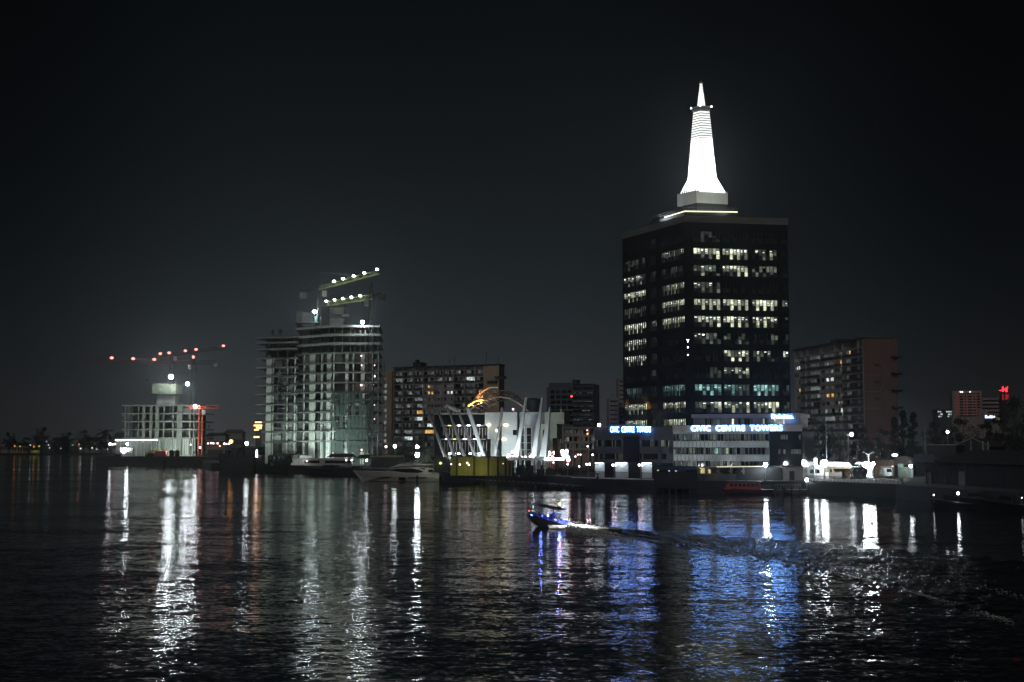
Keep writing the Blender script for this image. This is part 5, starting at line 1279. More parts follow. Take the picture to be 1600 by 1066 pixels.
for px, py, key in ((112, 700, 'yellow'), (54, 706, 'yellow')):
    q = P(px, py, 1252); l = bpy.data.lights.new('shore_glow', 'SPOT'); l.spot_size = radians(140); l.energy = 250; l.color = (.8, .85, .25); l.shadow_soft_size = .5
    o = bpy.data.objects.new('shore_glow', l); COL.objects.link(o); o.location = q; o.rotation_euler = (radians(100), 0, 0)
f = Fac(47, 1256, 62, 1256); t = fthing('lit_hut', 'small hut lit yellow at the far shore waterline', 'hut', f, 1.6)
k = MB(); k.box(0, f.L, 0, 5, 0, 3.2); k.build('wall', M['greenwall'], t); k = MB(); k.prism([(-.5, -.5), (f.L + .5, -.5), (f.L + .5, 5.5), (-.5, 5.5)], 3.201, 4.6, [(2, 2), (f.L - 2, 2), (f.L - 2, 3), (2, 3)]); k.build('roof', M['roofing'], t)
# faint buildings between the island and the towers
for x0, x1, py, D, lab in ((322, 352, 676, 980, 'faint wide roofed building beyond the red crane'), (350, 378, 671, 1000, 'faint taller building behind the orange lamp')):
    f = Fac(x0, D, x1, D); t = fthing('faint_building', lab, 'building', f, GZ); h = f.z(py) - GZ
    k = MB(); k.box(0, f.L, 0, 12, 0, h * .85); k.build('wall', M['flatwall'], t); k = MB(); k.prism([(-1, -1), (f.L + 1, -1), (f.L + 1, 13), (-1, 13)], h * .851, h, [(2, 3), (f.L - 2, 3), (f.L - 2, 9), (2, 9)]); k.build('roof', M['roofing'], t)
    k = MB()
    for i in range(6): x = f.L * (i + .5) / 6; k.box(x - 1, x + 1, -.1, -.005, h * .4, h * .6)
    k.build('window_row', M['pane'], t)

# ---------------------------------------------------------------- boats and pontoons on the left
def barge(label, p0, p1, d0, d1, ztop, cabin, name='work_barge', m='quay'):
    f = Fac(p0, d0, p1, d1); t = fthing(name, label, 'barge', f); k = MB()
    k.loft([[(0, 0, ztop), (0, 7, ztop), (1.2, 7, -.3), (1.2, 0, -.3)], [(f.L, 0, ztop), (f.L, 7, ztop), (f.L - .8, 7, -.3), (f.L - .8, 0, -.3)]]); k.build('hull', M[m], t)
    k = MB()
    for i in range(9): x = f.L * (i + .5) / 9; k.tube((x, -.12, ztop - .3), (x, -.12, ztop - 1.5), .35, 8)
    k.build('fenders', M['black'], t)
    k = MB()
    for a, b, h in cabin: k.box(f.L * a, f.L * b, 1.5, 5, ztop + .004, ztop + h)
    k.build('deck_cargo', M['darkwall'], t); return t, f
barge('black work barge left of the tower shells, with crates on deck', 341, 399, 497, 490, P(370, 709, 494).z, ((.28, .47, 2.2), (.5, .62, 1.6), (.66, .99, 2.3), (.12, .2, 1.2)))
barge('long black barge before the darker tower shell', 399.5, 461, 488, 462, P(430, 711.5, 475).z, ((.3, .8, .6), (.85, .95, .4)))
t = thing('lit_sail_sign', 'small tapering white lit panel standing between the two black barges', 'sign', P(401, 716, 486))
k = MB(); a = P(399.8, 703, 486) - t.location; b = P(402.5, 714.5, 486) - t.location
k.hexa([(a.x - .1, 0, b.z), (b.x, 0, b.z), (b.x, .2, b.z), (a.x - .1, .2, b.z), (a.x + .1, 0, a.z), (a.x + .55, 0, a.z), (a.x + .55, .2, a.z), (a.x + .1, .2, a.z)]); k.build('panel', emi('white lit sail', (1, .86, .95), 7), t)
k = MB(); k.tube((a.x + .3, .3, b.z - 1.5), (a.x + .3, .3, a.z), .06); k.build('mast', M['steel'], t)
f = Fac(455, 436, 537, 428); t = fthing('white_pontoon', 'long white two storey pontoon with dark openings at the foot of the towers', 'pontoon boat', f)
zp = lambda py, px=455: P(px, py, f.D(px)).z
k = MB(); k.box(0, f.L, 0, 6, zp(727), zp(723.8)); k.box(.4, f.L, .3, 5.6, zp(719.6, 480) - .0, zp(716)); k.box(.4, f.u(475), .3, 5.6, zp(723.79), zp(719.61, 480)); k.box(f.u(499), f.u(506), .3, 5.6, zp(723.79), zp(719.61, 480)); k.build('hull', M['hull_white'], t)
k = MB(); k.box(f.u(475.01), f.u(498.9), .8, 5, zp(723.78), zp(719.62, 480)); k.box(f.u(506.01), f.L, .8, 5, zp(723.78), zp(719.62, 480)); k.build('opening', M['pane'], t)
k = MB()
for i in range(22): x = f.L * i / 40; k.tube((x, .2, zp(716)), (x, .2, zp(716) + 1.0), .04, 4)
k.tube((0, .2, zp(716) + 1), (f.L * .55, .2, zp(716) + 1), .04, 4); k.box(0.2, 2.2, 1, 2, zp(716) + .004, zp(716) + 1.1); k.build('railing', M['hull_white'], t)
q = P(462, 716, 428); l = bpy.data.lights.new('pontoon_lamp', 'SPOT'); l.spot_size = radians(120); l.energy = 330; l.color = (.95, 1, .9); l.shadow_soft_size = .3
o = bpy.data.objects.new('pontoon_lamp', l); COL.objects.link(o); o.parent = t; o.location = (f.u(463), -5, 4.5); o.rotation_euler = (radians(70), 0, 0)
k = MB(); k.ball((f.u(463), -4.6, 4.9), .12, 6, 4); k.tube((f.u(463), -4.6, 4.9), (f.u(463), .2, 5.2), .04, 4); k.build('lamp_arm', M['steel'], t)
for x0, x1, yt, D, lab in ((510, 556, 709, 442, 'long dark awning roof right of the white pontoon, left one'), (556, 590, 710.5, 440, 'dark awning roof before the scaffolding, right one')):
    f = Fac(x0, D, x1, D); t = fthing('awning', lab, 'awning', f, GZ); h = f.z(yt) - GZ
    k = MB(); k.prism([(0, 0), (f.L, 0), (f.L, 6), (0, 6)], h - 1.3, h, [(1.5, 2), (f.L - 1.5, 2), (f.L - 1.5, 4), (1.5, 4)]); k.build('canopy', M['roofing'], t)
    k = MB()
    for i in range(5): x = .3 + (f.L - .6) * i / 4; k.tube((x, .4, 0), (x, .4, h - 1.3), .08)
    k.build('post', M['black'], t)
f = Fac(579, 416, 618, 412); t = fthing('dock_shed', 'low shed with pale roof edge behind the yacht bow', 'shed', f, GZ)
k = MB(); k.box(0, f.L, .4, 5, 0, f.z(714.5) - GZ); k.build('wall', M['darkwall'], t); k = MB(); k.box(-.4, f.L + .3, 0, 5.4, f.z(714.4) - GZ, f.z(712.3) - GZ); k.build('roof', M['greenwall'], t)
k = MB(); k.box(.5, 1.6, .3, .395, .1, 2.0); k.box(3, 5, .3, .395, .8, 1.7); k.build('door', M['black'], t)
def hull_rings(L, B, Hb, Hs, n=13, flare=.75, draft=.35):
    """bow at x=0, stern at x=L; returns sheer-to-keel section rings"""
    R = []
    for i in range(n):
        s = i / (n - 1); w_ = B / 2 * (1 - (1 - min(1, s / .55)) ** 2.2) * (1 - .1 * max(0, s - .7)); w_ = max(w_, .03); z = Hb + (Hs - Hb) * min(1, s * 1.3); x = L * s; rk = (1 - s) ** 3 * L * .10
        R.append([(x - rk, -w_, z), (x, -w_ * flare, z * .35), (x + rk * .4, -w_ * .25, -draft * .9), (x + rk * .4, w_ * .25, -draft * .9), (x, w_ * flare, z * .35), (x - rk, w_, z)])
    return R
def dark_boat(label, p0, p1, d0, d1, cabin=True, name='motor_boat', mh='hull_dark', Hs=1.3, Hb=2.0, rails=True):
    f = Fac(p0, d0, p1, d1); t = fthing(name, label, 'boat', f); L = f.L; k = MB(); k.loft(hull_rings(L, L * .27, Hb, Hs)); k.build('hull', M[mh], t)
    if cabin:
        k = MB(); k.hexa([(L * .35, -L * .08, Hs), (L * .75, -L * .08, Hs), (L * .75, L * .08, Hs), (L * .35, L * .08, Hs), (L * .45, -L * .07, Hs + 1.3), (L * .72, -L * .07, Hs + 1.3), (L * .72, L * .07, Hs + 1.3), (L * .45, L * .07, Hs + 1.3)]); k.build('cabin', M['darkwall'], t)
        k = MB(); k.hexa([(L * .42, -L * .082, Hs + .6), (L * .7, -L * .082, Hs + .6), (L * .7, -L * .079, Hs + .6), (L * .42, -L * .079, Hs + .6), (L * .47, -L * .075, Hs + 1.1), (L * .7, -L * .075, Hs + 1.1), (L * .7, -L * .072, Hs + 1.1), (L * .47, -L * .072, Hs + 1.1)]); k.build('window', M['pane'], t)
    if rails:
        k = MB(); k.path([(L * .40, -L * .07, Hs + .3), (L * .46, -L * .06, Hs + 1.7), (L * .56, -L * .06, Hs + 1.7)], .05, 4); k.path([(L * .58, -L * .07, Hs + .4), (L * .66, -L * .06, Hs + 1.6), (L * .72, -L * .06, Hs + 1.6)], .05, 4)
        k.build('windscreen_frame', M['pole'], t)
    return t, f
dark_boat('dark launch with pale windscreen frames moored before the white pontoon', 481, 545, 432, 424, Hb=2.4, Hs=2.0)
dark_boat('dark moored boat between the launch and the white yacht', 528, 584, 420, 412, Hb=2.2, Hs=1.9, rails=False)
# white yacht
f = Fac(563, 356, 691, 350); t = fthing('motor_yacht', 'large white motor yacht with swept black cabin glass, lit yellow at the stern', 'yacht', f); L = f.L
k = MB(); R = []
for i in range(15):
    s = i / 14; w_ = max(.04, 2.7 * (1 - (1 - min(1, s / .5)) ** 2.2)); z = 2.9 - .75 * s; rk = (1 - s) ** 2 * 2.2
    R.append([(L * s - rk, -w_, z), (L * s, -w_ * .93, z * .5), (L * s + rk * .5, -w_ * .75, .1), (L * s + rk * .5, -w_ * .2, -.5), (L * s + rk * .5, w_ * .2, -.5), (L * s + rk * .5, w_ * .75, .1), (L * s, w_ * .93, z * .5), (L * s - rk, w_, z)])
k.loft(R); k.build('hull', M['hull_white'], t)
zy = lambda py: P(630, py, 353).z
yu = f.u
def side(k, pts, y0, y1):
    vs = [(yu(px), y0, zy(py)) for px, py in pts] + [(yu(px), y1, zy(py)) for px, py in pts]; n = len(pts)
    k.add(vs, [tuple(range(n)), tuple(range(2 * n - 1, n - 1, -1))] + [(i, n + i, n + (i + 1) % n, (i + 1) % n) for i in range(n)])
k = MB(); side(k, [(597, 741), (610, 735), (628, 730.5), (655, 730), (674, 731.5), (686, 733), (688, 741)], -1.9, 1.9); k.build('cabin', M['hull_white'], t)
k = MB(); side(k, [(609.5, 735.8), (622, 732.5), (645, 731.6), (657, 733.5), (666, 737), (657, 738.6), (650, 740.6), (640, 740.6), (634, 738), (622, 736.4)], -1.98, -1.905); side(k, [(660, 731.2), (667, 731.6), (668, 734.4)], -1.98, -1.905); side(k, [(673, 733.5), (679, 733.4), (683, 737.5), (673, 737.4)], -1.98, -1.905); k.build('cabin_glass', M['pane'], t)
k = MB(); side(k, [(611, 730.4), (629, 725), (660, 724.5), (690, 725.5), (690, 726.6), (652, 727), (630, 728.5), (614, 731)], -1.6, 1.6); k.build('hard_top', M['hull_white'], t)
k = MB(); k.path([(yu(632), -1.2, zy(727)), (yu(652), -1.0, zy(719))], .13, 5); k.path([(yu(640), -1.2, zy(727)), (yu(657), -1.0, zy(720.5))], .13, 5); k.path([(yu(651), 0, zy(726)), (yu(662), 0, zy(720.5))], .16, 5); k.path([(yu(618), -1.4, zy(729)), (yu(640), -1.4, zy(722))], .07, 4)
for px in (664, 672, 680, 688): k.tube((yu(px), -1.4, zy(733)), (yu(px), -1.4, zy(726)), .07, 4)
k.build('radar_arch', M['pole'], t)
k = MB()
for a, b, c, d in ((573.5, 616, 745.4, 744.8), (628.5, 638.5, 749.5, 745.5), (643, 671, 746.4, 745.2)):
    side(k, [(a, d), (b, d), (b, c), (a, c)], -2.78, -2.4)
k.build('hull_window', M['pane'], t)
k = MB(); k.path([(yu(572), -1.5, zy(741)), (yu(590), -2.2, zy(739)), (yu(612), -2.4, zy(738.5))], .04, 4)
for px in (575, 584, 593, 602, 611): k.tube((yu(px), -2.2, zy(743)), (yu(px), -2.1, zy(738.8)), .04, 4)
k.build('bow_rail', M['steel'], t)
q = f.at(yu(692), -5, 5.2); l = bpy.data.lights.new('stern_lamp', 'SPOT'); l.spot_size = radians(130); l.energy = 260; l.color = (.85, .95, .25); l.shadow_soft_size = .3
o = bpy.data.objects.new('stern_lamp', l); COL.objects.link(o); o.parent = t; o.location = (yu(693), -5.5, 5.0); o.rotation_euler = (radians(70), 0, radians(30))
for px, py, D, lab in ((652, 744, 345, 'leftmost mooring post before the yacht'), (687.5, 745, 343, 'mooring post between the yacht stern and the navy boat')):
    q = P(px, py, D); t = thing('mooring_post', lab, 'post', (q.x, D, -.5), 0, 'mooring posts'); k = MB(); k.tube((0, 0, 0), (0, 0, q.z + .5), .28, 8); k.build('post', M['black'], t); k = MB(); k.tube((0, 0, q.z + .5), (0, 0, q.z + .65), .32, 8); k.build('cap', M['wood'], t)
f = Fac(691, 347, 752, 342); t = fthing('navy_patrol_boat', 'black hulled boat with raked bow moored right of the white yacht', 'boat', f); L = f.L
k = MB(); k.loft(hull_rings(L, 3.4, 3.0, 1.9)); k.build('hull', M['hull_dark'], t)
k = MB(); zn = lambda py: f.z(py)
k.hexa([(f.u(717), -1.1, 1.9), (f.u(742), -1.1, 1.9), (f.u(742), 1.1, 1.9), (f.u(717), 1.1, 1.9), (f.u(722), -1, zn(739)), (f.u(739), -1, zn(739)), (f.u(739), 1, zn(739)), (f.u(722), 1, zn(739))]); k.build('wheelhouse', M['darkwall'], t)
k = MB(); k.box(f.u(723), f.u(748), -1.1, 1.1, zn(737), zn(736)); k.tube((f.u(737), 0, zn(736)), (f.u(737), 0, zn(730)), .06)
for px in (724, 733, 741, 747): k.tube((f.u(px), -1, 1.8), (f.u(px), -1, zn(737)), .06, 4)
k.build('canopy_frame', M['black'], t)
# jetty
a, b = P(735, 700, 344), P(906, 700, 283); f = Fac(735, 344, 906, 283); t = fthing('timber_jetty', 'long dark timber jetty on posts reaching along the quay', 'jetty', f)
k = MB(); k.box(0, f.L, -.9, .9, .85, 1.1); k.box(0, f.L, -.95, -.9, .55, .95); k.build('deck', M['wood'], t)
n = 17
for i in range(n):
    x = f.L * (i + .3) / n
    k = MB(); k.tube((x, -.8 if i % 2 else .7, -1), (x, -.8 if i % 2 else .7, 1.9 if i % 5 == 2 else 1.15), .16, 7); k.build('post', M['black'], t)
k = MB()
for i in range(22): x = f.L * (i + .5) / 22; k.box(x - .5, x + random.uniform(0, .9), -.96, -.951, .9, 1.02)
k.build('edge_boards', M['hull_white'], t)
k = MB()
for i in range(26): x = f.L * i / 60; k.tube((x, .8, 1.1), (x + random.uniform(-.3, .3), .8, random.uniform(2.2, 3.4)), .06, 4)
k.tube((0, .8, 2.1), (f.L * .42, .8, 2.1), .05, 4); k.build('rail', M['black'], t)
# quay rail
def rail(label, f, n, h, name='quay_railing', m='black', base=None, ground=GZ, r=.04):
    t = fthing(name, label, 'railing', f, ground)
    k = MB()
    for i in range(n + 1): x = f.L * i / n; k.tube((x, 0, 0), (x, 0, h), r, 4)
    for z in (h, h * .15): k.tube((0, 0, z), (f.L, 0, z), r * 1.2, 4)
    k.build('bars', M[m], t)
    if base:
        k = MB()
        for i in range(n // 3): x = f.L * (i + .1) / (n // 3); k.box(x, x + f.L / (n // 3) * .72, -.1, .1, -.02, base)
        k.build('base_blocks', M['white'], t)
    return t
rail('black bar railing on the quay before the dark podium wing', Fac(892, 290, 1021, 270.5), 90, 1.5, base=.22)
t = thing('potted_palm', 'dark drooping shrub by the quay railing under the left corner of the podium', 'plant', (P(933.5, 700, 277).x, 277, GZ)); k = MB(); rnd = random.Random(3)
for i in range(60):
    az = rnd.uniform(0, 6.28); d = Vector((cos(az), sin(az), 1.6)).normalized(); p = Vector((0, 0, .6)); q1 = p + d * rnd.uniform(.4, .9); q2 = q1 + Vector((d.x, d.y, -.2)) * .6; s_ = Vector((-d.y, d.x, 0)) * .07
    k.quad(p - s_, p + s_, q1 + s_, q1 - s_); k.quad(q1 - s_, q1 + s_, q2, q2)
k.build('leaves', M['leaf_dark'], t); k = MB(); k.tube((0, 0, 0), (0, 0, .6), .3, 8, .38); k.build('pot', M['darkwall'], t)
# ---------------------------------------------------------------- right waterfront
f = Fac(1021, 270, 1089, 266); t = fthing('boathouse', 'black flat roofed boathouse on piles with three tiny window lamps', 'boathouse', f)
zf = lambda py: P(1055, py, 268).z
k = MB(); k.box(0, f.L, 0, 7, .9, zf(734)); k.build('wall', M['black'], t)
k = MB(); k.prism([(-.6, -.8), (f.L + .3, -.8), (f.L + .3, 7.6), (-.6, 7.6)], zf(733.9), zf(728.8), [(1.5, 1.5), (f.L - 1, 1.5), (f.L - 1, 5), (1.5, 5)]); k.build('roof', M['roofing'], t)
k = MB()
for i in range(7):
    for y in (.3, 6): x = .3 + (f.L - .6) * i / 6; k.tube((x, y, -1), (x, y, .9), .16, 7)
k.build('piles', M['black'], t)
k = MB()
for i in range(26): x = f.L * (i + .5) / 26; k.box(x - .03, x + .03, -.06, -.003, .9, zf(734.2))
k.build('boards', M['black'], t)
k = MB(); k.box(f.u(1057), f.u(1072), -.1, -.062, zf(737), zf(733.5)); k.build('grey_panel', M['flatwall'], t)
for px, py, key in ((1028, 735.3, 'yellow'), (1045.5, 736, 'lamp_dim'), (1056, 736, 'lamp_dim')):
    k = MB(); k.box(f.u(px) - .16, f.u(px) + .16, -.22, -.063, zf(py) - .09, zf(py) + .09); k.build('wall_lamp', emi('tiny window lamp', (.8, .8, .4) if key == 'yellow' else (.8, .85, .9), .9), t)
f = Fac(1089.3, 266, 1222, 267); t = fthing('quay_terrace', 'stained concrete quay terrace with a yellow lit strip, right of the boathouse', 'terrace', f)
zf = lambda py: P(1150, py, 266.5).z
k = MB(); k.box(0, f.u(1150), 0, 6, -.4, zf(752)); k.box(0, f.u(1150), .4, 6, zf(752), zf(741)); k.build('wall', mat('stained quay concrete', (.12, .13, .14), .85, .7, .45, streak=True), t)
k = MB(); k.box(f.u(1150) + .01, f.L, .8, 8, -.4, zf(731)); k.build('dark_store', M['darkwall'], t)
k = MB(); k.box(0, f.u(1150), .5, 5, zf(731) + .01, zf(729.5)); k.box(f.u(1150) + .01, f.u(1198), .3, 5, zf(730) + .01, zf(728.5)); k.build('canopy', M['stone'], t)
k = MB(); k.box(0, f.u(1150), 2.5, 4.9, zf(741) + .01, zf(731)); k.build('back_wall', M['tan'], t)
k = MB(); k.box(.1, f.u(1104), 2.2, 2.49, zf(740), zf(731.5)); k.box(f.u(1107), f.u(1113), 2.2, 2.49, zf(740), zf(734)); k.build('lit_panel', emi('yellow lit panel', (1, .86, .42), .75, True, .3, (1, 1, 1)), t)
k = MB()
for px in (1105, 1123, 1142.5, 1162): x = f.u(px); k.box(x - .15, x + .15, .25, .5, zf(741), zf(730.8)); k.box(x - .55, x + .2, .2, .24, zf(738), zf(734.5))
k.build('post', M['pole'], t)
k = MB(); k.box(f.u(1120), f.u(1197), .2, .32, zf(729.8), zf(729.2)); k.build('strip_lamp', emi('thin yellow strip lamp', (1, .92, .6), 1.6), t)
f = Fac(1222.3, 268, 1254, 269); t = fthing('grey_store', 'pale grey windowless store between the dark terrace and the starry lamp', 'shed', f, GZ)
k = MB(); k.box(0, f.L, 0, 6, -.3, f.z(729) - GZ); k.build('wall', M['flatwall'], t); k = MB(); k.box(-.2, f.L + .2, -.3, 6.2, f.z(729) - GZ + .004, f.z(727.8) - GZ); k.build('roof', M['roofing'], t); k = MB(); k.box(1.5, 2.6, -.05, -.003, -.2, 1.9); k.build('door', M['darkwall'], t)
f = Fac(1128, 261, 1206, 259); t = fthing('tour_boat', 'red brown cabin boat moored below the quay terrace', 'boat', f); L = f.L
k = MB(); k.loft(hull_rings(L, 3.0, 1.25, 1.0)); k.build('hull', M['hull_red'], t)
k = MB(); zf = lambda py: f.z(py); k.hexa([(f.u(1131), -1, 1.0), (f.u(1188), -1, 1.0), (f.u(1188), 1, 1.0), (f.u(1131), 1, 1.0), (f.u(1137), -.9, zf(754)), (f.u(1187), -.9, zf(754)), (f.u(1187), .9, zf(754)), (f.u(1137), .9, zf(754))]); k.build('cabin', M['red'], t)
k = MB(); k.box(f.u(1135), f.u(1192), -1.1, 1.1, zf(753.9), zf(752)); k.build('cabin_roof', M['hull_red'], t)
k = MB()
for i in range(7): x = f.u(1140 + 6.6 * i); k.box(x, x + .55, -1.02, -.96, zf(760), zf(756))
k.build('window', M['pane'], t)
k = MB(); k.box(f.u(1189), f.u(1192), -.5, .3, zf(752) + .004, zf(749.5)); k.box(f.u(1167), f.u(1171), -.5, .3, zf(752) + .004, zf(750.8)); k.build('life_raft', M['hull_white'], t)
k = MB()
for i in range(8): x = f.u(1190 + 2 * i); k.tube((x, -.9, 1.0), (x, -.9, 1.9), .04, 4)
k.tube((f.u(1190), -.9, 1.9), (f.u(1204), -.9, 1.9), .04, 4); k.build('rail', M['pole'], t)
f = Fac(1207, 258, 1297, 259); t = fthing('floating_dock', 'floating dock with a pale edge under the starry white lamp', 'dock', f)
k = MB(); k.box(0, f.L, 0, 3.5, .25, .95); k.build('deck', M['wood'], t); k = MB(); k.box(f.u(1228), f.u(1278), -.05, -.003, .95, 1.05); k.box(f.u(1228), f.u(1278), -.05, 0.1, 1.06, 1.12); k.build('edge', M['white'], t)
k = MB()
for i in range(7): x = f.L * (i + .2) / 7; k.tube((x, -.2, -1), (x, -.2, 1.6), .14, 7); k.box(x + .5, x + 2.4, .1, 3.2, -.2, .245)
k.build('float', M['black'], t)
k = MB()
for i in range(10): x = f.L * .05 + i * .6; k.tube((x, 1, .95), (x, 1, 2.0), .035, 4)
k.tube((f.L * .05, 1, 2.0), (f.L * .05 + 5.4, 1, 2.0), .035, 4); k.build('rail', M['pole'], t)

f = Fac(1254.5, 284, 1286, 284); t = fthing('white_kiosk', 'small white kiosk with a dark blue door under the blown out sign', 'kiosk', f, GZ); zf = lambda py: f.z(py) - GZ
k = MB(); k.box(0, f.L, 0, 5, 0, zf(728.5)); k.build('wall', M['white'], t); k = MB(); k.box(-.3, f.L + .2, -.5, 5.3, zf(728.4), zf(727.2)); k.build('roof', M['stone'], t)
k = MB(); k.box(f.u(1256), f.u(1267.5), -.08, -.003, zf(744.5), zf(733)); k.build('door', M['tankblue'], t)
k = MB(); k.box(f.u(1273), f.u(1280), -.08, -.003, zf(739.5), zf(733.5)); k.build('window', M['pane'], t)
t = thing('lit_sign_box', 'blown out white rectangular sign box above the small white kiosk', 'sign', (P(1265, 700, 285.5).x, 285.5, P(1265, 723, 285.5).z))
h = P(1265, 716, 285.5).z - P(1265, 723, 285.5).z; w_ = 22.5 * 285.5 / FPX; k = MB(); k.box(-w_ / 2, -.1, 0, .35, 0, h); k.box(.03, w_ / 2, 0, .35, 0, h); k.build('sign_face', emi('white sign box', (.9, .97, 1), 7), t); k = MB(); k.box(-w_ / 2, w_ / 2, .36, .6, -.9, h); k.tube((-1, .2, h), (-1, .2, h + .7), .08); k.build('frame', M['darkwall'], t)
f = Fac(1286.5, 286, 1331, 287); t = fthing('beige_gatehouse', 'beige lit gatehouse with a wide dark opening and wavy white roof', 'gatehouse', f, GZ); zf = lambda py: f.z(py) - GZ
k = MB(); k.box(0, f.u(1302), 0, 6, 0, zf(729)); k.box(f.u(1328), f.L, 0, 6, 0, zf(729)); k.box(f.u(1302) + .003, f.u(1328) - .003, 0, 6, zf(733), zf(729)); k.box(f.u(1302), f.u(1328), 4, 5.9, 0, zf(733) - .01); k.build('wall', M['tan'], t)
k = MB(); k.box(f.u(1304), f.u(1318.5), 1.5, 3.6, 0, zf(738)); k.build('parked_crate', M['flatwall'], t)
k = MB(); k.box(f.u(1296), f.u(1299), -.05, -.003, zf(738), zf(733)); k.build('window', M['pane'], t)
k = MB()
for a, b, hh in ((1295, 1308, 722.2), (1308.3, 1320, 722.3), (1320.3, 1328.5, 722.8)):
    x0, x1 = f.u(a), f.u(b); pr = []
    for y in (-.4, 4.5): pr.append([(x0 + (x1 - x0) * i / 12, y, zf(727.6) + (zf(hh) - zf(727.6)) * max(0, 1 - abs(i / 6 - 1) ** 1.4)) for i in range(13)] + [(x1, y, zf(728)), (x0, y, zf(728))])
    k.loft(pr)
k.build('canopy', emi('canopy with added glow', (.88, .97, 1), 2.4), t)  # lamplight on the white roofing is put in as a glow
k = MB(); k.box(-.2, f.L + 3, -.3, -.02, zf(730), zf(728.9)); k.build('gutter', M['white'], t)
k = MB(); k.box(f.u(1272) , f.u(1290), -.6, -.35, zf(729.8), zf(728.6)); k.build('tube_lamp', E['tube'], t)
f = Fac(1289.3, 283, 1294, 283); t = fthing('white_panel_board', 'narrow upright white board lit beside the tall pole base', 'board', f, GZ); k = MB(); k.box(0, f.L, 0, .15, .1, f.z(738) - GZ); k.build('face', emi('backlit board', (.9, .97, 1), 1.1), t); k = MB(); k.box(-.05, f.L + .05, .16, .26, 0, f.z(737.7) - GZ); k.build('frame', M['pole'], t)
for px, r, lab in ((1337, .95, 'left black round tank before the bright white wall'), (1346, 1.05, 'right black round tank before the bright white wall')):
    q = P(px, 742, 281); t = thing('water_tank', lab, 'tank', (q.x, 281, GZ), 0, 'black tanks'); k = MB(); k.tube((0, -1.2, 1.6), (0, 1.2, 1.6), r, 14); k.build('shell', M['black'], t); k = MB(); k.box(-.8, .8, -.8, .8, 0, .9); k.build('stand', M['black'], t)
    k = MB(); k.tube((0, -1.24, 1.9), (0, -1.2, 1.9), .3, 8); k.build('hatch', M['steel'], t)
f = Fac(1346.5, 285, 1361.5, 285); t = fthing('white_gate_pillar', 'bright white wall and pillar flooded by the lamp above, behind the tanks', 'wall', f, GZ); k = MB(); k.box(0, f.L, 0, 1, 0, f.z(727) - GZ); k.build('wall_body', M['white'], t)
k = MB(); k.box(f.L * .55, f.L * .62, -.1, -.003, 0, f.z(728) - GZ); k.box(-.15, f.L + .15, -.15, 1.15, f.z(727) - GZ + .004, f.z(726) - GZ); k.build('coping', M['stone'], t)
t = thing('parasol', 'small white lit parasol left of the bright white wall', 'parasol', (P(1342, 700, 284).x, 284, GZ)); z = P(1342, 725.3, 284).z - GZ; k = MB(); k.loft([[(1.05 * r_ * cos(i * pi / 5), 1.05 * r_ * sin(i * pi / 5), z + h_) for i in range(10)] for r_, h_ in ((1, 0), (.7, .3), (.15, .48))]); k.build('canopy', emi('lit parasol cloth', (.9, .97, 1), 1.6), t); k = MB(); k.tube((0, 0, 0), (0, 0, z), .05); k.build('pole', M['pole'], t)
f = Fac(1367, 300, 1397, 300); t = fthing('slatted_shed', 'red brown slatted shed with an orange lit window right of the floodlit pillar', 'shed', f, GZ); zf = lambda py: f.z(py) - GZ
k = MB(); k.box(0, f.L, 0, 5, 0, zf(719.5)); k.build('wall', M['tan'], t); k = MB()
for i in range(15): x = f.L * i / 14; k.box(x - .07, x + .07, -.1, -.003, zf(730), zf(720))
k.build('slats', M['brown'], t); k = MB(); k.box(f.u(1376), f.u(1383.5), -.15, -.101, zf(735), zf(730)); k.build('window', emi('orange window', (1, .5, .25), 1.6), t); k = MB(); k.box(-.2, f.L + .2, -.3, 5.2, zf(719.4), zf(718.6)); k.build('roof', M['roofing'], t)
# small lorry facing the water
f = Fac(1384, 287, 1400, 287); t = fthing('lorry', 'small white lorry facing the water beside the slatted shed', 'lorry', f, GZ); L = f.L
k = MB(); k.hexa([(0, 0, .5), (L * .62, 0, .5), (L * .62, 1.8, .5), (0, 1.8, .5), (.08, .35, 2.2), (L * .62 - .08, .35, 2.2), (L * .62 - .08, 1.8, 2.2), (.08, 1.8, 2.2)]); k.build('cab', M['white'], t)
k = MB(); k.hexa([(.15, .10, 1.3), (L * .55, .10, 1.3), (L * .55, .3, 1.3), (.15, .3, 1.3), (.2, .30, 2.0), (L * .53, .30, 2.0), (L * .53, .4, 2.0), (.2, .4, 2.0)]); k.build('windscreen', M['pane'], t)
k = MB(); k.box(0, L, 1.81, 5.5, .7, 2.5); k.build('cargo_body', M['flatwall'], t)
for x in (.25, L * .62 - .25):
    k = MB(); k.tube((x - .13, .6, .42), (x + .13, .6, .42), .42, 12); k.build('wheel', M['black'], t); k = MB(); k.box(x - .15, x + .15, -.04, -.003, .75, .95); k.build('headlight', M['hull_white'], t)
f = Fac(1392, 310, 1427, 308); t = fthing('arched_store', 'arch roofed store with a pale green lit front wall', 'store', f, GZ); zf = lambda py: f.z(py) - GZ
k = MB(); k.box(0, f.L, 0, 8, 0, zf(727)); k.build('wall', M['darkwall'], t)
k = MB(); k.loft([[(f.L / 2 + f.L * .53 * cos(pi * i / 14), y, zf(727) + .01 + (zf(713.5) - zf(727)) * sin(pi * i / 14)) for i in range(15)] for y in (-.4, 8.3)]); k.build('roof', M['flatwall'], t)
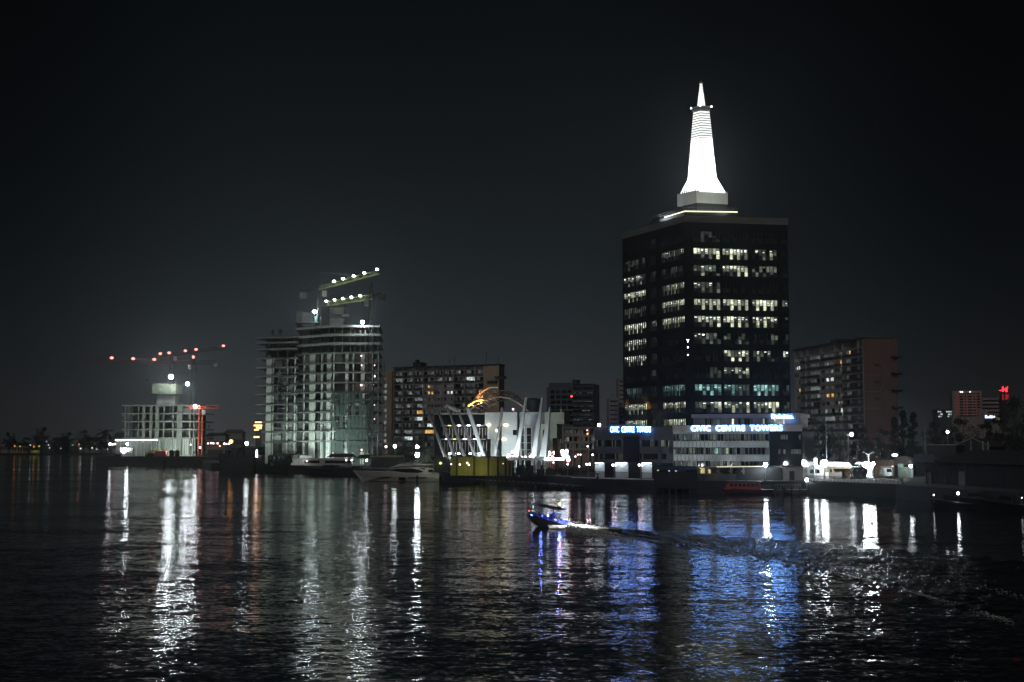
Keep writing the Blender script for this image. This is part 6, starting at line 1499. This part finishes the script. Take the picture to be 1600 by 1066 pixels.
f2 = Fac(1402, 292, 1426, 291); t2 = fthing('pale_green_wall', 'pale green lit yard wall before the arch roofed store', 'wall', f2, GZ); k = MB(); k.box(0, f2.u(1411), 0, .4, 0, f2.z(725) - GZ); k.box(f2.u(1411) + .003, f2.L, .05, .45, 0, f2.z(730) - GZ); k.build('wall_body', mat('pale green wall', (.33, .45, .36), .85, .4, .4), t2); k = MB(); k.box(f2.u(1422), f2.u(1425), -.06, -.003, 0, f2.z(732) - GZ); k.box(f2.u(1414), f2.u(1417), -.06, -.003, f2.z(740) - GZ, f2.z(734) - GZ); k.build('door', M['hull_white'], t2)
t = thing('roof_dome_sign', 'small bright white lit dome on the arch roofed store', 'sign', P(1397, 712.5, 309)); k = MB(); k.ball((0, -.6, .2), .75, 10, 6, (1, .6, .5)); k.build('shell', emi('white lit dome', (.95, .97, 1), 3), t, True); k = MB(); k.box(-.7, .7, -.9, 0, -.35, -.15); k.build('base', M['black'], t)
f = Fac(1430, 300, 1452, 298); t = fthing('tiered_house', 'dark house with two pale yellow roof edges left of the blue grey container', 'house', f, GZ); zf = lambda py: f.z(py) - GZ
k = MB(); k.box(0, f.L, .3, 7, 0, zf(724)); k.box(f.L * .25, f.L, 2, 7, zf(724), zf(718)); k.build('wall', M['darkwall'], t); k = MB(); k.box(-.2, f.L, 0, 7, zf(724) + .01, zf(721.5)); k.box(f.L * .2, f.L, 1.6, 7, zf(718) + .01, zf(716)); k.build('roof', M['greenwall'], t); k = MB(); k.box(f.L * .6, f.L * .85, .2, .295, zf(736), zf(729)); k.build('window', M['pane'], t)
q = P(1436, 730, 293); l = bpy.data.lights.new('yard_lamp', 'SPOT'); l.spot_size = radians(150); l.energy = 120; l.color = (1, .95, .7); l.shadow_soft_size = .2; o = bpy.data.objects.new('yard_lamp', l); COL.objects.link(o); o.location = (q.x, 293, q.z); o.rotation_euler = (radians(110), 0, 0)
rail('low black railing with white base blocks on the right quay', Fac(1258, 268, 1408, 243), 84, 1.0, base=.55, r=.05)
# tall street poles
def street_pole(label, px, top, D, arms, ground=GZ, r=.10, lampkey=None):
    q = P(px, top, D); t = thing('street_pole', label, 'street lamp', (q.x, D, ground)); h = q.z - ground
    k = MB(); k.tube((0, 0, 0), (0, 0, h), r * 1.5, 7, r * .7); k.build('pole', M['pole'], t)
    for dx, dz_ in arms:
        k = MB(); k.tube((0, 0, h - .15), (dx, -.2, h + dz_), r * .55, 5); k.box(dx - .35 if dx < 0 else dx - .1, dx + .1 if dx < 0 else dx + .35, -.3, -.1, h + dz_ - .06, h + dz_ + .08); k.build('arm', M['pole'], t)
    if lampkey:
        k = MB(); k.ball((arms[-1][0], -.3, h + arms[-1][1] - .2), .42, 9, 6); k.build('lamp_head', E[lampkey], t, True)
street_pole('tall unlit street pole with one arm, right of the pale podium wing', 1290.5, 661, 284, [(-1.7, .7)])
street_pole('street pole with one lit lamp before the green lit tree', 1325, 679, 310, [(-.9, .1), (.8, .2)], lampkey='lamp')
street_pole('thin unlit pole left of the double armed pole', 1338.5, 704, 295, [(.3, .1)], r=.06)
street_pole('double armed unlit street pole above the bright white wall', 1357, 710, 283, [(-1.0, .45), (.9, .45)])
street_pole('tall pole with long slanting arm left of the dark warehouse', 1445, 658, 256, [(-1.6, .5)], r=.12)
for px, py, D, key, r, lab, pole in ((1196, 726.3, 266, 'lamp_hot', .42, 'bright lamp over the right end of the yellow strip', True), (1254.5, 728, 281, 'lamp_hot', .62, 'glaring starry lamp at the left corner of the white kiosk', True), (1260.5, 750, 258.5, 'lamp', .34, 'glaring low lamp on the floating dock', True),
                                 (1287.5, 724, 282, 'lamp', .78, 'large white globe lamp beside the wavy white roof', True), (1275, 727, 281, 'lamp', .34, 'white lamp under the right end of the blown out sign', True), (1353.5, 726.5, 281.5, 'lamp_hot', .72, 'biggest floodlight on the bright white wall', True), (1363.8, 725.3, 282, 'lamp_hot', .42, 'starry lamp just right of the bright white wall', True),
                                 (1423, 728.3, 288, 'lamp', .36, 'bluish star lamp at the right end of the pale green wall', True), (1394.5, 729.5, 292, 'pink_dim', .22, 'small warm lamp above the white lorry', True), (1480.5, 675, 330, 'lamp', .34, 'white star lamp high before the gabled house', True), (1395, 696, 0, None, 0, '', False)):
    if key: lamp_post(P(px, py, D), GZ if px != 1260.5 else .95, E[key], lab, r)
# dark right bank
f = Fac(1446, 246, 1610, 212); t = fthing('dark_warehouse', 'long unlit corrugated warehouse along the right bank', 'warehouse', f, GZ); zf = lambda py: P(1500, py, 232).z - GZ
k = MB(); k.box(0, f.L + 8, 0, 16, -.3, zf(724)); k.build('wall', M['darkwall'], t)
k = MB()
for i in range(60): x = (f.L + 8) * i / 60; k.box(x, x + .12, -.08, -.003, -.3, zf(724.4))
k.build('ribs', M['darkwall'], t)
k = MB(); k.prism([(-.5, -.6), (f.L + 8.5, -.6), (f.L + 8.5, 16.6), (-.5, 16.6)], zf(723.9), zf(704), [(5, 7.5), (f.L + 6, 7.5), (f.L + 6, 8.5), (5, 8.5)]); k.build('roof', M['roofing'], t)
k = MB(); k.box(1, 2.2, -.2, -.082, -.2, 2.2); k.box(12, 14.5, -.2, -.082, -.2, 2.6); k.build('door', M['black'], t)
k = MB(); k.box(f.L - 1.5, f.L - .9, -.3, -.085, -.3, zf(718)); k.build('pilaster', M['flatwall'], t)
f = Fac(1448, 243, 1465, 240); t = fthing('blue_grey_container', 'blue grey steel container raised beside the tall slanting arm pole', 'container', f, P(1455, 722, 241).z)
k = MB(); k.box(0, f.L, -3.0, -.8, 0, 1.5); k.build('body', M['tankblue'], t); k = MB()
for i in range(8): x = f.L * (i + .5) / 8; k.box(x - .06, x + .06, -3.08, -3.003, .1, 1.4)
k.build('ribs', M['tankblue'], t)
k = MB(); k.box(.2, f.L - .2, -2.8, -1.0, -1.9, -.003); k.build('support', M['darkwall'], t)
f = Fac(1497, 345, 1546, 338); t = fthing('gabled_house', 'dark house with pale gable edges among the trees at right', 'house', f, GZ); zf = lambda py: f.z(py) - GZ
k = MB(); k.box(0, f.L, 0, 8, 0, zf(697)); k.build('wall', M['darkwall'], t)
k = MB()
for y in (-.5,): k.path([(-.5, y, zf(695)), (f.L * .5, y, zf(684.5)), (f.L + .5, y, zf(697))], .14, 4)
for u_ in (.42, .8, .96): k.box(f.L * u_, f.L * u_ + .35, -.4, -.2, zf(704), zf(688 + 4 * abs(u_ - .5)))
k.build('gable_frame', M['pole'], t)
k = MB(); k.prism([(-.5, -.4), (f.L * .5, -.4), (f.L * .5, 8), (-.5, 8)], zf(697) + .004, zf(696), None); k.add([(-.5, -.3, zf(697)), (f.L * .5, -.3, zf(685)), (f.L + .5, -.3, zf(698)), (-.5, 8, zf(697)), (f.L * .5, 8, zf(685)), (f.L + .5, 8, zf(698))], [(0, 1, 4, 3), (1, 2, 5, 4), (0, 2, 1), (3, 4, 5)]); k.build('roof', M['roofing'], t)
f = Fac(1448, 330, 1494, 326); t = fthing('flat_roof_house', 'dark flat roofed house with thin pale roof edge left of the gabled house', 'house', f, GZ); zf = lambda py: f.z(py) - GZ
k = MB(); k.box(0, f.L, 0, 8, 0, zf(696)); k.build('wall', M['darkwall'], t); k = MB(); k.box(-.3, f.L + .3, -.4, 8.3, zf(695.9), zf(694.3)); k.build('roof', M['flatwall'], t); k = MB(); k.box(2, 3.2, -.06, -.003, 1, 2.4); k.box(5, 6, -.06, -.003, 1, 2.4); k.build('window', M['pane'], t)
for p0, p1, d0, d1, lab, Hs in ((1455, 1520, 205, 200, 'dark open boat moored at the right bank with a star lamp', .9), (1530, 1604, 196, 190, 'dark cabin boat at the right edge of the water', 1.2), (1478, 1560, 214, 208, 'dark long boat moored behind the others at the right bank', 1.1)):
    dark_boat(lab, p0, p1, d0, d1, cabin=Hs > 1, Hb=Hs + .6, Hs=Hs, rails=False, name='moored_boat')
for px, py, D, r, lab in ((1497, 771, 203, .20, 'small white star lamp on the dark open boat at right'), (1459, 773.5, 204, .10, 'tiny lamp at the bow of the dark open boat at right'), (1596.5, 778, 193, .07, 'tiny warm lamp at the right edge over the cabin boat')):
    lamp_post(P(px, py, D), .9, E['lamp' if r > .15 else 'lamp_dim'], lab, r, stick=.03, name='boat_lamp')
# far right town
f = Fac(1490, 960, 1536, 955); t = fthing('striped_hotel', 'distant hotel slab striped with red vertical light strips', 'hotel', f, GZ); zf = lambda py: f.z(py) - GZ
k = MB(); k.box(0, f.L, 0, 18, 0, zf(611)); k.build('wall', M['flatwall'], t)
for px in (1497, 1500.5, 1508.5, 1513, 1522, 1527.5):
    k = MB(); k.box(f.u(px) - .35, f.u(px) + .35, -.4, -.01, zf(650), zf(613)); k.build('light_strip', emi('red light strip', (1, .25, .17), .09, False), t)
k = MB()
for i in range(9): z = zf(615 + 4.3 * i); k.box(f.L * .2, f.L * .95, -.2, -.005, z - .7, z + .3)
k.build('window_row', M['pane'], t)
k = MB()
for px in (1503, 1506, 1518): k.ball((f.u(px), -1, zf(612.5)), .3, 6, 4)
k.build('roof_lamps', E['tube'], t)
k = MB(); k.box(f.L * .86, f.L + 4, -1, 10, 0, zf(640)); k.build('annex', M['flatwall'], t)
f = Fac(1466, 900, 1489, 900); t = fthing('lit_window_block', 'distant dark block with rows of white lit windows left of the striped hotel', 'building', f, GZ); zf = lambda py: f.z(py) - GZ
k = MB(); k.box(0, f.L, 0, 10, 0, zf(641)); k.build('wall', M['darkwall'], t); rnd = random.Random(12)
for py, xs_ in ((643.5, (1466.5, 1470, 1480, 1483, 1486.5)), (647.5, (1470, 1472, 1483, 1486)), (651, (1467, 1470.5, 1482))):
    for px in xs_: k = MB(); x = f.u(px); k.box(x, x + 1.0, -.2, -.01, zf(py) - .4, zf(py) + .4); k.build('window', E['home_white'], t)
k = MB(); k.box(-.5, f.L + .5, -.5, 10.5, zf(641) + .004, zf(640)); k.build('roof', M['roofing'], t)
f = Fac(1536, 980, 1578, 980); t = fthing('dim_office_slab', 'dim wide slab between the striped hotel and the red sign', 'office building', f, GZ); k = MB(); k.box(0, f.L, 0, 10, 0, f.z(622) - GZ); k.build('wall', M['flatwall'], t); k = MB()
for i in range(5): z = f.z(626 + 6 * i) - GZ; k.box(.5, f.L - .5, -.1, -.005, z - .8, z + .4)
k.build('window_row', M['pane'], t)
t = thing('blue_white_sign', 'far blue white lit sign with a small yellow lamp beside it', 'sign', P(1547, 651.5, 900)); k = MB()
rnd = random.Random(2)
for i in range(9): x = -3.4 + .8 * i; k.box(x, x + .55, 0, .3, -.9, rnd.uniform(.2, 1.2))
k.build('letters', emi('blue white far letters', (.6, .7, 1), 3.5), t); k = MB(); k.box(4.2, 7.4, 0, .3, -2.2, -.2); k.build('yellow_panel', emi('yellow far panel', (1, .8, .25), .8), t); k = MB(); k.box(-4, 8, .4, 1, -4.5, -.95); k.build('board', M['darkwall'], t)
t = thing('red_roof_sign', 'glowing red sign and red lit tower top above the black tree at right', 'sign', P(1571, 625, 930))
k = MB(); h = P(1571, 604, 930).z - P(1571, 625, 930).z
k.box(-2.0, -1.1, 0, .4, h * .62, h * .98); k.box(.2, 1.6, 0, .4, h * .60, h * .90); k.box(-1.1, .2, 0, .4, h * .72, h * .80); k.box(-4, -2.0, 0, .4, h * .68, h * .73); k.box(1.6, 2.0, 0, .4, h * .82, h); k.build('sign_face', emi('red sign', (1, .02, .03), 6), t)
k = MB(); k.box(-1.6, -.9, 1, 2, 0, h * .42); k.box(.8, 3, 1, 2, 0, h * .42); k.build('red_strip', emi('red lit tower', (1, .05, .05), .35), t)
k = MB(); k.box(-1.8, 3.2, 2.01, 8, -18, h * .5); k.build('tower', M['darkwall'], t)

# ---------------------------------------------------------------- speedboat with crew
C0 = G(861, 823.5); yaw = atan2(.66, -.75)
boat = thing('speedboat', 'open blue lit speedboat with a flat canopy racing left, throwing white foam', 'boat', (C0.x, C0.y, .12)); boat.rotation_euler = (0, -.14, yaw)
k = MB(); R = []
for i in range(15):
    s = i / 14; x = -3.6 + 7.4 * s; w_ = max(.04, 1.2 * (1 - max(0, (s - .45) / .55) ** 2.4)); zt_ = .78 + .35 * s ** 1.5; kz = -.35 + .75 * max(0, (s - .6) / .4) ** 1.6
    R.append([(x, -w_, zt_), (x, -w_ * .9, .35 + kz * .4), (x, -w_ * .55, -.05 + kz), (x, 0, kz - .08), (x, w_ * .55, -.05 + kz), (x, w_ * .9, .35 + kz * .4), (x, w_, zt_),
              (x, w_ * .86, zt_), (x, w_ * .84, .32 + kz * .4), (x, 0, .28 + max(kz, 0) * .8), (x, -w_ * .84, .32 + kz * .4), (x, -w_ * .86, zt_)])
k.loft(R); k.build('hull', mat('grey hull paint', (.09, .09, .10), .4, .3, 1), boat)
k = MB(); k.hexa([(.1, -.45, .3), (.9, -.4, .3), (.9, .4, .3), (.1, .45, .3), (.25, -.42, 1.35), (.75, -.38, 1.2), (.75, .38, 1.2), (.25, .42, 1.35)]); k.build('console', M['blue'], boat)
k = MB()
for x, y in ((-1.2, -.75), (-1.2, .75), (.9, -.7), (.9, .7)): k.tube((x, y, .7), (x * .95, y, 2.2), .035, 5)
k.path([(-1.14, -.75, 1.85), (-1.14, .75, 1.85)], .03, 4); k.path([(-1.2, -.75, 1.3), (.9, -.7, 1.5)], .025, 4); k.build('canopy_frame', mat('blue toned boat tube', (.35, .42, .6), .4, .1, 1), boat)  # tube colour carries the blue of the deck light
k = MB(); k.box(-1.4, 2.1, -.95, .95, 2.2, 2.28); k.build('canopy', M['hull_dark'], boat)
k = MB(); k.tube((-.9, 0, 2.28), (-1.0, 0, 2.75), .04, 5); k.box(-1.15, -.8, -.2, .2, 2.28, 2.5); k.build('light_mast', M['black'], boat)
for p, r, key, nm in (((-1.0, 0, 2.86), .12, 'pink', 'mast_lamp'), ((3.75, 0, 1.2), .07, 'red', 'bow_lamp'), ((.2, .55, 1.25), .10, 'lamp_dim', 'console_lamp'), ((-3.55, .5, .55), .07, 'lamp_dim', 'stern_lamp')):
    k = MB(); k.ball(p, r, 9, 6); k.build(nm, E[key] if nm != 'mast_lamp' else emi('salmon mast lamp', (1, .34, .10), 40), boat, True)
k = MB()
for y in (-1.0, 1.0): k.tube((-3.0, y * .97, .62), (1.0, y * .97, .70), .03, 4); k.tube((1.0, y * .97, .70), (2.9, y * .6, .9), .03, 4)
k.build('blue_light_strip', emi('blue boat strip light', (.10, .17, 1.0), 22), boat)
for x in (-2.6, -1.5, 1.7):
    k = MB(); k.box(x - .25, x + .25, -.8, .8, .3, .62); k.box(x - .28, x - .2, -.8, .8, .62, .95); k.build('bench', M['blue'], boat)
for y in (-.42, .42):
    k = MB(); k.hexa([(-4.1, y - .2, .55), (-3.62, y - .2, .55), (-3.62, y + .2, .55), (-4.1, y + .2, .55), (-4.2, y - .17, 1.2), (-3.7, y - .17, 1.25), (-3.7, y + .17, 1.25), (-4.2, y + .17, 1.2)]); k.box(-3.95, -3.72, y - .08, y + .08, -.4, .55)
    k.build('outboard_engine', M['black'], boat)
for p, w_, c_ in (((-1.0, 0, 1.9), 150, (.12, .2, 1)), ((1.9, 0, 1.5), 80, (.12, .2, 1))):
    l = bpy.data.lights.new('blue_glow', 'POINT'); l.energy = w_; l.color = c_; l.shadow_soft_size = .1; o = bpy.data.objects.new('blue_glow', l); COL.objects.link(o); o.parent = boat; o.location = p
l = bpy.data.lights.new('stern_light', 'SPOT'); l.spot_size = radians(135); l.spot_blend = .4; l.energy = 3200; l.color = (1, .97, .92); l.shadow_soft_size = .12; o = bpy.data.objects.new('stern_light', l); COL.objects.link(o); o.parent = boat; o.location = (-4.4, .9, 2.9)
def person(label, loc, rot, seated, reach):
    """one skinned body; jacket and hair as children"""
    t = thing('person', label, 'person', loc, rot); z0 = .48 if seated else .88
    V = [(0, 0, z0), (0, 0, z0 + .22), (.01, 0, z0 + .45), (.02, 0, z0 + .58), (.04, 0, z0 + .70), (.05, 0, z0 + .80)]; Rr = [.14, .13, .14, .06, .10, .085]; Ed = [(i, i + 1) for i in range(5)]
    def chain(start, pts, rad):
        p = start
        for q, r in zip(pts, rad): V.append(q); Rr.append(r); Ed.append((p, len(V) - 1)); p = len(V) - 1
        return p
    for s in (-1, 1):
        el = (.10, s * .26, z0 + .18) if not reach else (.16, s * .27, z0 + .26); ha = (.30, s * .16, z0 + .10) if not reach else (.42, s * .16, z0 + .30)
        h = chain(2, [(.01, s * .19, z0 + .46), el, ha], (.065, .048, .036))
        for j, ln in enumerate((.075, .085, .08, .065)):
            b = Vector(ha) + Vector((.05, (j - 1.5) * .018, .012)); chain(h, [tuple(b), (b.x + ln * .6, b.y, b.z), (b.x + ln, b.y, b.z - .03)], (.010, .009, .008))
        chain(h, [(ha[0] + .02, ha[1] - s * .035, ha[2]), (ha[0] + .06, ha[1] - s * .05, ha[2] - .01)], (.012, .009))
        if seated: chain(0, [(.10, s * .10, z0), (.46, s * .12, z0 + .02), (.44, s * .12, .10), (.58, s * .12, .05)], (.09, .065, .045, .04))
        else: chain(0, [(0, s * .10, z0 - .06), (.05, s * .11, .46), (0, s * .11, .09), (.14, s * .11, .05)], (.09, .065, .045, .04))
    V += [(.155, 0, z0 + .715)]; Rr.append(.016); Ed.append((4, len(V) - 1))
    me = bpy.data.meshes.new('body'); me.from_pydata(V, Ed, []); o = bpy.data.objects.new('body', me); COL.objects.link(o); o.parent = t
    md = o.modifiers.new('skin', 'SKIN'); o.modifiers.new('sub', 'SUBSURF').levels = 1
    for i, r in enumerate(Rr): me.skin_vertices[0].data[i].radius = (r, r)
    me.skin_vertices[0].data[0].use_root = True; me.materials.append(M['skin'])
    k = MB(); k.loft([[(.01 + a * cos(i * pi / 6), b * sin(i * pi / 6), z) for i in range(12)] for z, a, b in ((z0 - .08, .18, .21), (z0 + .2, .165, .19), (z0 + .42, .165, .24), (z0 + .52, .10, .14), (z0 + .56, .075, .08))])
    for s in (-1, 1): k.tube((.01, s * .19, z0 + .47), el if s == 1 else (el[0], -el[1], el[2]), .085, 8, .065); k.tube((el[0], s * abs(el[1]), el[2]), (ha[0] - .03, s * abs(ha[1]), ha[2]), .065, 8, .05)
    k.build('jacket', M['cloth'], t, True)
    k = MB(); k.ball((.03, 0, z0 + .80), .112, 10, 6, (1, .92, .8)); k.build('hair', M['black'], t, True)
    k = MB()
    for s in (-1, 1): k.ball((.135, s * .035, z0 + .745), .013, 6, 4)
    k.build('eyes', M['black'], t, True); k = MB()
    for s in (-1, 1): k.ball((.04, s * .10, z0 + .73), .024, 6, 4, (1, .5, 1.4))
    k.box(.135, .142, -.025, .025, z0 + .665, z0 + .672); k.build('ears_and_mouth', M['skin'], t, True)
    return t
def on_boat(x, y, z): return boat.matrix_basis @ Vector((x, y, z))
bpy.context.view_layer.update()
for (x, y, z), seated, reach, rr, lab in (((-.35, 0, .30), False, True, 0, 'helmsman standing at the speedboat console under the canopy'), ((-1.55, .4, .12), True, False, 0, 'passenger seated behind the helmsman on the speedboat bench'), ((-2.65, -.3, .12), True, False, .3, 'passenger seated at the stern bench of the speedboat'), ((1.65, .2, .14), True, False, 0, 'passenger seated forward in the bow of the speedboat')):
    p = person(lab, on_boat(x, y, z), yaw + rr, seated, reach)
